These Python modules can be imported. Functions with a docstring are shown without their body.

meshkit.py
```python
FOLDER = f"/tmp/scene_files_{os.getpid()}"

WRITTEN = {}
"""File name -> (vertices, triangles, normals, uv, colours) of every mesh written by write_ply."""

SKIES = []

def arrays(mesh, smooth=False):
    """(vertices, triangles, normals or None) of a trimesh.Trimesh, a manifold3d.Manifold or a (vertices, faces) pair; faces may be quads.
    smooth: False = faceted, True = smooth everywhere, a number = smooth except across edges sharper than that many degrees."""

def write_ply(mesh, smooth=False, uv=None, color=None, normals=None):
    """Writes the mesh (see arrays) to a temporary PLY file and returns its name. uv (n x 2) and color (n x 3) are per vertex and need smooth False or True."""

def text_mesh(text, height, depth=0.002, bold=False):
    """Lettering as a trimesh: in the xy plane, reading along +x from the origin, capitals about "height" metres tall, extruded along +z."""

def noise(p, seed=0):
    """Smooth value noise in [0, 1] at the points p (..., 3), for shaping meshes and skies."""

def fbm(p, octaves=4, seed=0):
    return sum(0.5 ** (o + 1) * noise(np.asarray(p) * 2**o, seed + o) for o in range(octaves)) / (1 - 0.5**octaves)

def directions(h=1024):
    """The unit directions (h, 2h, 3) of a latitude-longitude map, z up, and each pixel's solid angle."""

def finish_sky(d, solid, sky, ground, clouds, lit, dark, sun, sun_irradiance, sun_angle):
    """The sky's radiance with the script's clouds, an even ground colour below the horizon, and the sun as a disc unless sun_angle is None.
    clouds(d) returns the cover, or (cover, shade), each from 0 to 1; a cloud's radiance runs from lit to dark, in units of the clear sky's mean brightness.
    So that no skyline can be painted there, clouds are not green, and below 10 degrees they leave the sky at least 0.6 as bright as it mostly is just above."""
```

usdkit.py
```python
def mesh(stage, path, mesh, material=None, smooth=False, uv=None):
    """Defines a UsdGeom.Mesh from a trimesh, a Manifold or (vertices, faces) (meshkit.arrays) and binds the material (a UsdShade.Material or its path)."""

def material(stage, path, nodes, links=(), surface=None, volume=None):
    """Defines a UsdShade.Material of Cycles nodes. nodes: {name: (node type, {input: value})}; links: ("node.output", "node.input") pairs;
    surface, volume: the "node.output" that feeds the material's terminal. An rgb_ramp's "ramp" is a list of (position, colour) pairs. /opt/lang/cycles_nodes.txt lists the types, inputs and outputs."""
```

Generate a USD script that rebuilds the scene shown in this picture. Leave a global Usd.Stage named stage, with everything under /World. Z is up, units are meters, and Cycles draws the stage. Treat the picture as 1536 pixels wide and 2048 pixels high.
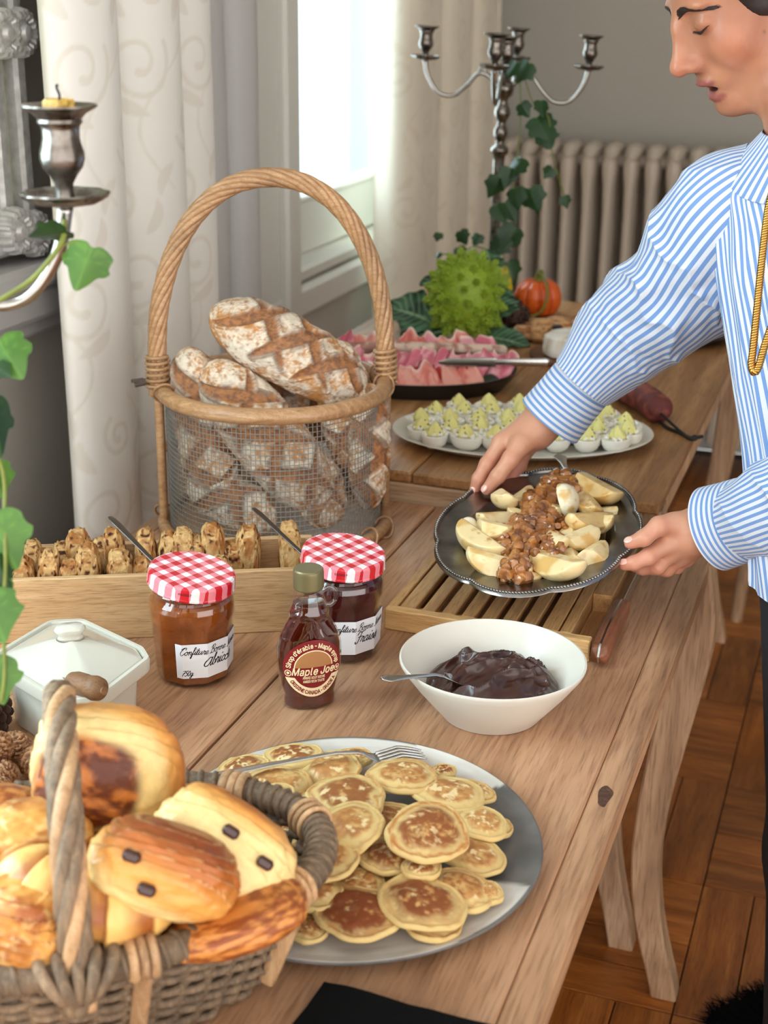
import math, random
import numpy as np
import trimesh, manifold3d
from scipy.spatial import cKDTree
from pxr import Usd, UsdGeom, UsdLux, UsdShade, Gf, Sdf, Vt
import usdkit, meshkit
from shapely.geometry import Polygon, Point
from shapely import affinity

stage = Usd.Stage.CreateInMemory()
UsdGeom.SetStageUpAxis(stage, UsdGeom.Tokens.z)
UsdGeom.SetStageMetersPerUnit(stage, 1.0)
W = UsdGeom.Xform.Define(stage, '/World')
UsdGeom.Scope.Define(stage, '/World/Looks')
PI = math.pi

# ---------------------------------------------------------------- camera
F_PX, PITCH, YAW, ROLL = 2800.0, math.radians(20.6), math.radians(19.5), math.radians(0.69)
CAM = np.array([0.0, 0.0, 1.51])
fw = np.array([-math.sin(YAW) * math.cos(PITCH), math.cos(YAW) * math.cos(PITCH), -math.sin(PITCH)])
r0 = np.array([math.cos(YAW), math.sin(YAW), 0.0]); u0 = np.cross(r0, fw)
cr = r0 * math.cos(ROLL) + u0 * math.sin(ROLL); cu = -r0 * math.sin(ROLL) + u0 * math.cos(ROLL)
cam = UsdGeom.Camera.Define(stage, '/World/camera')
m = np.eye(4); m[0, :3], m[1, :3], m[2, :3], m[3, :3] = cr, cu, -fw, CAM
cam.AddTransformOp().Set(Gf.Matrix4d(*m.ravel().tolist()))
APERTURE = 36.0
cam.CreateHorizontalApertureAttr(APERTURE)
cam.CreateVerticalApertureAttr(APERTURE * 2048 / 1536)
cam.CreateFocalLengthAttr(APERTURE * F_PX / 1536)
cam.CreateFStopAttr(9.0)
cam.CreateFocusDistanceAttr(1.55)
cam.CreateClippingRangeAttr(Gf.Vec2f(0.05, 200.0))
cam.CreateExposureAttr(0.08)

# ---------------------------------------------------------------- daylight
def s(r, g, b):
    return tuple(((c / 255) / 12.92 if c / 255 <= 0.04045 else ((c / 255 + 0.055) / 1.055) ** 2.4) for c in (r, g, b))

dome = UsdLux.DomeLight.Define(stage, '/World/sky')
dome.CreateIntensityAttr(0.90)
dome.CreateColorAttr(Gf.Vec3f(1.0, 0.98, 0.95))

def window_light(name, x, y, z, w, h, power, toward=1, color=(1.0, 0.975, 0.94)):
    l = UsdLux.RectLight.Define(stage, '/World/' + name)
    l.CreateWidthAttr(w); l.CreateHeightAttr(h)
    l.CreateIntensityAttr(power)
    l.CreateColorAttr(Gf.Vec3f(*color))
    # a RectLight shines along its own -z; turn that to +x
    M4 = np.eye(4); M4[0, :3] = (0, 1, 0); M4[1, :3] = (0, 0, 1); M4[2, :3] = (-toward, 0, 0)
    if toward > 0: M4[0, :3] = (0, -1, 0)
    M4[3, :3] = (x, y, z)
    l.AddTransformOp().Set(Gf.Matrix4d(*M4.ravel().tolist()))
    return l

window_light('daylight_near_window', -1.62, 0.35, 1.65, 1.5, 1.7, 12.5)
window_light('daylight_far_window', -1.72, 3.12, 1.58, 1.0, 1.5, 9.0)

# ---------------------------------------------------------------- helpers
rng = np.random.default_rng(7)
_used = {}

def path_for(name, parent=None):
    base = parent.GetPath().pathString if parent is not None else '/World'
    k = (base, name); n = _used.get(k, -1) + 1; _used[k] = n
    return f'{base}/{name}' if n == 0 else f'{base}/{name}_{n:03d}'

def tag(p, label=None, cat=None, group=None, kind=None):
    p = p.GetPrim() if hasattr(p, 'GetPrim') else p
    for k, v in (('label', label), ('category', cat), ('group', group), ('kind', kind)):
        if v: p.SetCustomDataByKey(k, v)
    return p

ORIGIN = {}

def thing(name, label, cat, loc=(0, 0, 0), group=None, kind=None, rot=None):
    x = UsdGeom.Xform.Define(stage, path_for(name))
    loc = tuple(float(c) for c in loc)
    if rot is None:
        x.AddTranslateOp().Set(Gf.Vec3d(*loc))
    else:
        m = np.eye(4); m[:3, :3] = np.asarray(rot).T; m[3, :3] = loc
        x.AddTransformOp().Set(Gf.Matrix4d(*m.ravel().tolist()))
    p = x.GetPrim(); ORIGIN[p.GetPath().pathString] = (np.array(loc), None if rot is None else np.asarray(rot))
    return tag(p, label, cat, group, kind)

def origin(p):
    while p is not None and p.GetPath().pathString not in ORIGIN:
        p = p.GetParent()
        if not p or p.GetPath().pathString == '/World': return np.zeros(3)
    return ORIGIN[p.GetPath().pathString][0] if ORIGIN[p.GetPath().pathString][1] is None else np.zeros(3)

def arr(mesh):
    if hasattr(mesh, 'to_mesh'):
        q = mesh.to_mesh(); return np.array(q.vert_properties[:, :3], float), np.array(q.tri_verts, int)
    if isinstance(mesh, (tuple, list)):
        v, f = np.asarray(mesh[0], float), np.asarray(mesh[1], int)
        if f.shape[1] == 4: f = np.vstack([f[:, [0, 1, 2]], f[:, [0, 2, 3]]])
        return v, f
    return np.array(mesh.vertices, float), np.array(mesh.faces, int)

def obj(name, mesh, mat, parent=None, smooth=30, attrs=None, label=None, cat=None, group=None, kind=None, local=False):
    """One Mesh prim. World coordinates in; stored relative to the thing's base (or the mesh's own base at top level)."""
    v, f = arr(mesh)
    path = path_for(name, parent)
    if parent is not None:
        o = np.zeros(3) if local else origin(parent)
    else:
        lo, hi = v.min(0), v.max(0); o = np.array([(lo[0] + hi[0]) / 2, (lo[1] + hi[1]) / 2, lo[2]])
    if attrs: smooth = True if smooth else smooth
    if parent is None: ORIGIN[path] = (o, None)
    g = usdkit.mesh(stage, path, (v - o, f), LOOK[mat] if isinstance(mat, str) else mat, smooth=smooth)
    if parent is None:
        g.AddTranslateOp().Set(Gf.Vec3d(*o.tolist()))
    for k, a in (attrs or {}).items():
        a = np.asarray(a, np.float32); api = UsdGeom.PrimvarsAPI(g)
        if a.ndim == 1:
            api.CreatePrimvar(k, Sdf.ValueTypeNames.FloatArray, 'vertex').Set(Vt.FloatArray.FromNumpy(a))
        else:
            api.CreatePrimvar(k, Sdf.ValueTypeNames.Color3fArray, 'vertex').Set(Vt.Vec3fArray.FromNumpy(a))
    return tag(g, label, cat, group, kind)

def dup(src, name, loc, rot=None, label=None, cat=None, group=None):
    was = src.GetCustomData()
    x = thing(name, label or was.get('label'), cat or was.get('category'), loc, group or was.get('group'), rot=rot)
    x.GetReferences().AddInternalReference(src.GetPath())
    x.SetInstanceable(True)
    return x

cat_ = trimesh.util.concatenate
def join(*ms):
    ms = [m for q in ms for m in (q if isinstance(q, list) else [q])]
    vs, fs, n = [], [], 0
    for m_ in ms:
        v, f = arr(m_); vs.append(v); fs.append(f + n); n += len(v)
    return np.vstack(vs), np.vstack(fs)

def box(x0, x1, y0, y1, z0, z1, b=0.0):
    """A box with chamfered edges."""
    if b <= 0:
        m_ = trimesh.creation.box([x1 - x0, y1 - y0, z1 - z0]); m_.apply_translation([(x0 + x1) / 2, (y0 + y1) / 2, (z0 + z1) / 2]); return m_
    b = min(b, (x1 - x0) / 2.01, (y1 - y0) / 2.01, (z1 - z0) / 2.01)
    c = np.array([(x0 + x1) / 2, (y0 + y1) / 2, (z0 + z1) / 2]); h = np.array([x1 - x0, y1 - y0, z1 - z0]) / 2
    pts = []
    for sx in (-1, 1):
        for sy in (-1, 1):
            for sz in (-1, 1):
                q = np.array([sx, sy, sz])
                for k in range(3):
                    d = h.copy() - b; d[k] = h[k]; pts.append(c + q * d)
    return trimesh.convex.convex_hull(np.array(pts))

def rotz(m_, a, about=(0, 0, 0)):
    v, f = arr(m_); c, s_ = math.cos(a), math.sin(a); o = np.asarray(about, float)
    R_ = np.array([[c, -s_, 0], [s_, c, 0], [0, 0, 1]]); return (v - o) @ R_.T + o, f

def Rm(ax, ay, az):
    """Rotation matrix, degrees: x, then y, then z."""
    ax, ay, az = map(math.radians, (ax, ay, az))
    X = np.array([[1, 0, 0], [0, math.cos(ax), -math.sin(ax)], [0, math.sin(ax), math.cos(ax)]])
    Y = np.array([[math.cos(ay), 0, math.sin(ay)], [0, 1, 0], [-math.sin(ay), 0, math.cos(ay)]])
    Z = np.array([[math.cos(az), -math.sin(az), 0], [math.sin(az), math.cos(az), 0], [0, 0, 1]])
    return Z @ Y @ X

def put(m_, R_=None, t=(0, 0, 0), sc=1.0):
    v, f = arr(m_); v = v * sc
    if R_ is not None: v = v @ np.asarray(R_).T
    return v + np.asarray(t, float), f

def loft(rings, closed=False, caps=True):
    """rings (n, m, 3), each ring closed."""
    rings = np.asarray(rings, float); n, m_ = rings.shape[:2]
    v = rings.reshape(-1, 3); i = np.arange(n if closed else n - 1)[:, None]; j = np.arange(m_)[None]
    a = i * m_ + j; b_ = i * m_ + (j + 1) % m_; c = ((i + 1) % n) * m_ + (j + 1) % m_; d = ((i + 1) % n) * m_ + j
    f = np.vstack([np.stack([a, b_, c], -1).reshape(-1, 3), np.stack([a, c, d], -1).reshape(-1, 3)])
    if caps and not closed:
        k = len(v); v = np.vstack([v, rings[0].mean(0), rings[-1].mean(0)])
        j = np.arange(m_); q = (n - 1) * m_
        f = np.vstack([f, np.stack([np.full(m_, k), (j + 1) % m_, j], 1), np.stack([np.full(m_, k + 1), q + j, q + (j + 1) % m_], 1)])
    return v, f

def frames(p, closed=False):
    p = np.asarray(p, float)
    t = (np.roll(p, -1, 0) - np.roll(p, 1, 0)) if closed else np.gradient(p, axis=0)
    t /= np.linalg.norm(t, axis=1, keepdims=True) + 1e-12
    a0 = np.array([0, 0, 1.0]) if abs(t[0, 2]) < 0.9 else np.array([1.0, 0, 0])
    A = np.zeros_like(p); a = a0
    for k in range(len(p)):
        a = a - t[k] * (a @ t[k]); a /= np.linalg.norm(a) + 1e-12; A[k] = a
    return t, A, np.cross(t, A)

def sweep(p, r, sides=8, closed=False, caps=True, flat=1.0, twist=0.0):
    p = np.asarray(p, float); t, A, B = frames(p, closed); r = np.broadcast_to(r, (len(p),))
    ang = np.arange(sides) * 2 * PI / sides
    tw = np.linspace(0, twist, len(p))[:, None]
    ca, sa = np.cos(ang[None] + tw), np.sin(ang[None] + tw)
    rings = p[:, None] + r[:, None, None] * (ca[..., None] * A[:, None] + flat * sa[..., None] * B[:, None])
    return loft(rings, closed, caps)

def spline(pts, n=40, closed=False):
    """Catmull-Rom through the points."""
    p = np.asarray(pts, float)
    if closed: q = np.vstack([p[-1], p, p[0], p[1]])
    else: q = np.vstack([2 * p[0] - p[1], p, 2 * p[-1] - p[-2]])
    segs = len(q) - 3; u = np.linspace(0, segs, n, endpoint=not closed); i = np.minimum(u.astype(int), segs - 1); t = (u - i)[:, None]
    a, b_, c, d = q[i], q[i + 1], q[i + 2], q[i + 3]
    return 0.5 * (2 * b_ + (c - a) * t + (2 * a - 5 * b_ + 4 * c - d) * t ** 2 + (3 * b_ - a - 3 * c + d) * t ** 3)

def lathe(prof, sides=48, center=(0, 0, 0), fn=None):
    """prof: (radius, height) pairs. fn(theta, r, z) -> r reshapes the section."""
    prof = np.asarray(prof, float); th = np.arange(sides) * 2 * PI / sides
    r = np.repeat(prof[:, :1], sides, 1); z = np.repeat(prof[:, 1:], sides, 1)
    if fn is not None: r = fn(th[None], r, z)
    rings = np.stack([r * np.cos(th), r * np.sin(th), z], -1) + np.asarray(center, float)
    return loft(rings, caps=True)

def extr(poly, z0, z1):
    g = [poly] if poly.geom_type == 'Polygon' else list(poly.geoms)
    ms = [trimesh.creation.extrude_polygon(q, z1 - z0, engine='earcut') for q in g]
    for q in ms: q.apply_translation([0, 0, z0])
    return cat_(ms)

def snet(f, lo, hi, h):
    """Naive surface nets of f < 0 on a grid of pitch h: a closed smooth triangle mesh."""
    lo, hi = np.asarray(lo, float), np.asarray(hi, float)
    n = np.maximum(np.ceil((hi - lo) / h).astype(int) + 1, 3)
    g = [lo[k] + h * np.arange(n[k]) for k in range(3)]
    X = np.stack(np.meshgrid(*g, indexing='ij'), -1)
    d = f(X.reshape(-1, 3)).reshape(n); ins = d < 0
    c = np.stack([ins[i:n[0] - 1 + i, j:n[1] - 1 + j, k:n[2] - 1 + k] for i in (0, 1) for j in (0, 1) for k in (0, 1)], -1)
    act = c.any(-1) & ~c.all(-1); idx = -np.ones(act.shape, int); cells = np.argwhere(act); idx[act] = np.arange(len(cells))
    acc = np.zeros((len(cells), 3)); cnt = np.zeros(len(cells))
    corners = np.array([(i, j, k) for i in (0, 1) for j in (0, 1) for k in (0, 1)])
    dv = np.stack([d[cells[:, 0] + a, cells[:, 1] + b_, cells[:, 2] + e] for a, b_, e in corners], -1)
    for p in range(8):
        for q in range(p + 1, 8):
            if np.abs(corners[p] - corners[q]).sum() == 1:
                s_ = (dv[:, p] < 0) != (dv[:, q] < 0); t = dv[:, p] / np.where(s_, dv[:, p] - dv[:, q], 1)
                acc += np.where(s_[:, None], corners[p] + t[:, None] * (corners[q] - corners[p]), 0); cnt += s_
    v = lo + h * (cells + acc / np.maximum(cnt, 1)[:, None])
    F_ = []
    for ax in range(3):
        e = [slice(None)] * 3; e2 = [slice(None)] * 3; e[ax] = slice(0, -1); e2[ax] = slice(1, None)
        A, B = ins[tuple(e)], ins[tuple(e2)]; ch = np.argwhere(A != B)
        o1, o2 = (ax + 1) % 3, (ax + 2) % 3
        ok = (ch[:, o1] > 0) & (ch[:, o2] > 0) & (ch[:, o1] < n[o1] - 1) & (ch[:, o2] < n[o2] - 1); ch = ch[ok]
        def at(a, b_):
            q = ch.copy(); q[:, o1] -= a; q[:, o2] -= b_; return idx[q[:, 0], q[:, 1], q[:, 2]]
        qd = np.stack([at(1, 1), at(0, 1), at(0, 0), at(1, 0)], 1); fl = ~A[tuple(ch.T)]
        qd[fl] = qd[fl][:, ::-1]; F_.append(qd)
    q = np.vstack(F_); q = q[(q >= 0).all(1)]
    return v, np.vstack([q[:, [0, 1, 2]], q[:, [0, 2, 3]]])

def cone(p, a, b_, ra, rb):
    """Distance to a round cone (a capsule with two radii)."""
    a, b_ = np.asarray(a, float), np.asarray(b_, float); ab = b_ - a; L2 = ab @ ab + 1e-12
    t = np.clip((p - a) @ ab / L2, 0, 1); return np.linalg.norm(p - a - t[:, None] * ab, axis=1) - (ra + (rb - ra) * t)

def ell(p, c, r, R_=None):
    q = p - np.asarray(c, float)
    if R_ is not None: q = q @ np.asarray(R_)
    r = np.asarray(r, float); k = np.linalg.norm(q / r, axis=1); k2 = np.linalg.norm(q / r ** 2, axis=1) + 1e-9
    return k * (k - 1) / k2

def smin(a, b_, k):
    h = np.clip(0.5 + 0.5 * (b_ - a) / k, 0, 1); return b_ + (a - b_) * h - k * h * (1 - h)

def smax(a, b_, k): return -smin(-a, -b_, k)

def fbm(p, o=4, seed=0): return meshkit.fbm(p, o, seed)

def mixc(a, b_, t):
    t = np.clip(np.asarray(t, float), 0, 1)[:, None]; return np.asarray(a) * (1 - t) + np.asarray(b_) * t

def sstep(a, b_, x):
    t = np.clip((x - a) / (b_ - a), 0, 1); return t * t * (3 - 2 * t)

def grid(nu, nv):
    """Faces of an (nu, nv) grid of vertices."""
    i, j = np.meshgrid(np.arange(nu - 1), np.arange(nv - 1), indexing='ij'); a = i * nv + j
    q = np.stack([a, a + nv, a + nv + 1, a + 1], -1).reshape(-1, 4)
    return np.vstack([q[:, [0, 1, 2]], q[:, [0, 2, 3]]])

def ordinal(n):
    w = ['first', 'second', 'third', 'fourth', 'fifth', 'sixth', 'seventh', 'eighth', 'ninth', 'tenth', 'eleventh', 'twelfth', 'thirteenth', 'fourteenth', 'fifteenth', 'sixteenth']
    return w[n]

# ---------------------------------------------------------------- materials
LOOK = {}

def mat(name, nodes, links=(), surface='p.BSDF'):
    LOOK[name] = usdkit.material(stage, '/World/Looks/' + name, nodes, links, surface=surface); return LOOK[name]

def plain(name, color, rough=0.5, metallic=0.0, bump=0.0, bscale=60.0, spec=0.5, coat=0.0, sss=0.0, var=0.0, **kw):
    """One colour with a slight unevenness and a fine relief."""
    n = {'p': ('principled_bsdf', {'base_color': color, 'roughness': rough, 'metallic': metallic, 'specular_ior_level': spec, 'coat_weight': coat, **kw})}; l = []
    if sss: n['p'][1].update(subsurface_weight=sss, subsurface_scale=0.01, subsurface_radius=(1, 0.35, 0.2))
    if bump or var:
        n['tc'] = ('geometry', {}); n['n'] = ('noise_texture', {'scale': bscale, 'detail': 4.0}); l.append(('tc.position', 'n.vector'))
    if bump:
        n['b'] = ('bump', {'strength': bump, 'distance': 0.004}); l += [('n.fac', 'b.height'), ('b.normal', 'p.normal')]
    if var:
        c = np.array(color); n['r'] = ('rgb_ramp', {'ramp': [(0.3, tuple(c * (1 - var))), (0.7, tuple(np.minimum(c * (1 + var), 1)))]}); l += [('n.fac', 'r.fac'), ('r.color', 'p.base_color')]
    return mat(name, n, l)

def wood(name, dark, mid, light, axis=1, k=1.0, rough=0.5, bump=0.25, var=0.25, fine=1.0, coat=0.0, rot=0.0):
    """Grain stretched along an axis; object_info.random shifts the figure and the tone of each plank."""
    sc = [26.0 * k] * 3; sc[axis] = 2.2 * k; sf = [260.0 * k * fine] * 3; sf[axis] = 16.0 * k * fine
    n = {'g': ('geometry', {}), 'o': ('object_info', {}), 'k': ('vector_math', {'math_type': 'multiply_add', 'vector2': (37.0, 53.0, 71.0)}),
         'm1': ('mapping', {'mapping_type': 'point', 'scale': tuple(sc)}), 'm2': ('mapping', {'mapping_type': 'point', 'scale': tuple(sf)}),
         'n1': ('noise_texture', {'scale': 1.0, 'detail': 5.0, 'roughness': 0.55, 'distortion': .8}), 'n2': ('noise_texture', {'scale': 1.0, 'detail': 3.0, 'roughness': 0.6}),
         'n3': ('noise_texture', {'scale': 2.2 * k, 'detail': 2.0}),
         'r1': ('rgb_ramp', {'ramp': [(0.18, dark), (0.50, mid), (0.82, light)]}), 'r2': ('rgb_ramp', {'ramp': [(0.30, (0.55, 0.5, 0.45)), (0.52, (1, 1, 1)), (1.0, (1.08, 1.08, 1.06))]}),
         'r3': ('rgb_ramp', {'ramp': [(0.3, (1 - var,) * 3), (0.7, (1 + var,) * 3)]}), 'r4': ('rgb_ramp', {'ramp': [(0.0, (1 - var,) * 3), (1.0, (1 + var * 0.7,) * 3)]}),
         'x1': ('mix_color', {'blend_type': 'multiply', 'fac': 0.8, 'use_clamp': False}), 'x2': ('mix_color', {'blend_type': 'multiply', 'fac': 0.8, 'use_clamp': False}), 'x3': ('mix_color', {'blend_type': 'multiply', 'fac': 0.8, 'use_clamp': False}),
         'b': ('bump', {'strength': bump, 'distance': 0.002}), 'p': ('principled_bsdf', {'roughness': rough, 'coat_weight': coat, 'coat_roughness': 0.25})}
    l = [('o.random', 'k.vector1'), ('g.position', 'k.vector3'), ('k.vector', 'm1.vector'), ('k.vector', 'm2.vector'), ('m1.vector', 'n1.vector'), ('m2.vector', 'n2.vector'), ('g.position', 'n3.vector'),
         ('n1.fac', 'r1.fac'), ('n2.fac', 'r2.fac'), ('n3.fac', 'r3.fac'), ('o.random', 'r4.fac'), ('r1.color', 'x1.a'), ('r2.color', 'x1.b'), ('x1.result', 'x2.a'), ('r3.color', 'x2.b'), ('x2.result', 'x3.a'), ('r4.color', 'x3.b'),
         ('x3.result', 'p.base_color'), ('n2.fac', 'b.height'), ('b.normal', 'p.normal')]
    if rot:
        n['v'] = ('vector_rotate', {'rotate_type': 'z_axis', 'angle': math.radians(rot)}); l = [q for q in l if q != ('g.position', 'k.vector3')] + [('g.position', 'v.vector'), ('v.vector', 'k.vector3')]
    return mat(name, n, l)

def vcol(name, rough=0.5, bump=0.0, bscale=300.0, bdist=0.001, sss=0.0, coat=0.0, spec=0.5, sheen=0.0, metallic=0.0, var=0.0, transl=0.0, rad=(1, 0.35, 0.2), sscale=0.01):
    """The mesh's own colours (primvar "col"), with a fine relief."""
    n = {'a': ('attribute', {'attribute': 'col'}), 'p': ('principled_bsdf', {'roughness': rough, 'coat_weight': coat, 'coat_roughness': 0.15, 'specular_ior_level': spec, 'sheen_weight': sheen, 'metallic': metallic})}
    l = [('a.color', 'p.base_color')]; out = 'p.BSDF'
    if sss: n['p'][1].update(subsurface_weight=sss, subsurface_scale=sscale, subsurface_radius=rad)
    if bump or var:
        n['g'] = ('geometry', {}); n['n'] = ('noise_texture', {'scale': bscale, 'detail': 4.0, 'roughness': 0.6}); l.append(('g.position', 'n.vector'))
    if bump:
        n['b'] = ('bump', {'strength': bump, 'distance': bdist}); l += [('n.fac', 'b.height'), ('b.normal', 'p.normal')]
    if var:
        n['r'] = ('rgb_ramp', {'ramp': [(0.3, (1 - var,) * 3), (0.7, (1 + var,) * 3)]}); n['x'] = ('mix_color', {'blend_type': 'multiply', 'fac': 1.0, 'use_clamp': False})
        l = [q for q in l if q[1] != 'p.base_color'] + [('n.fac', 'r.fac'), ('a.color', 'x.a'), ('r.color', 'x.b'), ('x.result', 'p.base_color')]
    if transl:
        n['t'] = ('translucent_bsdf', {}); n['mx'] = ('mix_closure', {'fac': transl}); l += [('a.color', 't.color'), ('p.BSDF', 'mx.closure1'), ('t.BSDF', 'mx.closure2')]; out = 'mx.closure'
    return mat(name, n, l, out)

wood('table_wood', s(124, 86, 60), s(186, 139, 103), s(218, 173, 136), rough=0.42, bump=0.3)
wood('table_rail_wood', s(122, 88, 62), s(174, 132, 98), s(204, 164, 128), rough=0.45, bump=0.3)
wood('far_table_wood', s(110, 72, 40), s(168, 120, 74), s(205, 160, 112), rough=0.42, bump=0.25, k=0.9)
wood('leg_wood', s(128, 98, 72), s(190, 152, 118), s(222, 190, 156), axis=2, rough=0.55, bump=0.3)
wood('apron_wood', s(150, 114, 82), s(222, 184, 146), s(240, 212, 178), axis=0, rough=0.55, bump=0.25)
wood('parquet_wood_a', s(100, 54, 18), s(156, 90, 34), s(190, 120, 56), axis=0, k=1.5, rough=0.3, bump=0.1, var=0.3)
wood('parquet_wood_b', s(100, 54, 18), s(156, 90, 34), s(190, 120, 56), axis=1, k=1.5, rough=0.3, bump=0.1, var=0.3)
wood('bamboo_box_wood', s(186, 142, 96), s(214, 174, 126), s(230, 196, 150), axis=0, k=2.2, rough=0.5, bump=0.1, var=0.08, rot=-27)
wood('bamboo_board_wood', s(152, 106, 62), s(196, 148, 94), s(220, 174, 120), axis=1, k=2.2, rough=0.45, bump=0.12, var=0.12)
wood('bamboo_edge_wood', s(196, 148, 92), s(224, 180, 120), s(238, 200, 146), axis=0, k=2.2, rough=0.45, bump=0.1, var=0.08)
wood('handle_wood', s(84, 44, 28), s(138, 82, 54), s(170, 112, 80), axis=1, k=4, rough=0.45, bump=0.1)
wood('turned_wood', s(84, 54, 30), s(134, 94, 60), s(164, 124, 86), axis=0, k=4, rough=0.55, bump=0.2)
wood('rattan', s(140, 98, 62), s(184, 140, 98), s(208, 170, 128), axis=0, k=5, rough=0.4, bump=0.15, var=0.15, coat=0.2)
plain('wall_paint', s(184, 178, 168), 0.8, bump=0.05, bscale=120, var=0.02)
plain('dark_paint', s(176, 173, 172), 0.7, bump=0.05, bscale=80)
plain('white_paint', s(226, 224, 216), 0.4, bump=0.04, bscale=60)
plain('ceiling_paint', s(225, 223, 218), 0.9)
plain('radiator_paint', s(206, 193, 176), 0.45, bump=0.15, bscale=90)
plain('steel', s(200, 198, 194), 0.22, 1.0, bump=0.05, bscale=200)
plain('dark_steel', s(120, 116, 112), 0.3, 1.0)
plain('black_cloth', s(16, 16, 17), 0.95, bump=0.6, bscale=900, spec=0.1)
plain('black_glaze', s(24, 22, 22), 0.35)
plain('dark_leather', s(22, 18, 17), 0.6)
plain('white_cotton', s(232, 230, 226), 0.9, bump=0.3, bscale=700)
plain('floor_gap', s(40, 22, 10), 0.8)
def clear_glass(name, tint=(0.93, 0.98, 1.0), lo=0.05, hi=0.7, rough=0.02):
    mat(name, {'t': ('transparent_bsdf', {'color': tint}), 'g': ('glossy_bsdf', {'roughness': rough, 'color': (1, 1, 1)}), 'w': ('layer_weight', {'blend': 0.5}), 'm': ('math', {'math_type': 'power', 'value2': 4.0}),
        'r': ('map_range', {'from_min': 0.0, 'from_max': 1.0, 'to_min': lo, 'to_max': hi}), 'mx': ('mix_closure', {})},
        [('w.facing', 'm.value1'), ('m.value', 'r.value'), ('r.result', 'mx.fac'), ('t.BSDF', 'mx.closure1'), ('g.BSDF', 'mx.closure2')], 'mx.closure')
clear_glass('pane_glass', (0.80, 0.93, 1.0), lo=.04, hi=.35)
clear_glass('jar_glass', (0.98, 0.99, 0.985), .06, .8)
# ================================================================ the room
WX = -1.36      # inner face of the window wall
BY = 4.80       # inner face of the back wall
# parquet: a base plus separate boards where they can be told apart
fl = obj('floor', box(WX, 2.6, -1.6, BY, -0.04, -0.006), 'floor_gap', kind='structure')
tag(fl, 'warm brown oak parquet floor laid in a basket pattern')
BL, BWD = 0.36, 0.09
def parquet():
    k = 0
    for i in range(-5, 6):
        for j in range(0, 14):
            cx, cy = 0.02 + i * BL, 0.22 + j * BL
            if not (-0.62 < cx < 1.0 and 0.8 < cy < 4.6): continue
            for n in range(4):
                o = -BL / 2 + BWD * n
                if (i + j) % 2: b_ = (cx + o, cx + o + BWD, cy - BL / 2, cy + BL / 2); mt = 'parquet_wood_b'
                else: b_ = (cx - BL / 2, cx + BL / 2, cy + o, cy + o + BWD); mt = 'parquet_wood_a'
                if k >= 290: return
                obj('plank', box(b_[0] + .0012, b_[1] - .0012, b_[2] + .0012, b_[3] - .0012, -0.01, 0.0 + rng.uniform(-.0006, 0), 0.001), mt, fl, smooth=False); k += 1
parquet()
ms = []
for i in range(-5, 8):      # boards further off, out of sight under the tables
    for j in range(-5, 14):
        cx, cy = 0.02 + i * BL, 0.22 + j * BL
        if (-0.62 < cx < 1.0 and 0.8 < cy < 4.6) or cx < WX + .1 or cy > BY - .1 or cx > 2.4: continue
        for n in range(4):
            o = -BL / 2 + BWD * n
            b_ = (cx + o, cx + o + BWD, cy - BL / 2, cy + BL / 2) if (i + j) % 2 else (cx - BL / 2, cx + BL / 2, cy + o, cy + o + BWD)
            ms.append(box(b_[0] + .0012, b_[1] - .0012, b_[2] + .0012, b_[3] - .0012, -0.01, -0.0004))
obj('parquet_border', join(*ms), 'parquet_wood_b', fl, smooth=False, kind='stuff')

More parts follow.
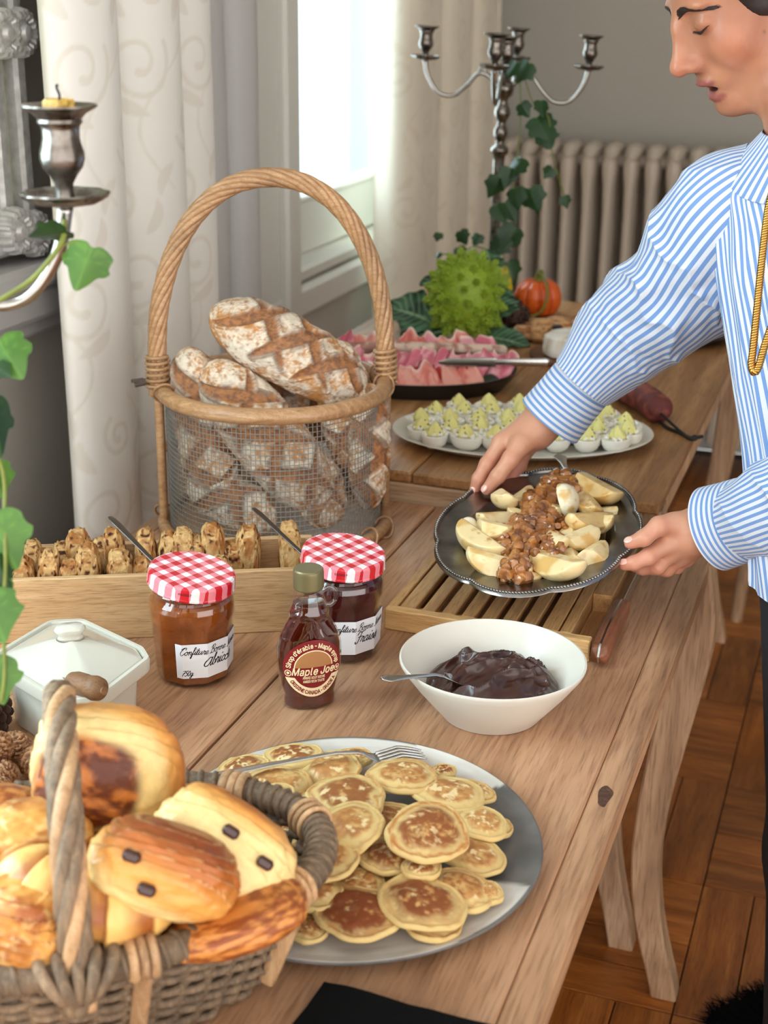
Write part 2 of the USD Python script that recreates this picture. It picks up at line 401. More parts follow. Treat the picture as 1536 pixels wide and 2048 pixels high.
CZ = 2.75
def wall_with_holes(y0, y1, holes):
    p = Polygon([(y0, 0), (y1, 0), (y1, CZ), (y0, CZ)])
    for a, b_, c, d in holes: p = p.difference(Polygon([(a, c), (b_, c), (b_, d), (a, d)]))
    v, f = arr(extr(p, 0, 0.22))
    return np.stack([WX - v[:, 2], v[:, 0], v[:, 1]], 1), f[:, ::-1]
H1 = (3.12, 4.10, 0.82, 2.35); H2 = (-0.40, 1.10, 0.82, 2.45)
tag(obj('wall_left', wall_with_holes(-1.6, BY + .2, [H1, H2]), 'wall_paint', smooth=False, kind='structure'), 'grey painted window wall behind the curtains')
tag(obj('wall_back', box(WX - .2, 2.6, BY, BY + .2, 0, CZ), 'wall_paint', kind='structure'), 'grey painted wall behind the cast iron radiator')
tag(obj('wall_right', box(2.6, 2.75, 1.1, BY + .2, 0, CZ), 'wall_paint', kind='structure'), 'grey painted wall across the room from the windows')
tag(obj('ceiling', box(WX - .2, 2.6, -1.6, BY + .2, CZ, CZ + .1), 'ceiling_paint', kind='structure'), 'plain off-white ceiling over the buffet room')
tag(obj('baseboard_back', box(WX, 2.6, BY - .02, BY, 0, .12, .004), 'white_paint', kind='structure'), 'white baseboard under the radiator')

def casement(name, H, sashes, label):
    y0, y1, z0, z1 = H
    w = thing(name, label, None, (WX - .08, (y0 + y1) / 2, z0), kind='structure')
    fr = []
    for a, b_ in ((y0, y0 + .07), (y1 - .07, y1)): fr.append(box(WX - .13, WX - .03, a, b_, z0, z1, .006))
    fr += [box(WX - .13, WX - .03, y0, y1, z1 - .07, z1, .006), box(WX - .14, WX + .015, y0, y1, z0, z0 + .035, .008)]
    obj('window_frame', join(*fr), 'white_paint', w)
    n = len(sashes)
    for a, b_ in sashes:
        st = .055
        pr = [box(WX - .10, WX - .045, a, a + st, z0 + .04, z1 - .07, .008), box(WX - .10, WX - .045, b_ - st, b_, z0 + .04, z1 - .07, .008),
              box(WX - .10, WX - .045, a, b_, z0 + .04, z0 + .04 + .15, .008), box(WX - .10, WX - .045, a, b_, z1 - .14, z1 - .07, .008),
              box(WX - .047, WX - .035, a + st, b_ - st, z0 + .175, z0 + .19, .004), box(WX - .047, WX - .035, a + st - .012, a + st, z0 + .18, z1 - .1, .004), box(WX - .047, WX - .035, b_ - st, b_ - st + .012, z0 + .18, z1 - .1, .004)]
        sa = obj('sash', join(*pr), 'white_paint', w)
        obj('pane', box(WX - .075, WX - .071, a + st - .005, b_ - st + .005, z0 + .18, z1 - .13), 'pane_glass', sa, smooth=False)
    return w
casement('window_1', H1, [(3.20, 4.03)], 'white painted casement window beside the long cream curtain')
casement('window_2', H2, [(-.33, .34), (.36, 1.03)], 'white painted casement window near the buffet end')
# mouldings round window 1, and the cover strip between its sashes
t1 = thing('trim_1', 'white ribbed mouldings beside the window', None, (WX, 3.1, .7), kind='structure')
for a, b_, d in ((2.40, 2.70, .012), (2.70, 2.79, .030), (2.79, 2.83, .046), (2.83, 3.02, .026), (3.02, 3.06, .046), (3.06, 3.13, .034)):
    obj('moulding', box(WX - .001, WX + d, a, b_, .70, 2.42, .008), 'white_paint', t1)
obj('rail', box(WX - .001, WX + .03, 2.40, 4.15, .735, .815, .012), 'white_paint', t1)
# ledge under the mirror
t2 = thing('trim_2', 'grey moulded ledge below the silver framed mirror', None, (WX, 1.2, .97), kind='structure')
obj('ledge', box(WX, -1.27, -1.5, 2.28, 1.045, 1.085, .010), 'dark_paint', t2)
obj('moulding', join(box(WX, -1.29, -1.5, 2.28, .985, 1.045, .012), box(WX, -1.315, -1.5, 2.28, .955, .988, .008)), 'dark_paint', t2)

# outside: pale sheer sky light is the dome; a garden hedge far below the sill
# ---------------------------------------------------------------- mirror
plain('silver_frame', s(196, 194, 194), 0.38, 0.35, bump=0.3, bscale=60, var=0.2)
mat('mirror_glass', {'p': ('principled_bsdf', {'base_color': s(196, 202, 166), 'metallic': 0.0, 'roughness': 0.2, 'coat_weight': .6})})
mir = thing('mirror', 'wall mirror in a silver frame with fluted rosettes at its joints', 'mirror', (-1.31, 1.5, 1.085))
mx = -1.315
for (y0, y1) in ((1.947, 1.977), (1.897, 1.927)):
    obj('frame_bar', box(mx - .02, mx + .012 if y0 > 1.94 else mx + .004, y0, y1, 1.10, 2.2, .006), 'silver_frame', mir)
for z0 in (1.10, 1.42, 1.76):
    obj('frame_bar', box(mx - .02, mx + .008, 1.0, 1.972, z0, z0 + .032, .006), 'silver_frame', mir)
obj('mirror_glass', box(mx - .018, mx - .012, 1.0, 1.947, 1.10, 2.2), 'mirror_glass', mir)
def rosette(y, z):
    v, f = lathe([(0.0, .030), (.010, .029), (.014, .022), (.020, .020), (.026, .026), (.033, .024), (.036, .012), (.036, 0)], 60,
                 fn=lambda th, r, z_: r * (1 + .06 * np.sign(np.sin(16 * th)) * (r > .019)))
    v = np.stack([v[:, 2], v[:, 0], v[:, 1]], 1)
    obj('rosette', (v + np.array([mx + .005, y, z]), f), 'silver_frame', mir)
for z in (1.128, 1.436, 1.776):
    rosette(1.957, z); rosette(1.910, z) if z != 1.128 else None
rosette(1.904, 1.14)

# ---------------------------------------------------------------- curtains
def scrolls(width, z0, z1, seed):
    """Points along a repeating vine of scrolls, in the cloth's own (u, z) coordinates, with a stroke width each."""
    r_ = np.random.default_rng(seed); P_, Wd = [], []
    for col in range(-1, int(width / .30) + 2):
        for row in range(int(z0 / .34) - 1, int(z1 / .34) + 2):
            cx, cz = col * .30 + (row % 2) * .15, row * .34; flip = 1 if row % 2 else -1
            t = np.linspace(0, 1, 90)
            stem = np.stack([cx + flip * .07 * np.sin(2 * PI * t), cz - .17 + .38 * t], 1); P_.append(stem); Wd.append(np.full(90, .0022))
            for (ox, oz, R0, a0, dr) in ((.065, .03, .062, 2.6, 1), (-.06, -.07, .05, -.4, -1), (.03, .15, .036, 1.0, -1)):
                a = a0 + dr * t * 2 * PI * 1.35; rr = R0 * (1 - .78 * t)
                P_.append(np.stack([cx + flip * (ox + rr * np.cos(a)), cz + oz + rr * np.sin(a)], 1)); Wd.append(.0042 * (1 - .3 * t) + .0035 * np.exp(-((t - 1) / .12) ** 2))
            for (ox, oz, an, L_) in ((-.02, .09, 2.2, .075), (.05, -.05, .5, .07), (-.05, .02, 3.9, .06), (.085, .10, 1.2, .06), (.0, -.13, -1.0, .06)):
                P_.append(np.stack([cx + flip * (ox + L_ * t * math.cos(an) + .012 * np.sin(PI * t)), cz + oz + L_ * t * math.sin(an)], 1)); Wd.append(.0135 * np.sin(PI * t) ** .8 * (1 - .45 * t))
    return np.vstack(P_), np.concatenate(Wd)

def curtain(path, z0, z1, nz, pitch=.0045, lean=0.0, damask=True, seed=1, hem=0.0, base=s(248, 245, 238), figure=s(222, 211, 192)):
    """A hanging cloth: a plan line (x, y) extruded down with small drift, thickness by a second skin."""
    p = np.asarray(path, float); d = np.r_[0, np.cumsum(np.linalg.norm(np.diff(p, axis=0), axis=1))]
    n = int(d[-1] / pitch); u = np.linspace(0, d[-1], n); x = np.interp(u, d, p[:, 0]); y = np.interp(u, d, p[:, 1])
    z = np.linspace(z0, z1, nz); U, Z = np.meshgrid(u, z, indexing='ij')
    wob = .010 * (fbm(np.stack([U * 4, Z * .9, U * 0 + seed], -1), 3, seed) - .5) * 2 + hem * np.clip((z0 + .35 - Z) / .35, 0, 1) ** 2 * .12
    tx, ty = np.gradient(x), np.gradient(y); L_ = np.hypot(tx, ty) + 1e-9; nx, ny = -ty / L_, tx / L_
    X = x[:, None] + nx[:, None] * wob; Y = y[:, None] + ny[:, None] * wob
    v = np.stack([X, Y, Z], -1).reshape(-1, 3); f = grid(n, nz)
    col = np.tile(np.array(base), (len(v), 1))
    if damask:
        sp, sw = scrolls(d[-1], z0, z1, seed); tr = cKDTree(sp); q = np.stack([U, Z], -1).reshape(-1, 2)
        dist, k = tr.query(q, k=6, distance_upper_bound=.03); k = np.minimum(k, len(sp) - 1)
        e = (dist - sw[k]).min(1); a = sstep(.0030, -.0015, e); col = mixc(base, figure, a * .38)
        a = a.reshape(n, nz); X = X + nx[:, None] * a * .0004; Y = Y + ny[:, None] * a * .0004
        v = np.stack([X, Y, Z], -1).reshape(-1, 3)
    back = np.stack([X - nx[:, None] * .0025, Y - ny[:, None] * .0025, Z], -1).reshape(-1, 3)
    k = len(v)
    def edge(i): return np.vstack([np.stack([i[:-1], i[1:], i[1:] + k], 1), np.stack([i[:-1], i[1:] + k, i[:-1] + k], 1)])
    ii = np.arange(k).reshape(n, nz)
    F_ = np.vstack([f, f[:, ::-1] + k, edge(ii[:, 0]), edge(ii[:, -1])[:, ::-1], edge(ii[0])[:, ::-1], edge(ii[-1])])
    return (np.vstack([v, back]), F_), np.vstack([col, col])
def pleats(pts, n=400): return spline(pts, n)
vcol('curtain_cloth', 0.75, bump=0.15, bscale=900, bdist=.0006, sheen=0.2, spec=0.25)
vcol('sheer_cloth', 0.8, transl=0.45, spec=0.1)
# the long curtain in front: folds read from their edges along the wall
cp = pleats([(-1.26, 1.96), (-1.215, 1.89), (-1.165, 1.815), (-1.14, 1.82), (-1.125, 1.87), (-1.125, 1.93), (-1.15, 1.99), (-1.215, 2.035), (-1.17, 2.055), (-1.145, 2.10), (-1.14, 2.16), (-1.16, 2.205), (-1.22, 2.215), (-1.18, 2.245), (-1.165, 2.29), (-1.17, 2.35), (-1.20, 2.385), (-1.25, 2.40)])
g_, c_ = curtain(cp, .03, 2.45, 640, pitch=.0036, seed=3, hem=-1)
obj('curtain', g_, 'curtain_cloth', smooth=True, attrs={'col': c_}, label='long cream curtain with woven scrolls, hanging behind the bread basket', cat='curtain')
sp_ = pleats([(-1.27, 2.40), (-1.22, 2.44), (-1.215, 2.50), (-1.25, 2.535), (-1.215, 2.56), (-1.205, 2.62), (-1.225, 2.67), (-1.25, 2.70)])
g_, c_ = curtain(sp_, .70, 2.45, 60, pitch=.012, damask=False, seed=5, base=s(232, 231, 230))
obj('net_curtain', g_, 'sheer_cloth', smooth=True, attrs={'col': c_}, label='plain white net curtain between the cream curtain and the window', cat='curtain')
cp2 = pleats([(-1.30, 3.56), (-1.24, 3.57), (-1.20, 3.62), (-1.195, 3.72), (-1.20, 3.80), (-1.245, 3.85), (-1.20, 3.90), (-1.19, 4.0), (-1.20, 4.10), (-1.25, 4.15), (-1.205, 4.20), (-1.20, 4.30), (-1.21, 4.40), (-1.26, 4.42), (-1.22, 4.45), (-1.225, 4.49), (-1.30, 4.50)])
g_, c_ = curtain(cp2, .06, 2.45, 300, pitch=.008, seed=9, base=s(238, 228, 208), figure=s(216, 200, 172))
obj('curtain', g_, 'curtain_cloth', smooth=True, attrs={'col': c_}, label='long cream curtain in the corner behind the romanesco and the standing candelabra', cat='curtain')

# white cloth thrown over a low chest between the table and the wall
bx = thing('low_chest', 'low chest hidden under the white cloth beside the table', 'chest', (-1.2, 1.55, 0))
obj('chest_body', box(-1.345, -1.035, 1.15, 1.72, 0.05, .60, .01), 'white_paint', bx)
for x in (-1.33, -1.06):
    for y in (1.17, 1.67): obj('foot', box(x, x + .04, y, y + .04, 0, .05, .004), 'white_paint', bx)
U_, V_ = np.meshgrid(np.linspace(0, 1, 90), np.linspace(0, 1, 130), indexing='ij')
X_ = -1.35 + .345 * U_; Y_ = 1.10 + .645 * V_
Z_ = .602 + .004 + .055 * fbm(np.stack([U_ * 3.2 + V_, V_ * 5, U_ * 0], -1), 3, 4) ** 1.3 + .05 * np.exp(-((X_ + 1.15) ** 2 + (Y_ - 1.73) ** 2) / .015)
ov = np.clip((U_ - .93) / .07, 0, 1); Z_ = Z_ - .16 * ov ** 1.5; X_ = X_ - .02 * ov ** 3
v = np.stack([X_, Y_, Z_], -1).reshape(-1, 3); f = grid(90, 130)
v2 = v - np.array([0, 0, .003]); 
obj('draped_cloth', (np.vstack([v, v2]), np.vstack([f, f[:, ::-1] + len(v)])), 'white_cotton', smooth=True, label='white cotton cloth lying below the long cream curtain', cat='cloth')

# ---------------------------------------------------------------- radiator
rad = thing('radiator', 'cream cast iron column radiator against the grey back wall', 'radiator', (-.7, 4.62, 0))
xs = np.arange(-1.20, -.16, .068)
for i, x in enumerate(xs):
    parts = []
    for k, y in enumerate((4.54, 4.595, 4.65, 4.705)):
        p = spline([(x, y, .10), (x, y, .2), (x, y, .5), (x, y, .9), (x, y, 1.0)], 14)
        parts.append(sweep(p, np.interp(p[:, 2], [.1, .16, .2, .9, .95, 1.0], [.025, .025, .0135, .0135, .024, .022]), 8))
    parts.append(sweep([(x, 4.52, 1.0), (x, 4.56, 1.018), (x, 4.61, 1.022), (x, 4.68, 1.018), (x, 4.72, 1.0)], [.012, .026, .029, .026, .012], 10))
    parts.append(sweep([(x, 4.52, .13), (x, 4.61, .12), (x, 4.70, .13)], [.018, .028, .018], 10))
    if i in (0, len(xs) - 1): parts.append(sweep([(x, 4.61, 0), (x, 4.61, .12)], [.028, .02], 10))
    obj('radiator_section', join(*parts), 'radiator_paint', rad)
for z_ in (.13, .99): obj('joining_pipe', sweep([(xs[0], 4.61, z_), (xs[-1], 4.61, z_)], .02, 10), 'radiator_paint', rad)
# ================================================================ near table
TZ, FZ = .76, .805
tb = thing('dining_table', 'near rustic wooden table with plank top and curved legs, set with pancakes', 'table', (-.58, .95, 0))
Y0, Y1 = .02, 1.934
for x0, x1 in ((-.9525, -.6017), (-.5985, -.2068)):
    obj('plank', box(x0, x1, Y0 + .035, Y1, TZ - .028, TZ, .0022), 'table_wood', tb)
obj('edge_rail', box(-.2067, -.174, Y0, Y1, TZ - .030, TZ - .0014, .0025), 'table_rail_wood', tb)
obj('edge_rail', box(-.985, -.9535, Y0, Y1, TZ - .030, TZ - .0015, .0025), 'table_rail_wood', tb)
obj('edge_rail', box(-.9505, -.2095, Y0, Y0 + .032, TZ - .030, TZ - .0005, .0025), 'table_rail_wood', tb)
kx = np.linspace(0, 2 * PI, 28, endpoint=False)
kn = Polygon(np.stack([-.192 + .0068 * np.cos(kx) * (1 + .2 * np.sin(3 * kx)), 1.209 + .021 * np.sin(kx) * (1 + .15 * np.cos(2 * kx + 1))], 1))
plain('knot_wood', s(82, 52, 36), .7, bump=.6, bscale=200, var=.4)
obj('knot', extr(kn, TZ - .0018, TZ - .0012), 'knot_wood', tb, smooth=False)
for a in ((-.955, -.205, Y0 + .05, Y0 + .07), (-.955, -.205, Y1 - .055, Y1 - .035)): obj('apron', box(*a, TZ - .12, TZ - .029, .004), 'apron_wood', tb)
for x in (-.945, -.225): obj('apron', box(x, x + .02, Y0 + .06, Y1 - .045, TZ - .12, TZ - .029, .004), 'leg_wood', tb)
def cabriole(cx, cy, sx, sy, top, name='leg', parent=tb, knee=.038):
    """Curved square leg: bulges out at the knee, draws in below, turns out at the foot. Out is (sx, sy)."""
    z = np.linspace(top, 0.0, 40); t = 1 - z / top
    off = np.interp(t, [0, .04, .12, .22, .40, .58, .72, .88, 1.0], [.006, .024, knee, knee * .86, .004, -.020, -.019, .012, .054])
    off = np.convolve(np.pad(off, 3, 'edge'), np.ones(7) / 7, 'valid')
    hw = np.interp(t, [0, .1, .25, .6, 1.0], [.030, .031, .028, .0215, .0205])
    d = np.array([sx, sy]) / 1.414; rings = []
    for k in range(40):
        c = np.array([cx, cy]) + d * off[k]; a = np.array([d[0] - d[1], d[0] + d[1]]) * 1.0; q = []
        for (ux, uy) in ((1, .86), (.86, 1), (-.86, 1), (-1, .86), (-1, -.86), (-.86, -1), (.86, -1), (1, -.86)):
            q.append((c[0] + ux * hw[k], c[1] + uy * hw[k], z[k]))
        rings.append(q)
    v, f = loft(rings); obj(name, (v, f[:, ::-1]), 'leg_wood', parent, smooth=25)
cabriole(-.212, 1.878, 1, .3, .757); cabriole(-.947, 1.878, -1, .3, .729); cabriole(-.212, .075, 1, -.3, .729); cabriole(-.947, .075, -1, -.3, .729)

# ================================================================ far table
ft = thing('side_table', 'far wooden table set a little higher, carrying eggs, cold cuts and vegetables', 'table', (-.66, 2.6, 0))
FY0, FY1 = 1.945, 3.285
for x0, x1 in ((-1.075, -.646), (-.644, -.262)):
    obj('plank', box(x0, x1, FY0, FY1, FZ - .018, FZ, .003), 'far_table_wood', ft)
obj('apron', box(-1.06, -.285, FY0 - .003, FY0 + .019, FZ - .11, FZ - .0185, .003), 'apron_wood', ft)
obj('apron', box(-1.06, -.285, FY1 - .034, FY1 - .012, FZ - .11, FZ - .0185, .003), 'apron_wood', ft)
for x in (-1.06, -.305): obj('apron', box(x, x + .02, FY0 + .03, FY1 - .03, FZ - .11, FZ - .0185, .003), 'leg_wood', ft)
cabriole(-.300, 1.995, 1, -.2, FZ - .019, parent=ft, knee=.02); cabriole(-1.035, 1.995, -1, -.2, FZ - .019, parent=ft, knee=.02)
cabriole(-.300, 3.235, 1, .3, FZ - .019, parent=ft, knee=.02); cabriole(-1.035, 3.235, -1, .3, FZ - .019, parent=ft, knee=.02)
# ================================================================ jam jars
def stroke_text(lines, slant=.38, w=.075):
    """Handwriting as ribbons. lines: (text, x, y, size). Flat polygons in the label's plane."""
    G = {'a': (1.0, [[(.75, .9), (.4, 1), (.1, .6), (.15, .1), (.45, .05), (.7, .5), (.75, .95), (.7, .3), (.85, 0), (1.05, .2)]]),
         'o': (.92, [[(.5, 1), (.15, .8), (.1, .3), (.4, 0), (.75, .3), (.75, .8), (.5, 1), (.6, .75), (.98, .8)]]),
         'n': (1.0, [[(0, .7), (.2, 1), (.25, .6), (.2, 0), (.3, .6), (.6, 1), (.75, .7), (.7, .2), (.85, 0), (1.05, .2)]]),
         'm': (1.5, [[(0, .7), (.2, 1), (.25, .6), (.2, 0), (.3, .6), (.55, 1), (.68, .7), (.65, 0), (.75, .6), (1.02, 1), (1.15, .7), (1.12, .2), (1.27, 0), (1.5, .2)]]),
         'f': (.55, [[(0, .3), (.35, 1.2), (.5, 2.0), (.35, 2.2), (.2, 1.8), (.2, .5), (.15, -.7), (0, -1.0), (-.05, -.6), (.2, .1), (.6, .3)]]),
         'i': (.5, [[(0, .2), (.25, 1), (.2, .3), (.35, 0), (.55, .2)], [(.33, 1.5), (.4, 1.62)]]),
         't': (.56, [[(0, .2), (.35, 1.8), (.2, .4), (.35, 0), (.6, .2)], [(0, 1.15), (.62, 1.25)]]),
         'u': (1.05, [[(0, .2), (.2, 1), (.15, .3), (.35, 0), (.65, .4), (.8, 1), (.75, .3), (.9, 0), (1.1, .2)]]),
         'r': (.75, [[(0, .2), (.25, 1.1), (.35, .9), (.6, .95), (.5, .4), (.6, 0), (.85, .2)]]),
         'e': (.72, [[(0, .2), (.5, .5), (.55, .9), (.3, 1), (.1, .6), (.15, .1), (.45, 0), (.8, .25)]]),
         'b': (.75, [[(0, .2), (.4, 1.6), (.4, 2.1), (.25, 2.0), (.15, 1), (.15, .2), (.4, 0), (.65, .4), (.55, .8), (.8, .75)]]),
         'c': (.65, [[(.6, .8), (.45, 1), (.15, .7), (.15, .2), (.4, 0), (.75, .25)]]),
         's': (.6, [[(0, .2), (.35, 1.05), (.45, .6), (.5, .2), (.3, 0), (.05, .1)]]),
         'g': (.9, [[(.7, .9), (.4, 1), (.1, .6), (.2, .1), (.5, .15), (.72, .9), (.65, -.4), (.4, -.9), (.15, -.6), (.5, -.1), (1, .2)]]),
         'A': (1.5, [[(1.25, 1.35), (.7, 1.5), (.15, .9), (.1, .2), (.5, 0), (1.0, .6), (1.3, 1.45), (1.15, .4), (1.3, 0), (1.55, .2)]]),
         'C': (1.2, [[(1.15, 1.6), (1.2, 2.0), (.95, 2.2), (.4, 1.7), (.1, .8), (.3, .1), (.7, 0), (1.2, .6)], [(.1, 1.7), (.45, 2.1), (.9, 2.2)]]),
         'B': (1.3, [[(.55, 2.0), (.45, 1.0), (.25, 0), (0, .1)], [(.1, 1.5), (.5, 2.15), (1.1, 2.1), (1.1, 1.45), (.55, 1.1), (1.15, .9), (1.15, .15), (.65, -.05), (.35, .3)]]),
         'M': (1.7, [[(0, .1), (.2, .2), (.5, 2.0), (.7, .2), (1.15, 2.0), (1.25, .5), (1.4, 0), (1.7, .2)]]),
         'F': (1.1, [[(0, 1.6), (.3, 2.1), (.8, 2.0), (1.45, 2.25)], [(.85, 2.05), (.65, 1.0), (.45, .1), (.1, 0), (0, .35)], [(.35, 1.1), (1.1, 1.2)]]),
         '7': (.8, [[(0, 1.7), (.7, 1.75), (.35, .8), (.2, 0)], [(.15, .9), (.65, .95)]]), '5': (.85, [[(.75, 1.75), (.25, 1.7), (.2, 1.05), (.6, 1.0), (.7, .4), (.35, 0), (0, .2)]]),
         '0': (.85, [[(.4, 1.75), (.1, 1.2), (.1, .4), (.35, 0), (.65, .4), (.65, 1.2), (.4, 1.75)]]), ' ': (.6, [])}
    from shapely.geometry import LineString
    from shapely.ops import unary_union
    out = []
    for text, x, y, size, *more in lines:
        for ch in text:
            adv, st = G[ch]
            for q in st:
                c = spline(np.array(q, float), 8 * len(q)) if len(q) > 2 else np.array(q, float)
                c = np.stack([x + size * (c[:, 0] + slant * c[:, 1]), y + size * c[:, 1]], 1)
                out.append(LineString(c).buffer(size * (more[0] if more else w), 3))
            x += adv * size
    return out

def flat_mesh(polys):
    ms = []
    for q in polys:
        v, f = trimesh.creation.triangulate_polygon(q, engine='earcut'); ms.append((np.c_[v, np.zeros(len(v))], f))
    return join(*ms)

def fine(m_, e):
    v, f = arr(m_); v, f = trimesh.remesh.subdivide_to_size(v, f, e, max_iter=12); return v, f

def two_sided(v, f, back):
    return np.vstack([v, back]), np.vstack([f, np.asarray(f)[:, ::-1] + len(v)])

def jam(name, deep, lit):
    mat(name, {'g': ('geometry', {}), 'n': ('noise_texture', {'scale': 34.0, 'detail': 4.0, 'roughness': .6}), 'r': ('rgb_ramp', {'ramp': [(.3, deep), (.7, lit)]}),
        'p': ('principled_bsdf', {'roughness': .18, 'coat_weight': .6, 'coat_roughness': .03, 'subsurface_weight': .35, 'subsurface_scale': .02, 'subsurface_radius': (1, .4, .1)})},
        [('g.position', 'n.vector'), ('n.fac', 'r.fac'), ('r.color', 'p.base_color')])
jam('apricot_jam', s(112, 52, 10), s(150, 78, 20)); jam('strawberry_jam', s(44, 8, 14), s(74, 16, 20))
plain('label_paper', s(236, 236, 240), .6)
plain('ink', s(22, 20, 24), .6)
# gingham: two crossed bands
mat('gingham', {'t': ('texture_coordinate', {}), 'm': ('mapping', {'mapping_type': 'point', 'scale': (56.0, 56.0, 0.0), 'rotation': (0, 0, .35)}), 'x': ('separate_xyz', {}),
    'fx': ('math', {'math_type': 'fraction'}), 'fy': ('math', {'math_type': 'fraction'}), 'gx': ('math', {'math_type': 'greater_than', 'value2': .5}), 'gy': ('math', {'math_type': 'greater_than', 'value2': .5}),
    'ad': ('math', {'math_type': 'add'}), 'hf': ('math', {'math_type': 'multiply', 'value2': .5}), 'r': ('rgb_ramp', {'ramp': [(0, s(238, 232, 234)), (.25, s(238, 232, 234)), (.26, s(232, 132, 144)), (.74, s(232, 132, 144)), (.75, s(200, 26, 40)), (1, s(200, 26, 40))], 'interpolate': False}),
    'p': ('principled_bsdf', {'roughness': .32, 'coat_weight': .3})},
    [('t.object', 'm.vector'), ('m.vector', 'x.vector'), ('x.x', 'fx.value1'), ('x.y', 'fy.value1'), ('fx.value', 'gx.value1'), ('fy.value', 'gy.value1'), ('gx.value', 'ad.value1'), ('gy.value', 'ad.value2'), ('ad.value', 'hf.value1'), ('hf.value', 'r.fac'), ('r.color', 'p.base_color')])

def jam_jar(c, jmat, label, lid_tilt, facet0, lines, flavour):
    c = np.array(c); t = thing('jam_jar', label, 'jam jar', c, 'open jars of jam with gingham lids')
    N, SD = 10, 120
    prof = [(.0, .0), (.036, .0), (.0405, .0015), (.0425, .006), (.0445, .045), (.0455, .066), (.0478, .074), (.0492, .082), (.0494, .092), (.048, .098), (.0445, .102), (.0430, .105), (.0440, .107), (.0440, .109), (.0430, .1105), (.0438, .1125), (.0438, .1145), (.043, .116)]
    def facet(th, r, z):
        a = (th - facet0 + PI / N) % (2 * PI / N) - PI / N; poly = r * math.cos(PI / N) / np.cos(a) * 1.035
        k = 1 - sstep(.060, .080, z); return r * (1 - k) + poly * k
    obj('glass', lathe(prof, SD, c, facet), 'jar_glass', t, smooth=12)
    inner = [(max(r - .0016, 0), max(z, .004) * 1.0) for r, z in prof if z <= .0985] + [(.040, .100), (.02, .1005), (0, .1)]
    obj('jam', lathe(inner, SD, c, facet), jmat, t, smooth=12)
    # label: wrapped round the flat facets
    def wrap(v, off):
        th = facet0 + v[:, 0] / .0445; z = v[:, 1]; r = np.interp(z, [.006, .045, .066], [.0425, .0445, .0455]); r = facet(th, r, z) + off + v[:, 2]
        return c + np.stack([r * np.cos(th), r * np.sin(th), z], 1)
    hw, z0, z1 = .050, .0145, .0575
    us = np.unique(np.r_[np.linspace(-hw, hw, 60), [(k + .5) * 2 * PI / N * .0445 for k in (-3, -2, -1, 0, 1, 2)]]); us = us[(us >= -hw) & (us <= hw)]
    U_, V_ = np.meshgrid(us, np.linspace(z0, z1, 12), indexing='ij'); q = np.stack([U_, V_, U_ * 0], -1).reshape(-1, 3); f = grid(len(us), 12)
    pl = obj('paper_label', two_sided(wrap(q, .0006), f, wrap(q, .0002)), 'label_paper', t, smooth=12, label='white paper label with black handwriting')
    v, f = fine(flat_mesh(stroke_text(lines)), .0022)
    obj('lettering', two_sided(wrap(v, .0008), f, wrap(v, .0005)), 'ink', pl, smooth=False)
    # lid: resting askew on the spoon
    R_ = Rm(*lid_tilt); lp = [(0, .0165), (.044, .0165), (.0462, .0168), (.0485, .0155), (.0495, .013), (.0497, .004), (.0505, .002), (.0500, .0), (.048, .001), (.047, .008), (.0, .009)]
    lv, lf = lathe(lp, 96, fn=lambda th, r, z: r * (1 + .006 * np.sin(36 * th) * (r > .0496)))
    ld = thing_part('lid', t, c + np.array([0, 0, .1135]), R_)
    g = obj('lid_shell', (lv, lf[:, ::-1]), 'gingham', ld, local=True, smooth=35)
    # use-by print on the lid's skirt
    ms = []
    for n_, (tx, hh, zz) in enumerate((('01/2027', .0026, .0085), ('', .0024, .0045))):
        if not tx: continue
        v, f = fine(meshkit.text_mesh(tx, hh, .0004), .002); v[:, 0] -= v[:, 0].mean(); th = -PI / 2 + .30 + v[:, 0] / .0497; r = .0499 + v[:, 2] * .5
        ms.append((np.stack([r * np.cos(th), r * np.sin(th), zz + v[:, 1]], 1), f))
    obj('date_print', join(*ms), 'ink', ld, local=True, smooth=False)
    return t

def thing_part(name, parent, loc, R_):
    """A part with its own turn, under a thing."""
    x = UsdGeom.Xform.Define(stage, path_for(name, parent)); o = np.asarray(loc, float) - origin(parent)
    m = np.eye(4); m[:3, :3] = np.asarray(R_).T; m[3, :3] = o; x.AddTransformOp().Set(Gf.Matrix4d(*m.ravel().tolist()))
    return x.GetPrim()

L1 = [('Confiture Bonne Maman', -.0450, .0445, .0043, .085), ('Abricots', -.0190, .0290, .0066, .085), ('750g', -.0435, .0180, .0036, .10)]
L2 = [('Confiture Bonne Maman', -.0450, .0445, .0043, .085), ('Fraises', -.0150, .0290, .0066, .085), ('750g', -.0435, .0180, .0036, .10)]
jam_jar((-.692, 1.301, TZ), 'apricot_jam', 'jar of amber apricot jam with a red gingham lid, in front of the cookie box', (0, 9, 0), -.43, L1, 'a')
jam_jar((-.553, 1.418, TZ), 'strawberry_jam', 'jar of dark strawberry jam with a red gingham lid, behind the syrup bottle', (2, 7, 0), -.55, L2, 'f')

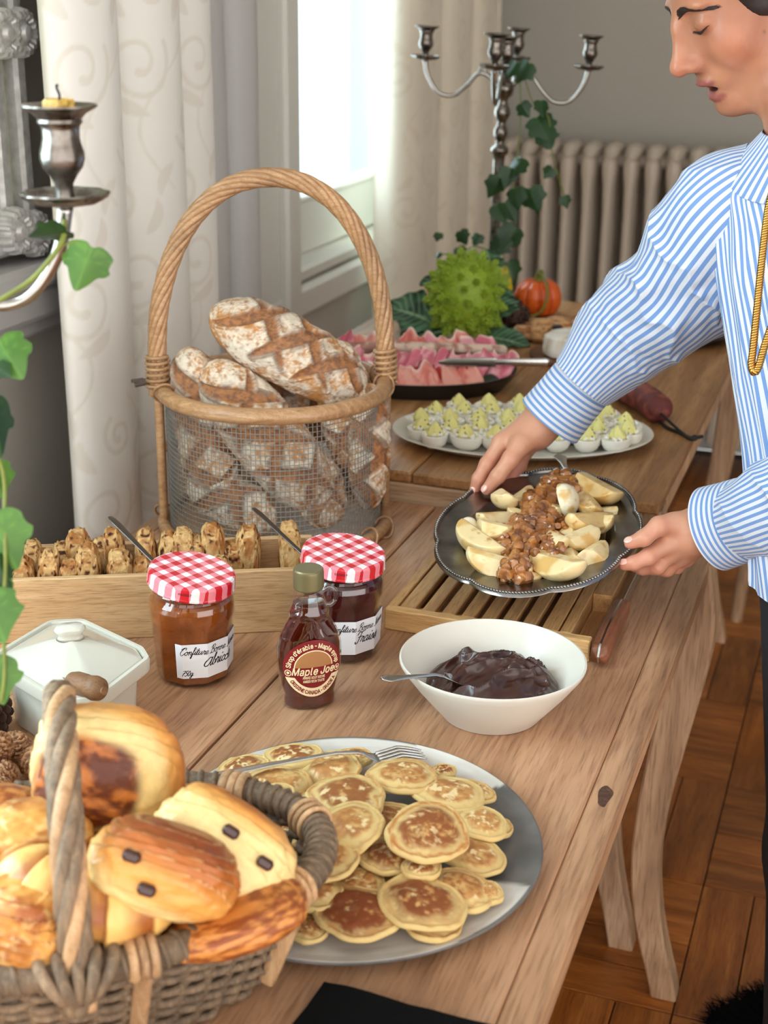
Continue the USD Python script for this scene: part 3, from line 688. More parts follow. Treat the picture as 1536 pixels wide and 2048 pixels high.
def spoon(name, label, a, b_, up, bowl=True, w=.0065, mt='dark_steel', cat='spoon'):
    """A spoon whose handle end is at a and whose bowl end is at b_."""
    a, b_ = np.asarray(a, float), np.asarray(b_, float); L_ = np.linalg.norm(b_ - a); x = (b_ - a) / L_; z = np.asarray(up, float); z = z - x * (x @ z); z /= np.linalg.norm(z); y = np.cross(z, x)
    t = np.linspace(0, 1, 44); wd = np.interp(t, [0, .02, .06, .25, .62, .72, .76, .84, .93, .98, 1.0], [.0035, .0055, w, .0050, .0028, .003, .006, .0165, .0165, .009, .001])
    dz = np.interp(t, [0, .1, .6, .74, .87, 1.0], [0, .001, .004, .001, -.007, 0]); th = np.interp(t, [0, .3, .7, .8, 1], [.0012, .0014, .0020, .0010, .0008]); rings = []
    for k in range(44):
        q = np.linspace(0, 2 * PI, 16, endpoint=False); yy, zz = wd[k] * np.cos(q), th[k] * np.sin(q)
        cup = np.interp(t[k], [.74, .87, .98], [0, .006, 0]) * (np.cos(q) ** 2)
        rings.append(a + x * L_ * t[k] + y * yy[:, None] + z * (zz + dz[k] + cup)[:, None])
    tpr = thing(name, label, cat, a)
    v, f = loft(rings); obj('spoon_body', (v, f), mt, tpr, smooth=True); return tpr
spoon('spoon', 'thin steel spoon standing in the amber apricot jam under its lid', (-.829, 1.362, .913), (-.670, 1.296, .828), (.3, .2, 1))
spoon('spoon', 'thin steel spoon standing in the dark strawberry jam behind the syrup bottle', (-.705, 1.500, .893), (-.540, 1.405, .828), (.3, .2, 1))

# ================================================================ maple syrup
bt = thing('syrup_bottle', 'flat oval bottle of dark maple syrup with a round red label and gold cap', 'syrup bottle', (-.540, 1.283, TZ))
bc = np.array([-.540, 1.283, TZ]); BA = math.radians(37)
ZP = [0, .002, .008, .014, .025, .045, .060, .072, .085, .097, .1055, .109, .1125, .117, .127, .137, .142, .160]
AP = [.0270, .0300, .0300, .0293, .0325, .0358, .0365, .0362, .0335, .0275, .0225, .0222, .0228, .0205, .0175, .0150, .0148, .0148]
BP = [.0180, .0205, .0208, .0202, .0205, .0212, .0215, .0215, .0210, .0200, .0196, .0198, .0204, .0190, .0168, .0150, .0148, .0148]
def bottle(z0, z1, off, n=80, top=True):
    zs = np.unique(np.r_[np.linspace(z0, z1, 90)]); th = np.linspace(0, 2 * PI, n, endpoint=False)
    a, b_ = np.interp(zs, ZP, AP) - off, np.interp(zs, ZP, BP) - off
    if z0 > .1 or True:
        ker = np.ones(3) / 3
    x, y = a[:, None] * np.cos(th), b_[:, None] * np.sin(th)
    ca, sa = math.cos(BA), math.sin(BA)
    return loft(np.stack([bc[0] + ca * x - sa * y, bc[1] + sa * x + ca * y, np.broadcast_to(bc[2] + zs[:, None], x.shape)], -1))
mat('syrup', {'p': ('principled_bsdf', {'base_color': s(112, 24, 8), 'roughness': .04, 'transmission_weight': .75, 'ior': 1.36, 'coat_weight': 1.0, 'coat_roughness': .02})})
mat('syrup_dark', {'p': ('principled_bsdf', {'base_color': s(40, 14, 8), 'roughness': .05, 'transmission_weight': .35, 'ior': 1.36, 'coat_weight': 1.0})})
obj('glass', bottle(0, .142, 0), 'jar_glass', bt, smooth=True)
obj('syrup', bottle(.003, .123, .0016), 'syrup', bt, smooth=True)
plain('gold_cap', s(128, 118, 84), .4, .6, bump=.05, bscale=150)
obj('bottle_cap', lathe([(0, .1395), (.0160, .1395), (.0168, .141), (.0168, .158), (.0163, .161), (.0150, .1625), (0, .1628)], 60, bc, fn=lambda th, r, z: r * (1 + .010 * np.sign(np.sin(40 * th)) * ((z > .142) & (z < .150)))), 'gold_cap', bt, smooth=25)
ca, sa = math.cos(BA), math.sin(BA); wx = np.array([ca, sa, 0]); wn = np.array([sa, -ca, 0])
hp = spline([bc + wx * .0155 + [0, 0, .134], bc + wx * .0235 + [0, 0, .1375], bc + wx * .030 + [0, 0, .132], bc + wx * .030 + [0, 0, .122], bc + wx * .0245 + [0, 0, .1165], bc + wx * .0185 + [0, 0, .118]], 30)
obj('glass_handle', sweep(hp, .0026, 10), 'jar_glass', bt, smooth=True)
def label_map(v, off, R=.0345, zc=.0515):
    """Disc of radius 1 -> the bottle's front, measured along its curve."""
    z = zc + v[:, 1] * R; a, b_ = np.interp(z, ZP, AP), np.interp(z, ZP, BP)
    ph = np.linspace(-PI / 2, PI / 2, 181); A_, B_ = np.interp(zc, ZP, AP), np.interp(zc, ZP, BP)
    sarc = np.r_[0, np.cumsum(np.hypot(np.diff(A_ * np.sin(ph)), np.diff(B_ * np.cos(ph))))]; sarc -= sarc[90]
    p = np.interp(v[:, 0] * R, sarc, ph); x, y = (a + off) * np.sin(p), (b_ + off) * np.cos(p)
    return bc + x[:, None] * wx + y[:, None] * wn + np.stack([0 * z, 0 * z, z], 1)
def on_label(name, poly, m_, off, parent, edge=.12):
    v, f = fine(flat_mesh([poly] if poly.geom_type == 'Polygon' else list(poly.geoms)), edge)
    return obj(name, two_sided(label_map(v, off), f, label_map(v, off - .0002)), m_, parent, smooth=True)
plain('label_red', s(128, 28, 34), .35); plain('label_cream', s(244, 226, 182), .4); plain('label_tan', s(176, 122, 76), .45)
disc = Point(0, 0).buffer(1, 48); from shapely.geometry import box as sbox
lab = on_label('round_label', disc, 'label_red', .0005, bt); tag(lab, 'round dark red label with cream lettering')
ring = disc.intersection(sbox(-1.1, -1.1, 1.1, -.27)).difference(Point(0, .02).buffer(.68, 48)).buffer(-.015)
on_label('cream_band', ring, 'label_cream', .0007, lab)
on_label('tan_field', Point(0, .02).buffer(.60, 48).intersection(sbox(-1, .06, 1, 1)), 'label_tan', .0007, lab)
on_label('field_rim', Point(0, .02).buffer(.635, 48).intersection(sbox(-1, .05, 1, 1)).difference(Point(0, .02).buffer(.60, 48)), 'label_cream', .0007, lab)
def glyphs(text, h, bold=True, width=1.0):
    out, x = [], 0.0
    for ch in text:
        if ch == ' ': x += h * .32 * width; continue
        v, f = arr(meshkit.text_mesh(ch, h, .001, bold)); v = v[np.abs(v[:, 2] - .001) < 1e-6] if False else v; lo, hi = v[:, 0].min(), v[:, 0].max()
        out.append((x, (hi - lo) * width, (v - [lo, 0, 0]) * [width, 1, 1], f)); x += (hi - lo) * width + h * .14 * width
    return out, x
def lettering(name, text, h, m_, place, width=1.0, parent=lab):
    gl, L_ = glyphs(text, h, True, width); ms = []
    for x, w_, v, f in gl:
        v, f = fine((v, f), .12); ms.append((place(v, x, w_, L_), f))
    v, f = join(*ms); zz = v[:, 2]; w_ = label_map(v, 0.0); w2 = label_map(v, .0010)
    obj(name, (w_ + (w2 - w_) * np.where(zz > .0005, 1.0, .5)[:, None], f), m_, parent, smooth=False)
def arc_place(R, mid, sgn):
    def f(v, x, w_, L_):
        a = mid - sgn * ((x + w_ / 2) - L_ / 2) / (R + .06); c_, s_ = math.cos(a), math.sin(a); q = v[:, 0] - w_ / 2; r = R + v[:, 1] if sgn > 0 else R - v[:, 1] + .0
        return np.stack([r * c_ + sgn * q * s_, r * s_ - sgn * q * c_, v[:, 2]], 1)
    return f
def line_place(y, slope=0.0, shear=0.0):
    return lambda v, x, w_, L_: np.stack([v[:, 0] + x - L_ / 2 + shear * v[:, 1], y + v[:, 1] + slope * (v[:, 0] + x - L_ / 2), v[:, 2]], 1)
lettering('lettering', "Sirop d'érable - Maple syrup", .155, 'label_cream', arc_place(.735, PI / 2, 1), .80)
lettering('lettering', 'Maple Joe', .25, 'label_cream', line_place(-.20, 0, .22), .80)
lettering('lettering', 'AMBRÉ GOÛT RICHE', .085, 'label_cream', line_place(-.34), .62)
lettering('lettering', 'AMBER RICH TASTE', .085, 'label_cream', line_place(-.47), .62)
lettering('lettering', 'ORIGINE CANADA - GRADE A', .13, 'label_red', arc_place(.90, -PI / 2, -1), .78)
for sx in (-1, 1):
    q = Point(sx * .83, -.13).buffer(.115, 24).difference(Point(sx * .83, -.13).buffer(.088, 24)); on_label('leaf_ring', q, 'label_cream', .0008, lab, .08)
    lf_ = Polygon([(0, .07), (.018, .035), (.05, .045), (.04, .005), (.06, -.01), (.02, -.035), (.006, -.035), (.006, -.065), (-.006, -.065), (-.006, -.035), (-.02, -.035), (-.06, -.01), (-.04, .005), (-.05, .045), (-.018, .035)])
    on_label('maple_leaf', affinity.translate(lf_, sx * .83, -.13), 'label_cream', .0008, lab, .08)

# ================================================================ butter dish
mat('glaze', {'p': ('principled_bsdf', {'base_color': s(208, 204, 190), 'roughness': .22, 'coat_weight': .5, 'coat_roughness': .08})})
bd = thing('butter_dish', 'glazed off-white butter dish with six-sided lid, in front of the cookie box', 'butter dish', (-.757, 1.151, TZ))
rim_p = np.array([(-.833, 1.226), (-.800, 1.243), (-.700, 1.203), (-.681, 1.183), (-.686, 1.083), (-.722, 1.066), (-.822, 1.112), (-.843, 1.130)])
bc2 = rim_p.mean(0)
def sect(sc, z, r=.012, n=96):
    r = r * sc; pg = Polygon(bc2 + (rim_p - bc2) * sc).buffer(-r).buffer(r, 8).exterior; d = np.linspace(0, pg.length, n, endpoint=False)
    q = np.array([pg.interpolate(t).coords[0] for t in d]); k = np.argmin(np.hypot(q[:, 0] - bc2[0] - 1, q[:, 1] - bc2[1])); q = np.roll(q, -k, 0)
    if np.cross(q[1] - q[0], q[2] - q[0]) < 0 and False: q = q[::-1]
    return np.c_[q, np.full(n, z)]
def sec_area_fix(rings):
    a = rings[0]; ar = np.sum(a[:, 0] * np.roll(a[:, 1], -1) - np.roll(a[:, 0], -1) * a[:, 1]); return [r[::-1] for r in rings] if ar < 0 else rings
SEC = lambda *L_: loft(sec_area_fix([sect(a, z) for a, z in L_]))
obj('dish', SEC((.74, TZ), (.80, TZ + .001), (.805, TZ + .012), (.79, TZ + .016), (.83, TZ + .056), (.98, TZ + .060), (1.0, TZ + .063), (1.0, TZ + .074), (.985, TZ + .077), (.93, TZ + .077), (.915, TZ + .074), (.90, TZ + .066), (.74, TZ + .060), (.70, TZ + .010)), 'glaze', bd, smooth=28)
obj('lid', SEC((.84, TZ + .0665), (.895, TZ + .0665), (.905, TZ + .069), (.90, TZ + .0735), (.88, TZ + .0755), (.60, TZ + .085), (.28, TZ + .0945), (.06, TZ + .0985)), 'glaze', bd, smooth=28)
kd = lambda th, r, z: r * (1 + .25 * np.cos(2 * th - 1.2))
obj('knob', lathe([(0, .0985), (.012, .0985), (.0105, .101), (.010, .104), (.0125, .107), (.0135, .110), (.011, .1135), (0, .1145)], 40, (bc2[0], bc2[1], TZ - .001), kd), 'glaze', bd, smooth=True)
sk = thing('spreader', 'turned wooden butter knife handle sticking out of the off-white butter dish', 'butter knife', (-.70, 1.10, .84))
pa, pb_ = np.array([-.7235, 1.094, .8435]), np.array([-.684, 1.080, .849])
ax_ = (pb_ - pa) / np.linalg.norm(pb_ - pa); hL = .052; tt = np.array([0, .002, .01, .022, .028, .032, .038, .045, .050, .052]); rr = np.array([.0, .0100, .0118, .0118, .0112, .0118, .0128, .0118, .0075, .0])
obj('handle', sweep(pa + ax_ * tt[:, None], rr, 28, caps=True), 'turned_wood', sk, smooth=50)
obj('handle_pin', sweep([pa + ax_ * .0505, pa + ax_ * .0535], .0042, 16), 'turned_wood', sk, smooth=40)
obj('blade', box(-.80, -.735, 1.150, 1.153, .823, .8265, .0005), 'steel', sk) if False else obj('blade', sweep([pa + ax_ * .004, pa - ax_ * .03 - [0, 0, .003], pa - ax_ * .09 - [0, 0, .010]], [.0030, .0035, .004], 8, flat=.3), 'steel', sk)

# ================================================================ bowl of chocolate
bw = thing('serving_bowl', 'cream ceramic bowl with a flared rim, holding chocolate spread', 'bowl', (-.345, 1.336, TZ))
bo = (-.345, 1.336, TZ)
mat('cream_glaze', {'p': ('principled_bsdf', {'base_color': s(216, 210, 198), 'roughness': .38, 'coat_weight': .15})})
wav = lambda th, r, z: r * (1 + (.014 * np.cos(2 * th - .5) + .006 * np.cos(3 * th + 1)) * sstep(.0, .06, z))
obj('bowl_body', lathe([(0, .002), (.050, .002), (.053, 0), (.0558, .0008), (.0575, .0035), (.066, .014), (.083, .036), (.096, .055), (.1005, .0625), (.1005, .0655), (.0985, .066), (.0965, .064), (.090, .054), (.078, .036), (.060, .016), (.05, .010), (0, .008)], 96, bo, wav), 'cream_glaze', bw, smooth=40)
th, rr = np.meshgrid(np.linspace(0, 2 * PI, 220, endpoint=False), np.linspace(0, 1, 90), indexing='ij'); RX = .0725
x, y = rr * np.cos(th) * RX, rr * np.sin(th) * RX
ang = .9; xa, ya = x * math.cos(ang) + y * math.sin(ang), -x * math.sin(ang) + y * math.cos(ang)
n1 = fbm(np.stack([xa * 26, ya * 60, 0 * x], -1), 4, 11); n2 = fbm(np.stack([x * 24, y * 24, 0 * x + 3], -1), 2, 21)
rid = (1 - np.abs(2 * fbm(np.stack([xa * 22 + 1.5 * n2, ya * 44 + 2 * n2, 0 * x], -1), 3, 31) - 1)) ** 3
z = .034 + .018 * np.clip(1 - rr ** 2.2, 0, 1) + .010 * (n2 - .4) * (1 - rr ** 6) + .013 * rid * (1 - rr ** 8) - .002
dip = np.exp(-(((x + .052) ** 2 + (y + .028) ** 2) / .00035)); z = z - .012 * dip
v = np.stack([bo[0] + x, bo[1] + y, bo[2] + z], -1).reshape(-1, 3); gq = grid(220, 90); i0 = 219 * 90 + np.arange(89); i1 = np.arange(89)
wrapf = np.vstack([np.stack([i0, i1, i1 + 1], 1), np.stack([i0, i1 + 1, i0 + 1], 1)])
f = np.vstack([gq, wrapf])[:, ::-1]
mat('chocolate', {'p': ('principled_bsdf', {'base_color': s(62, 30, 20), 'roughness': .30, 'coat_weight': .25, 'coat_roughness': .2})})
cs = obj('chocolate_spread', (v, f[:, ::-1]), 'chocolate', smooth=True, label='glossy swirled dark chocolate spread filling the cream bowl', cat='chocolate spread', kind='stuff')
spoon('spoon', 'broad steel spoon with its handle over the rim of the chocolate bowl', (-.433, 1.222, .838), (-.368, 1.315, .806), (.1, .1, 1), w=.0085, mt='steel')

# ================================================================ slatted bread board
bb = thing('bread_board', 'slatted bamboo bread board with a knife slot in its side', 'cutting board', (-.397, 1.68, TZ))
X0, X1, BY0, BY1, BZ = -.526, -.268, 1.491, 1.873, .788
obj('end_rail', box(X0, X1, BY0, BY0 + .015, TZ, BZ, .0015), 'bamboo_edge_wood', bb)
obj('end_rail', box(X0, X1, BY1 - .015, BY1, TZ, BZ, .0015), 'bamboo_edge_wood', bb)
obj('side_rail', box(X0, X0 + .012, BY0 + .015, BY1 - .015, TZ, BZ, .001), 'bamboo_board_wood', bb)
obj('side_rail', box(X1 - .040, X1 - .026, BY0 + .015, BY1 - .015, TZ, BZ, .001), 'bamboo_board_wood', bb)
obj('side_rail', box(X1 - .0255, X1, 1.630, BY1 - .015, TZ, BZ, .001), 'bamboo_board_wood', bb)
obj('slot_floor', box(X1 - .0255, X1 - .004, BY0 + .0155, 1.6295, TZ, TZ + .005, .0008), 'bamboo_board_wood', bb)
xs = np.linspace(X0 + .014, X1 - .042, 9)
for k in range(8):
    w_ = xs[k + 1] - xs[k]; obj('slat', box(xs[k] + (.0005 if k == 0 else w_ * .17), xs[k + 1] - (.0005 if k == 7 else w_ * .17), BY0 + .0155, BY1 - .0155, BZ - .010, BZ - .0006, .0012), 'bamboo_board_wood', bb)
for y in (BY0 + .022, BY1 - .040, 1.675): obj('cross_slat', box(X0 + .0125, X1 - .0405, y, y + .018, TZ + .002, BZ - .0105, .001), 'bamboo_edge_wood', bb)
obj('crumb_tray', box(X0 + .0125, X1 - .0405, BY0 + .0155, BY1 - .0155, TZ + .0002, TZ + .0018), 'dark_leather', bb) if False else None
kn_ = thing('bread_knife', 'bread knife with a riveted wooden handle, slid into the bread board', 'knife', (-.255, 1.56, .775))
hy = np.linspace(1.475, 1.622, 30); hz = np.interp(hy, [1.475, 1.49, 1.55, 1.60, 1.622], [.776, .777, .781, .780, .779]); hh = np.interp(hy, [1.475, 1.478, 1.485, 1.52, 1.57, 1.61, 1.622], [.001, .008, .0125, .0145, .013, .0125, .011])
for side, nm in ((-1, 'handle_scale'), (1, 'handle_scale')):
    rings = []
    for k in range(30):
        o = [(0, -1), (0, 1), (.0055, .95), (.0085, .75), (.0092, .3), (.0092, -.3), (.0085, -.75), (.0055, -.95)]
        e = min(1, (hh[k] / .010)); rings.append([(-.2545 + side * (.0013 + a * e), hy[k], hz[k] + b_ * hh[k]) for a, b_ in o])
    v, f = loft(rings); obj(nm, (v, f if side < 0 else f[:, ::-1]), 'handle_wood', kn_, smooth=40)
tang = [[(-.2545 + a * .0012, hy[k], hz[k] + b_ * hh[k] * 1.0) for a, b_ in ((-1, -1), (1, -1), (1, 1), (-1, 1))] for k in range(30)]
obj('tang', loft(tang), 'steel', kn_); obj('blade', box(-.2551, -.2539, 1.622, 1.84, .766, .785, .0003), 'steel', kn_)
for y in (1.505, 1.55, 1.60): obj('rivet', sweep([(-.2460, y, .779), (-.2441, y, .779)], .0028, 16), 'steel', kn_)

# ================================================================ black cloth at the table's near end
U_, V_ = np.meshgrid(np.linspace(0, 1, 70), np.linspace(0, 1, 60), indexing='ij')
A_, B_, C_, D_ = np.array([-.365, .62]), np.array([-.190, .62]), np.array([-.200, .841]), np.array([-.3446, .8438])
xy = (1 - U_)[..., None] * ((1 - V_)[..., None] * A_ + V_[..., None] * D_) + U_[..., None] * ((1 - V_)[..., None] * B_ + V_[..., None] * C_)
zz = TZ + .0045 + .004 * fbm(np.stack([U_ * 4, V_ * 4, 0 * U_], -1), 3, 8) + .003 * np.clip((V_ - .85) / .15, 0, 1)
v = np.concatenate([xy, zz[..., None]], -1).reshape(-1, 3); f = grid(70, 60); lo = v.copy(); lo[:, 2] = np.minimum(lo[:, 2] - .0035, 9); e_ = len(v); ii = np.arange(e_).reshape(70, 60)
sd = lambda i: np.vstack([np.stack([i[:-1], i[1:], i[1:] + e_], 1), np.stack([i[:-1], i[1:] + e_, i[:-1] + e_], 1)])
obj('black_napkin', (np.vstack([v, lo]), np.vstack([f, f[:, ::-1] + e_, sd(ii[:, 0]), sd(ii[:, -1])[:, ::-1], sd(ii[0])[:, ::-1], sd(ii[-1])])), 'black_cloth', smooth=30, label='folded black cloth on the table in front of the pancake plate', cat='cloth')
# ================================================================ cookie box
CB = math.radians(27); cax = np.array([-math.cos(CB), -math.sin(CB), 0]); cnx = np.array([-math.sin(CB), math.cos(CB), 0]); CF = np.array([-.60, 1.459, TZ])
cb = thing('cookie_box', 'long shallow bamboo box full of chocolate chip cookies, behind the apricot jam', 'box', CF)
def cbx(s0, s1, d0, d1, z0, z1, b=.0012):
    v, f = arr(box(s0, s1, d0, d1, z0, z1, b)); return CF + v[:, :1] * cax + v[:, 1:2] * cnx + v[:, 2:] * np.array([0, 0, 1]), f[:, ::-1]
LB, DB, HB = .42, .115, .083
obj('side_panel', cbx(0, LB, 0, .009, 0, HB), 'bamboo_box_wood', cb); obj('side_panel', cbx(0, LB, DB - .009, DB, 0, HB), 'bamboo_box_wood', cb)
obj('end_panel', cbx(0, .009, .0092, DB - .0092, 0, HB), 'bamboo_box_wood', cb); obj('end_panel', cbx(LB - .009, LB, .0092, DB - .0092, 0, HB), 'bamboo_box_wood', cb)
obj('box_floor', cbx(.0092, LB - .0092, .0092, DB - .0092, .003, .009), 'bamboo_box_wood', cb)
vcol('cookie_dough', .75, bump=.8, bscale=170, bdist=.0025, var=.18, spec=.25)
CK = [(.382, .078, .861), (.356, .037, .860), (.346, .078, .863), (.328, .037, .869), (.316, .078, .859), (.304, .037, .855), (.298, .078, .875), (.279, .037, .874), (.27, .078, .863), (.249, .078, .876), (.240, .037, .865), (.211, .078, .877), (.212, .037, .853), (.186, .078, .870), (.164, .078, .874), (.180, .037, .850), (.145, .078, .862), (.127, .078, .878), (.103, .078, .852), (.118, .037, .850), (.085, .078, .875), (.028, .078, .878)]
ico = trimesh.creation.icosphere(4)
def cookie(s_, d, ztop, k, n, label):
    r_ = np.random.default_rng(100 + k); v = np.array(ico.vertices); top = ztop - TZ; h = max(.044, (top - .012) / 2 + .004)
    w = .0148 + r_.uniform(-.0012, .0024); dp = .0200 + r_.uniform(-.001, .0012)
    q = v * np.array([w, dp, h]) * (np.abs(v) ** .0 + 0); sq = np.sign(v) * np.abs(v) ** .62; q = sq * np.array([w, dp, h])
    nz = fbm(v * 2.6 + k * 7.3, 4, k); q *= (.84 + .26 * nz)[:, None]; rg = fbm(np.c_[v[:, 0] * 9 + k, v[:, 1] * 9, v[:, 2] * 2.0], 2, k + 3); q *= (1 + .10 * (rg - .5))[:, None]
    tilt = r_.uniform(-7, 7); R_ = Rm(r_.uniform(-5, 5), tilt, 0); q = q @ R_.T; q[:, 2] += top - q[:, 2].max(); q[:, 2] = np.maximum(q[:, 2], .0095 + .0005 * v[:, 2]); q[:, 1] = np.clip(q[:, 1], -.024, .024)
    spots = fbm(v * 5.5 + k * 3.1, 3, 50 + k); br = fbm(v * 2.2 + k, 3, 60 + k)
    col = mixc(s(206, 166, 110), s(168, 112, 60), sstep(.38, .68, br)); col = mixc(col, s(96, 48, 24), sstep(.60, .66, spots)); col = mixc(col, s(52, 26, 16), sstep(.69, .73, spots)); col = mixc(col, s(226, 192, 142), sstep(.36, .26, spots) * .6)
    P_ = CF + (s_ + q[:, :1]) * cax + (d + q[:, 1:2]) * cnx + q[:, 2:] * np.array([0, 0, 1])
    return obj('cookie', (P_, np.array(ico.faces)[:, ::-1]), 'cookie_dough', smooth=True, attrs={'col': col}, label=label, cat='cookie', group='chocolate chip cookies in the bamboo box')
nb = nf = 0
order = sorted(range(len(CK)), key=lambda i: -CK[i][0])
for i in order:
    s_, d, z = CK[i]
    if d > .05: nb += 1; lb = f'chocolate chip cookie, {ordinal(nb - 1)} from the left in the back row of the bamboo box'
    else: nf += 1; lb = f'chocolate chip cookie, {ordinal(nf - 1)} from the left in the front row of the bamboo box'
    cookie(s_, d, z, i, 0, lb)

# ================================================================ bread basket
bk = thing('bread_basket', 'round wire bread basket with rattan rim and tall twisted handle', 'basket', (-.800, 1.778, TZ))
KC = np.array([-.800, 1.778]); KR, KZ0, KZ1 = .158, TZ + .012, .972
def ringp(r, z, n=90, a0=0, a1=2 * PI): t = np.linspace(a0, a1, n, endpoint=abs(a1 - a0) < 6.2); return np.stack([KC[0] + r * np.cos(t), KC[1] + r * np.sin(t), z + 0 * t], 1)
obj('rim', sweep(ringp(KR, KZ1), .0115, 16, closed=True), 'rattan', bk, smooth=True); obj('base_ring', sweep(ringp(KR + .006, TZ + .0095), .0092, 14, closed=True), 'rattan', bk, smooth=True)
plain('wire', s(140, 139, 134), .42, .3)
ms = []
nv, nr = 148, 27
for k in range(nv):
    t = 2 * PI * k / nv; x, y = KC[0] + (KR - .004) * math.cos(t), KC[1] + (KR - .004) * math.sin(t); ms.append(sweep([(x, y, KZ0), (x, y, KZ1)], .0006, 4, caps=False))
for k in range(nr): ms.append(sweep(ringp(KR - .0035, KZ0 + (KZ1 - KZ0) * (k + .5) / nr, 120), .0006, 4, closed=True))
obj('wire_mesh', join(*ms), 'wire', bk, smooth=False, kind='stuff')
obj('basket_floor', lathe([(0, .004), (KR - .004, .004), (KR - .002, .008), (KR - .006, .011), (0, .011)], 60, (KC[0], KC[1], TZ)), 'rattan', bk)
AL, AR = math.radians(208), math.radians(30)
for a in (AL - .10, AL + .06, AR - .06, AR + .10):
    x, y = KC[0] + (KR + .006) * math.cos(a), KC[1] + (KR + .006) * math.sin(a); obj('post', sweep([(x, y, TZ + .004), (x, y, KZ1 + (.012 if abs(a - AL) < .2 or abs(a - AR) < .2 else -.006))], .0062, 10), 'rattan', bk, smooth=40)
pL = np.array([KC[0] + (KR + .006) * math.cos(AL), KC[1] + (KR + .006) * math.sin(AL), 0]); pR = np.array([KC[0] + (KR + .006) * math.cos(AR), KC[1] + (KR + .006) * math.sin(AR), 0])
t_ = np.linspace(0, PI, 15); mid, hf = (pL + pR) / 2, (pL - pR) / 2
hp = np.array([mid + hf * (math.copysign(abs(math.cos(a)) ** .93, math.cos(a))) + np.array([0, 0, KZ1 + .012 + .280 * math.sin(a) ** .86]) for a in t_]); hp[0, 2] = hp[-1, 2] = KZ1 - .01
core = spline(hp, 150); T_, A_, B_ = frames(core); L_ = np.r_[0, np.cumsum(np.linalg.norm(np.diff(core, axis=0), axis=1))]
for k in range(8):
    a = 2 * PI * k / 8 + L_ * 30; st = core + .0088 * (np.cos(a)[:, None] * A_ + np.sin(a)[:, None] * B_); obj('handle_strand', sweep(st, .0048, 7), 'rattan', bk, smooth=True)
for pe, nm in ((core[1:7], 0), (core[-7:-1], 1)):
    e = pe if nm == 0 else pe[::-1]; tt = np.linspace(0, 1, 160); c_ = np.stack([np.interp(tt, np.linspace(0, 1, 6), e[:, q]) for q in range(3)], 1); _, A2, B2 = frames(c_); a = tt * 2 * PI * 6
    obj('cane_binding', sweep(c_ + .0155 * (np.cos(a)[:, None] * A2 + np.sin(a)[:, None] * B2), .0029, 6), 'rattan', bk, smooth=True)
for a in (AL - .16, AL + .16, AR - .15, AR + .15, -.55, -.25, .05, 4.2, 5.0, 3.4):
    low = a in (-.55, -.25, .05, 4.2, 5.0, 3.4); z = TZ + .012 if low else KZ1; q = np.linspace(0, 2 * PI, 22, endpoint=False); rr = KR + (.009 if low else 0); tl = .35 * np.sin(q)
    obj('cane_tie', sweep(np.stack([KC[0] + (rr + .0145 * np.cos(q)) * np.cos(a + .06 * np.sin(q * 1)), KC[1] + (rr + .0145 * np.cos(q)) * np.sin(a + .06 * np.sin(q)), np.maximum(z + .0150 * np.sin(q), TZ + .002)], 1), .0019, 6, closed=True), 'rattan', bk, smooth=True)
plain('twig_bark', s(84, 72, 64), .8, bump=.5, bscale=150)
dv = pL[:2] - KC; dv /= np.linalg.norm(dv); p0 = np.array([pL[0], pL[1], KZ1 + .012]); ou = np.array([dv[0], dv[1], 0])
obj('twig', join(sweep([p0, p0 + ou * .012 + [0, 0, -.001], p0 + ou * .032 + [0, 0, -.006]], [.006, .0055, .004], 8), sweep([p0 + ou * .02, p0 + ou * .036 + [.002, -.004, .001]], [.004, .0025], 6)), 'twig_bark', bk, smooth=40)

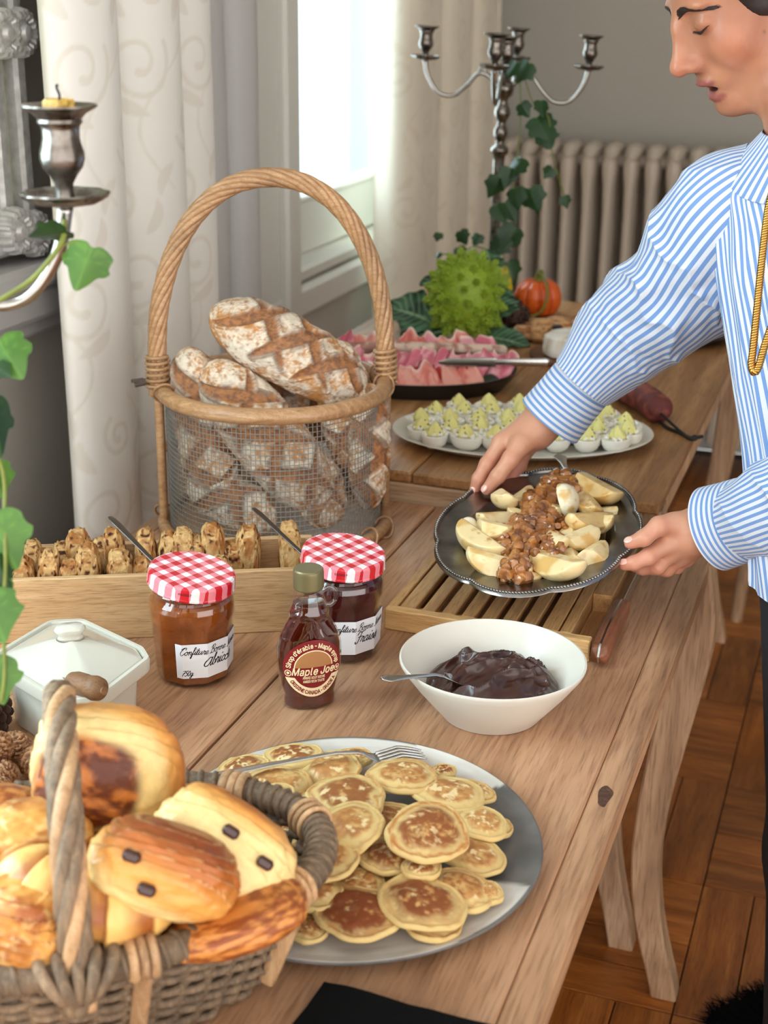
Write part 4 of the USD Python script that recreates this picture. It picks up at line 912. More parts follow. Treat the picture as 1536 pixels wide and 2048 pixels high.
vcol('crust', .68, bump=.7, bscale=120, bdist=.003, var=.14, spec=.3)
def loaf(a, b_, up, w, h, k, label, ext=.02):
    """A scored country loaf from a to b_, its scored top facing up."""
    sh = np.array([.016, -.042, .006]); a, b_ = np.asarray(a, float) + sh, np.asarray(b_, float) + sh; x = b_ - a; L_ = np.linalg.norm(x); x /= L_; z = np.asarray(up, float); z = z - x * (x @ z); z /= np.linalg.norm(z); y = np.cross(z, x); L_ += 2 * ext; c = (a + b_) / 2
    nu, nt = 150, 130; u = -np.cos(np.linspace(0, PI, nu)); th = np.linspace(-PI, PI, nt, endpoint=False); U_, T_ = np.meshgrid(u, th, indexing='ij'); r_ = np.random.default_rng(300 + k)
    prof = (1 - np.abs(U_) ** 2.6) ** .5; X = U_ * L_ / 2; wl = w / 2 * prof; hl = h / 2 * prof; ct, st = np.cos(T_), np.sin(T_); Y = wl * np.sign(st) * np.abs(st) ** .92; Z = hl * np.where(ct > 0, ct, ct * .72)
    S_, Q_ = X, T_ * w * .42    # cloth-like coordinates on the skin: along, across
    segs = []; m_ = 9
    for j in range(-5, 6):
        o = j * .070 + r_.uniform(-.004, .004); q = np.linspace(-1, 1, 40); sg = 1 if j % 2 else -1
        if abs(o) < L_ / 2 * .84:
            segs.append((np.stack([o + .040 * q + .008 * np.sin(2 * q), .050 * q], 1), .0090 * (1 - .8 * np.abs(q) ** 2)))
            segs.append((np.stack([o + .026 - .042 * q, .050 * q * .9], 1), .0076 * (1 - .8 * np.abs(q) ** 2)))
    sp = np.vstack([q for q, _ in segs]); sw = np.concatenate([q for _, q in segs]); dist, idx = cKDTree(sp).query(np.stack([S_, Q_], -1).reshape(-1, 2), k=4); e = (dist - sw[idx]).min(1).reshape(U_.shape)
    topm = sstep(.0, .35, ct); cut = sstep(.0015, -.0015, e) * topm; lip = np.exp(-((e - .002) / .0022) ** 2) * topm
    n3 = np.stack([X * 38, Y * 38, Z * 38], -1) + k * 9.7; nz = fbm(n3, 4, k); nf_ = fbm(n3 * 4.5, 3, k + 5) * .55 + fbm(n3 * 11, 2, k + 8) * .45
    D = .006 * (nz - .5) - .0035 * cut + .0032 * lip; nn = np.stack([U_ * .1, st, ct], -1); nn /= np.linalg.norm(nn, axis=-1, keepdims=True)
    V_ = c + x * X[..., None] + y * Y[..., None] + z * Z[..., None] + (nn[..., :1] * x + nn[..., 1:2] * y + nn[..., 2:] * z) * (D * np.minimum(prof * 1.5, 1))[..., None]
    crust = mixc(s(186, 130, 76), s(122, 74, 40), sstep(.35, .7, nz).ravel()); flour = sstep(.44, .66, nz * .42 + nf_ * .68 - .09 + .13 * sstep(-.4, .6, ct)).ravel() * (1 - .35 * sstep(.2, -.6, ct)).ravel()
    col = mixc(crust, s(232, 220, 200), flour * .84); col = mixc(col, mixc(s(170, 114, 70), s(116, 70, 40), sstep(.4, .62, nf_).ravel()), cut.ravel() * .93); col = mixc(col, s(98, 58, 34), (lip * sstep(.45, .6, nz)).ravel() * .7)
    v = V_.reshape(-1, 3); i, j = np.meshgrid(np.arange(nu - 1), np.arange(nt), indexing='ij'); A_ = i * nt + j; B2 = i * nt + (j + 1) % nt; C2 = B2 + nt; D2 = A_ + nt
    f = np.vstack([np.stack([A_, B2, C2], -1).reshape(-1, 3), np.stack([A_, C2, D2], -1).reshape(-1, 3)])
    vol = np.einsum('ij,ij->i', v[f[:, 0]] - c, np.cross(v[f[:, 1]] - c, v[f[:, 2]] - c)).sum()
    if vol < 0: f = f[:, ::-1]
    return obj('bread_loaf', (v, f), 'crust', smooth=True, attrs={'col': col}, label=label, cat='bread', group='scored loaves in the wire basket')
tc = np.array([.50, -1.15, .55])     # towards the room's near side and up
loaf((-.871, 1.792, 1.062), (-.712, 1.846, .970), (.15, -.55, .8), .108, .085, 1, 'floury scored loaf lying on top of the others, highest in the basket', .028)
loaf((-.874, 1.757, .990), (-.728, 1.765, .825), (.4, -1, .45), .105, .075, 2, 'floury scored loaf leaning across the middle of the wire basket', .022)
loaf((-.920, 1.768, 1.004), (-.868, 1.742, .815), (.1, -1, .3), .085, .075, 3, 'scored loaf standing upright near the tied twig side of the basket', .02)
loaf((-.735, 1.862, 1.010), (-.700, 1.840, .860), (.6, -.8, .3), .080, .070, 4, 'scored loaf slanting down under the topmost loaf, by the far handle end', .02)
loaf((-.750, 1.800, .862), (-.715, 1.765, .800), (.5, -1, .3), .075, .060, 5, 'small loaf end low in the basket behind the strawberry jam', .02)
loaf((-.862, 1.880, 1.005), (-.770, 1.915, .880), (0, -.6, .8), .09, .075, 6, 'scored loaf half hidden at the back of the wire basket', .02)
loaf((-.900, 1.745, .830), (-.790, 1.720, .798), (.3, -1, .5), .075, .055, 7, 'floury loaf lying flat on the floor of the wire basket', .02)
loaf((-.680, 1.850, .960), (-.672, 1.820, .810), (.7, -.7, .2), .062, .055, 8, 'narrow floury loaf pressed to the wire beside the egg platter', .015)

# ================================================================ pancake plate
PC = np.array([-.3965, 1.0300]); 
pp = thing('stoneware_plate', 'large round stoneware plate, white with a grey band, under the pancakes', 'plate', (PC[0], PC[1], TZ))
PRX, PRY = .1785, .1810
def plate_mesh():
    pr = [(0, .009), (.30, .009), (.55, .009), (.75, .0095), (.86, .0105), (.93, .0125), (.975, .0150), (.992, .0162), (1.0, .0158), (1.003, .0140), (.99, .0115), (.93, .0070), (.80, .0030), (.70, .0), (.0, .0)]
    rr = np.array([q[0] for q in pr]); zz = np.array([q[1] for q in pr]); d = np.r_[0, np.cumsum(np.hypot(np.diff(rr), np.diff(zz) * 4))]; dd = np.unique(np.r_[np.linspace(0, d[-1], 170), d]); rr, zz = np.interp(dd, d, rr), np.interp(dd, d, zz)
    th = np.arange(260) * 2 * PI / 260; wob = 1 + .006 * np.cos(3 * th + .4)
    rings = np.stack([PC[0] + PRX * rr[:, None] * np.cos(th) * wob, PC[1] + PRY * rr[:, None] * np.sin(th) * wob, TZ + zz[:, None] + 0 * th], -1); top = np.repeat((dd <= np.interp(.0160, [0], [0]) + 9) & (np.arange(len(dd)) <= np.argmax(zz)), 260)
    v, f = loft(rings); f = f[:, ::-1]; return v, f, np.r_[top, [True, False]]
v, f, top = plate_mesh()
# white glaze ends in two curved edges; the band between is bare grey stoneware
gx, gy = v[:, 0], v[:, 1]; w1 = sstep(-.0015, .0015, np.minimum(gy - 1.160 - .42 * (gx + .30), .030 - (gx + .305) * 1.1)); w2 = sstep(.0015, -.0015, gy - 1.0185 + 9 * np.clip(gx + .24, 0, 1) ** 2 * .9)
white = np.maximum(w1, w2); rimgrey = np.hypot((gx - PC[0]) / PRX, (gy - PC[1]) / PRY) > .992
nz = fbm(v * 30, 3, 2); cw = mixc(s(210, 203, 195), s(190, 182, 172), sstep(.4, .7, nz)); cg = mixc(s(104, 100, 96), s(82, 79, 76), sstep(.4, .7, nz)); col = mixc(cg, cw, white * (top & ~rimgrey))
vcol('stoneware', .42, bump=.1, bscale=120, coat=.1)
obj('plate_body', (v, f), 'stoneware', pp, smooth=True, attrs={'col': col})
vcol('pancake', .60, bump=.35, bscale=300, bdist=.0012, spec=.35)
def pancake(c, r, k, tilt, label, brown=.5, fold=0.0, dark=0.0):
    r_ = np.random.default_rng(500 + k); nt, nr_ = 64, 26; th = np.arange(nt) * 2 * PI / nt; ph = r_.uniform(0, 6.3, 4); el_ = 1 + r_.uniform(.02, .10) * np.cos(2 * th + ph[0]) + .035 * np.cos(3 * th + ph[1]) + .02 * np.cos(5 * th + ph[2]) + .012 * np.cos(9 * th + ph[3])
    t = .0052 + r_.uniform(-.0008, .0012); ts = np.r_[np.linspace(0, .93, nr_), [.97, .995, 1.0, .985, .93]]; zs = np.r_[np.full(nr_, t), [t * .9, t * .62, t * .40, t * .12, 0]]
    RR = ts[:, None] * r * el_[None]; X, Y = RR * np.cos(th), RR * np.sin(th); Z = zs[:, None] + 0 * th; q = np.stack([X / r, Y / r, 0 * X], -1)
    nz = fbm(q * 2.4 + k * 5.3, 4, k); nf_ = fbm(q * 7 + k * 3.7, 4, k + 9); rin = ts[:, None] + 0 * th
    Z = Z + np.where(np.arange(len(ts))[:, None] < nr_, .0016 * (nz - .5) * 2 + .0012 * (nf_ - .5) - .0012 * sstep(.55, .75, rin + .3 * (nz - .5)) * (rin < .9) , 0) - .0045 * rin ** 2 * (r / .03)
    if fold: a = fold; u = X * math.cos(a) + Y * math.sin(a); bend = np.clip(u / r - .25, 0, 1); Z = Z - .030 * bend ** 1.6; X = X - math.cos(a) * bend ** 2 * r * .25; Y = Y - math.sin(a) * bend ** 2 * r * .25
    edge = rin + .42 * (nz - .5) + .22 * (nf_ - .5); ctr = sstep(.74, .60, edge)
    pale, gold, brn = np.array(s(214, 184, 122)), np.array(s(188, 132, 74)), np.array(s(134, 76, 38))
    mott = sstep(.42, .62, nf_) if brown < .8 else sstep(.30, .5, nf_); col = mixc(np.tile(pale, (X.size, 1)), mixc(gold, brn, (mott * brown).ravel()), (ctr * (.35 + .65 * sstep(.36, .58, nf_ * .6 + nz * .4 + brown * .12))).ravel())
    col = mixc(col, s(236, 212, 160), (ctr * sstep(.60, .68, fbm(q * 5 + k * 2.1, 3, k + 20)) * .8).ravel()); rimb = np.exp(-((edge - .88) / .055) ** 2) * r_.uniform(.2, .9); col = mixc(col, s(176, 104, 46), (rimb * (np.arange(len(ts))[:, None] < nr_ + 1)).ravel() * (.75 if dark == 0 else 1))
    if dark: col = mixc(col, s(124, 60, 24), (sstep(.92, .70, edge) * dark).ravel() * sstep(.25, .5, nf_).ravel())
    R_ = Rm(*tilt); v = np.stack([X, Y, Z], -1).reshape(-1, 3); m_ = len(ts); v, f = loft(v.reshape(m_, nt, 3)); col = np.vstack([col, col[:1], col[-1:]]); v = v @ R_.T + np.asarray(c)
    floor_ = TZ + .0095; v[:, 2] = np.maximum(v[:, 2], floor_ + .0001 * (np.arange(len(v)) % 3))
    return obj('pancake', (v, f[:, ::-1]), 'pancake', smooth=True, attrs={'col': col}, label=label, cat='pancake', group='pancakes on the stoneware plate')
PK = [(-.531, 1.089, .790, .0276, .9, 'dark rimmed pancake under the fork handle at the back of the plate'), (-.490, 1.120, .795, .0289, .9, 'brown laced pancake under the neck of the fork, at the back of the plate'),
 (-.435, 1.148, .790, .020, .6, 'small pancake half hidden under the fork tines'), (-.444, 1.106, .800, .0341, .3, 'pale pancake folded downward just in front of the fork tines'), (-.483, 1.062, .800, .0335, .3, 'folded golden pancake below the fork handle'),
 (-.471, 1.020, .812, .0231, .6, 'small thick pale pancake beside the back rim of the pastry basket'), (-.402, 1.041, .815, .0391, .8, 'large pale pancake with fine brown lacing, on top of the heap'), (-.378, .987, .825, .0321, .4, 'pale pancake with a brown smear, lying over the laced one'),
 (-.371, 1.110, .805, .0341, .45, 'golden pancake with pale centre at the back of the heap, below the fork tips'), (-.389, 1.173, .788, .0161, .8, 'tiny pancake peeping out behind the fork tips'), (-.344, 1.160, .786, .0130, 1.0, 'small dark fried scrap at the back of the plate'),
 (-.322, 1.103, .800, .0340, .5, 'golden pancake with a toasted rim, next to the white patch of the plate'), (-.303, 1.128, .790, .0200, .3, 'pancake mostly hidden under the one with a toasted rim'), (-.280, 1.072, .795, .0250, .15, 'smooth pale pancake beside the grey band of the plate'),
 (-.272, 1.082, .785, .0180, .2, 'pancake edge under the smooth pale one by the grey band'), (-.309, .999, .825, .0366, .85, 'pale oval pancake with a caramel brown middle, on top and nearest the grey band'), (-.277, 1.029, .790, .0300, .4, 'golden pancake sticking out under the caramel centred one'),
 (-.337, .984, .803, .0279, .8, 'brown pancake in the gap at the middle of the heap'), (-.390, .948, .812, .0339, .6, 'thick pale pancake beside the basket rim, in front of the heap'), (-.384, .918, .797, .0254, .5, 'golden pancake edge under the thick pale one by the basket rim'),
 (-.354, .948, .793, .0257, .5, 'cupped pancake edge in the middle of the heap front'), (-.306, .972, .804, .0165, .8, 'small curled pancake scrap lying on the caramel coated ones'), (-.342, .910, .795, .0356, 1.0, 'dark glazed pancake at the front of the heap'),
 (-.294, .937, .799, .0362, .9, 'caramel coated pancake with apple slices at the front of the heap'), (-.271, .976, .790, .0276, .6, 'ragged golden pancake at the right front of the heap'), (-.252, .984, .784, .0155, .2, 'small pale lump of pancake by the white tip of the plate'),
 (-.375, .886, .785, .0170, .8, 'small pancake between the basket and the dark glazed one'), (-.285, .940, .785, .0300, .1, 'pale pancake edge under the caramel coated one'), (-.432, 1.000, .797, .0300, .8, 'pancake in shade beneath the laced and smeared ones'),
 (-.361, 1.040, .797, .0360, .8, 'pancake buried at the centre of the heap'), (-.447, 1.055, .790, .0300, .7, 'brown pancake showing between the folded one and the laced one'), (-.327, .985, .786, .0300, .7, 'pancake buried under the front of the heap'), (-.395, .985, .787, .034, .7, 'lowest pancake under the middle of the heap')]
for k, (x, y, z, r, br, lb) in enumerate(PK):
    dx, dy = x + .375, y - 1.03; kk = 24; tx, ty = -dy * kk * 2.0 / 1.3, dx * kk * 3.0
    if k == 15: tx, ty = 9, 12
    if k in (7, 18): tx, ty = 4, -5
    if k == 6: tx, ty = 1, -2
    pancake((x, y, z - .004), r, k, (np.clip(tx, -20, 20), np.clip(ty, -20, 20), 0), lb, br, fold={3: -1.4, 4: -.6, 7: -1.8}.get(k, 0.0), dark={22: .95, 23: .55, 15: .35, 17: .5}.get(k, 0))
def fork(name, label, a, b_, up, mt='steel', tl=.05, cat='fork'):
    """Handle end a, tine tips b_."""
    a, b_ = np.asarray(a, float), np.asarray(b_, float); L_ = np.linalg.norm(b_ - a); x = (b_ - a) / L_; z = np.asarray(up, float); z = z - x * (x @ z); z /= np.linalg.norm(z); y = np.cross(z, x); tpr = thing(name, label, cat, a)
    def P3(t, yy, zz): return a + x * L_ * t + y * yy + z * zz
    ft_ = 1 - tl / L_; tt = np.linspace(0, ft_ + .02, 40); wd = np.interp(tt, [0, .03, .1, .4, .62, ft_ - .06, ft_, ft_ + .02], [.003, .0055, .0058, .0035, .0025, .0035, .0105, .0110]); dz = np.interp(tt, [0, .3, .6, .7, ft_, 1], [0, .006, .010, .008, -.002, 0]); rings = []
    for k in range(40):
        q = np.linspace(0, 2 * PI, 14, endpoint=False); rings.append(np.array([P3(tt[k], wd[k] * math.cos(w_), .0013 * math.sin(w_) + dz[k]) for w_ in q]))
    obj('handle', loft(rings), mt, tpr, smooth=True)
    for j in range(4):
        yy = (j - 1.5) * .0058; s_ = np.linspace(ft_ + .01, 1, 12); c_ = np.array([P3(q, yy, np.interp(q, [ft_, (1 + ft_) / 2, 1], [-.002, .003, -.004])) for q in s_]); obj('tine', sweep(c_, np.interp(s_, [ft_, .97, 1], [.0019, .0016, .0006]), 8), mt, tpr, smooth=True)
fork('fork', 'steel fork resting upside down on the pancakes at the back of the plate', (-.549, 1.030, .803), (-.368, 1.168, .796), (0, 0, 1))
# ================================================================ wicker basket of pastries
wb = thing('pastry_basket', 'grey brown wicker basket with a twisted handle, heaped with pastries', 'basket', (-.538, .786, TZ))
WA = math.radians(35.6); WC = np.array([-.538, .786, 0]); WU = np.array([math.cos(WA), math.sin(WA), 0]); WV = np.array([-math.sin(WA), math.cos(WA), 0])
def wel(t, a, b_, z): return WC + a * np.cos(t)[:, None] * WU + b_ * np.sin(t)[:, None] * WV + np.stack([0 * t, 0 * t, z + 0 * t], 1)
RZ = .862
wood('willow', s(92, 74, 58), s(140, 116, 92), s(182, 152, 120), axis=2, k=6, rough=.6, bump=.5, var=.35)
wood('willow_light', s(150, 112, 78), s(196, 154, 112), s(218, 182, 140), axis=2, k=6, rough=.55, bump=.3)
def taper(z): q = np.clip((z - TZ) / (RZ - TZ), 0, 1); return .165 + .038 * q, .088 + .034 * q
ns = 52; ms = []
for k in range(15):
    z = TZ + .006 + k * .0062; a, b_ = taper(z); t = np.linspace(0, 2 * PI, ns * 6, endpoint=False); w_ = .0042 * np.cos(t * ns / 2 + PI * (k % 2)); p = wel(t, 1, 1, z); p = WC + ((a + w_) * np.cos(t))[:, None] * WU + ((b_ + w_) * np.sin(t))[:, None] * WV + np.stack([0 * t, 0 * t, z + .0012 * np.sin(t * 7 + k)], 1)
    ms.append(sweep(p, .0036, 6, closed=True))
obj('wicker_weave', join(*ms), 'willow', wb, smooth=True, kind='stuff')
ms = []
for k in range(ns):
    t = np.array([2 * PI * (k + .5) / ns]); a0, b0 = taper(TZ); a1, b1 = taper(RZ); ms.append(sweep([wel(t, a0, b0, TZ + .002)[0], wel(t, a1, b1, RZ)[0]], .0032, 6))
obj('wicker_stakes', join(*ms), 'willow', wb, smooth=True, kind='stuff')
t = np.linspace(0, 2 * PI, 160, endpoint=False); rp = wel(t, .203, .122, RZ)
obj('rolled_rim', sweep(rp, .0115, 14, closed=True), 'willow', wb, smooth=True)
tt = np.linspace(0, 2 * PI, 2600, endpoint=False); _, A2, B2 = frames(wel(tt, .203, .122, RZ), True); a = tt * 88
obj('rim_wrapping', sweep(wel(tt, .203, .122, RZ) + .0112 * (np.cos(a)[:, None] * A2 + np.sin(a)[:, None] * B2), .0026, 5, closed=True), 'willow', wb, smooth=True)
for t0 in (-.62, .18, .75, -1.35, 2.5, 3.6):
    q = np.linspace(0, 2 * PI, 26, endpoint=False); c_ = wel(np.array([t0]), .203, .122, RZ)[0]; tg = wel(np.array([t0 + .01]), .203, .122, RZ)[0] - c_; tg /= np.linalg.norm(tg); nn = np.cross(tg, [0, 0, 1])
    for k in range(3): obj('pale_binding', sweep(c_ + tg * (k - 1) * .0075 + .0138 * (np.cos(q)[:, None] * nn + np.sin(q)[:, None] * np.array([0, 0, 1.0])), .0042, 6, closed=True, flat=.6), 'willow_light', wb, smooth=True)
    zz = np.linspace(RZ - .012, TZ + .012, 12); ab = np.array([taper(z) for z in zz])
    if t0 < 0: obj('pale_stay', sweep(np.array([wel(np.array([t0]), a_ + .009, b_ + .009, z)[0] for z, (a_, b_) in zip(zz, ab)]), .0075, 8, flat=.35), 'willow_light', wb, smooth=True)
obj('basket_floor', loft(np.stack([wel(np.linspace(0, 2 * PI, 60, endpoint=False), q * .166, q * .089, z) for q, z in ((.05, TZ + .007), (.98, TZ + .007), (1, TZ + .004), (.98, TZ + .001), (.05, TZ + .001))])[:, ::-1]), 'willow', wb)
h0, h1 = wel(np.array([-PI / 2 + .0]), .203, .124, 0)[0], wel(np.array([PI / 2 - .05]), .203, .124, 0)[0]
t_ = np.linspace(0, PI, 17); hp = np.array([(h0 + h1) / 2 + (h0 - h1) / 2 * math.copysign(abs(math.cos(a)) ** .85, math.cos(a)) + np.array([0, 0, RZ - .03 + .165 * math.sin(a) ** .8]) for a in t_])
core = spline(hp, 150); _, A_, B_ = frames(core); L_ = np.r_[0, np.cumsum(np.linalg.norm(np.diff(core, axis=0), axis=1))]
for k in range(6):
    a = 2 * PI * k / 6 + L_ * 34; obj('handle_strand', sweep(core + .0075 * (np.cos(a)[:, None] * A_ + np.sin(a)[:, None] * B_), .0056, 8), 'willow_light' if k % 3 == 0 else 'willow', wb, smooth=True)
q = np.linspace(0, 2 * PI, 26, endpoint=False)
for k in range(5): obj('handle_binding', sweep(h0 + np.array([0, 0, RZ - .002]) + WU * (k - 2) * .008 + (.016 + .002 * (k % 2)) * (np.cos(q)[:, None] * WV + np.sin(q)[:, None] * np.array([0, 0, 1.0])) + WU * (.010 * np.sin(q))[:, None] * (k - 2) * .5, .0046, 7, closed=True), 'willow', wb, smooth=True)

vcol('pastry', .42, bump=.35, bscale=110, bdist=.002, coat=.18, spec=.4, var=.08, rad=(1, .55, .25), sscale=.004)
ico5 = trimesh.creation.icosphere(5); fr_ = np.array(ico5.faces)
CREAM, GOLD, AMBER, BROWN = s(238, 206, 140), s(220, 156, 78), s(186, 108, 46), s(112, 52, 22)
right_ = np.array(cr); toward = -np.array(fw)
def pastry(name, c, dims, roll, yaw, pitch, colour, k, label, cat, bars=(), rid=0.0):
    """dims: half sizes along local x (across the view), y (towards the room's near side), z (up)."""
    v = np.array(ico5.vertices); q = np.sign(v) * np.abs(v) ** .82; nz = fbm(v * 1.8 + k * 4.1, 3, k); nf_ = fbm(v * 6 + k * 2.3, 4, k + 7)
    d = 1 + .22 * (nz - .5) + .05 * (nf_ - .5)
    ph = np.hypot(v[:, 0] * .9, v[:, 2] + .9) * 9 + 1.2 * nz; saw = (ph % (1.55)) / 1.55; d = d + rid * (saw - .5) * sstep(-.25, .2, v[:, 2])
    p = q * np.array(dims) * d[:, None]; R_ = Rm(0, 0, 19.5 + yaw) @ Rm(pitch, roll, 0); P_ = p @ R_.T + np.asarray(c)
    col = colour(v, nz, nf_, saw)
    o = obj(name, (P_, fr_), 'pastry', smooth=True, attrs={'col': col}, label=label, cat=cat, group=None) if not bars else None
    if bars:
        t = thing(name, label, cat, c); obj('pastry_body', (P_, fr_), 'pastry', t, smooth=True, attrs={'col': col})
        for bx_, bz_ in bars:
            u = np.array([bx_, -math.sqrt(max(0, 1 - bx_ ** 2 - bz_ ** 2)), bz_]); i = np.argmin(np.linalg.norm(v - u, axis=1)); c_ = P_[i]; n_ = R_ @ (u / np.array(dims)); n_ /= np.linalg.norm(n_)
            m_ = put(box(-.0065, .0065, -.006, .0035, -.0042, .0042, .0022), R_, c_ - 0 * n_); obj('chocolate_bar', m_, 'chocolate', t, smooth=40)
        o = t
    return o
def c_pain(v, nz, nf_, saw):
    z = v[:, 2] + .25 * v[:, 0] + .25 * (nz - .5); col = mixc(np.tile(s(222, 156, 78), (len(v), 1)), s(176, 98, 40), sstep(-.1, .45, z)); col = mixc(col, s(136, 66, 28), sstep(.45, .85, z + .2 * (nf_ - .5))); col = mixc(col, CREAM, sstep(-.25, -.62, v[:, 2] * .8 + v[:, 0] * .45 + .3 * (nz - .5)) * .9); return mixc(col, s(240, 200, 140), sstep(.86, .97, saw) * sstep(-.1, .3, z) * .55)
def c_pale(v, nz, nf_, saw):
    z = v[:, 2] + .35 * (nz - .5); col = mixc(np.tile(CREAM, (len(v), 1)), GOLD, sstep(.45, .85, z)); col = mixc(col, AMBER, sstep(.78, 1.0, z)); return mixc(col, mixc(np.tile(BROWN, (len(v), 1)), AMBER, sstep(.4, .7, nf_)), sstep(-.22, -.48, v[:, 2] - .18 * v[:, 0] + .2 * (nz - .5)))
def c_under(v, nz, nf_, saw):
    r = np.hypot(v[:, 0] + .28, v[:, 2] + .22) + .25 * (nz - .5); col = mixc(np.tile(CREAM, (len(v), 1)), GOLD, sstep(.95, 1.18, r)); col = mixc(col, AMBER, sstep(1.15, 1.4, r)); return mixc(col, mixc(np.tile(s(96, 42, 16), (len(v), 1)), s(190, 110, 48), sstep(.42, .68, nf_)), sstep(.78, .58, r) * (v[:, 1] < .2))
def c_gold(v, nz, nf_, saw):
    col = mixc(np.tile(s(222, 156, 78), (len(v), 1)), s(156, 82, 32), sstep(.4, .68, nz)); return mixc(col, s(240, 206, 140), sstep(.5, .75, nf_) * .5)
def c_bake(v, nz, nf_, saw):
    return mixc(np.tile(s(206, 132, 62), (len(v), 1)), s(140, 68, 26), sstep(.35, .62, nf_))
pastry('pain_au_chocolat', (-.527, .838, .927), (.058, .030, .052), 12, 8, -22, c_under, 1, 'pain au chocolat leaning at the back of the basket, showing its browned underside', 'pastry', rid=.03)
pastry('pain_au_chocolat', (-.414, .806, .892), (.058, .034, .046), 28, -14, -34, c_pale, 2, 'pale pain au chocolat with two chocolate bars showing, against the basket rim by the pancakes', 'pastry', bars=((-.02, .42), (.48, .30)), rid=.03)
pastry('pain_au_chocolat', (-.430, .752, .913), (.055, .036, .033), 20, 0, -22, c_pain, 3, 'glossy brown pain au chocolat with two chocolate bars, lying in front of the paler one', 'pastry', bars=((-.42, .22), (-.12, -.18)), rid=.05)
pastry('bun', (-.552, .772, .895), (.045, .035, .030), 10, 30, 0, c_gold, 5, 'smooth golden bun behind the twisted basket handle', 'bun')
pastry('bun', (-.580, .728, .888), (.034, .034, .028), 0, 10, 0, c_gold, 6, 'round golden bun cut off by the picture edge, above the lowest one', 'bun')
pastry('bun', (-.516, .693, .882), (.040, .032, .034), 0, -20, 0, c_gold, 7, 'glazed brown bun in the near corner of the basket, lowest of the buns', 'bun', rid=.08)
pastry('pain_au_chocolat', (-.385, .770, .868), (.055, .034, .016), -14, 10, 0, c_bake, 8, 'flat deep brown pastry lying under the two with chocolate bars', 'pastry')
pastry('bun', (-.48, .86, .866), (.06, .05, .026), 0, 30, 0, c_bake, 9, 'dark bun deep in the basket beneath the leaning pastry', 'bun')
pastry('bun', (-.62, .80, .870), (.05, .05, .03), 0, 0, 0, c_bake, 10, 'bun hidden deep at the far end of the pastry basket', 'bun')
def croissant(c, L_, r, a0, k, label):
    n = 150; t = np.linspace(-1, 1, n); bend = .35; px, py = np.sin(t * 1.25) * L_ / 1.9, bend * L_ * t ** 2 - .02
    seg = (t + 1) * 3.2; fr2 = seg % 1; env = (1 - np.abs(t) ** 2.4) ** .5; rad = r * env * (1.04 - .16 * fr2); rad = np.maximum(rad, .001)
    p = np.stack([px, py, 0 * t], 1) @ Rm(*a0).T + np.asarray(c); m_ = 64; T_, A_, B_ = frames(p); an = np.arange(m_) * 2 * PI / m_
    rings = p[:, None] + rad[:, None, None] * (np.cos(an)[None, :, None] * A_[:, None] * .86 + np.sin(an)[None, :, None] * B_[:, None]); v, f = loft(rings)
    FR2 = np.r_[np.repeat(fr2, m_), 0, 0]; nz = fbm(v * 60 + k, 4, k); col = mixc(np.tile(s(236, 188, 110), (len(v), 1)), s(160, 90, 38), sstep(.2, .8, FR2 + .5 * (nz - .5))); col = mixc(col, s(232, 180, 98), sstep(.4, .7, nz) * .5)
    v = v + (fbm(v * 90, 3, k) - .5)[:, None] * .0025
    return obj('croissant', (v, f), 'pastry', smooth=True, attrs={'col': col}, label=label, cat='croissant')
croissant((-.488, .742, .892), .118, .034, (0, 8, 12), 4, 'golden ridged croissant at the front rim of the pastry basket, behind its handle')

# ---------------------------------------------------------------- walnuts and pine cone
vcol('walnut_shell', .65, bump=.5, bscale=240, bdist=.0015)
for k, (x, y, z) in enumerate([(-.772, 1.058, .0), (-.790, 1.022, .0), (-.752, 1.006, .0), (-.736, .975, .0), (-.735, 1.036, .0), (-.765, 1.020, .021)]):
    v = np.array(ico.vertices); rdg = np.abs(fbm(v * np.array([3, 3, 6]) + k * 3, 3, k) - .5) * 2; d = 1 - .16 * np.exp(-(rdg / .12) ** 2) + .03 * np.exp(-(v[:, 1] / .08) ** 2)
    q = v * np.array([.0175, .0160, .0165]) * d[:, None] @ Rm(k * 40, k * 25, k * 70).T; col = mixc(np.tile(s(178, 128, 86), (len(v), 1)), s(116, 74, 46), np.exp(-(rdg / .16) ** 2))
    q[:, 2] -= q[:, 2].min(); obj('walnut', (q + [x, y, TZ + z], np.array(ico.faces)), 'walnut_shell', smooth=True, attrs={'col': col}, cat='walnut', group='walnuts between the pastry basket and the butter dish',
        label=['walnut closest to the pine cone', 'walnut half cut by the picture edge, below the pine cone', 'walnut touching the basket handle', 'lowest walnut, just above the golden bun', 'walnut between the basket handle and the butter dish', 'walnut resting on top of the other walnuts'][k])
plain('cone_scale', s(74, 50, 38), .7, bump=.4, bscale=150, var=.3)
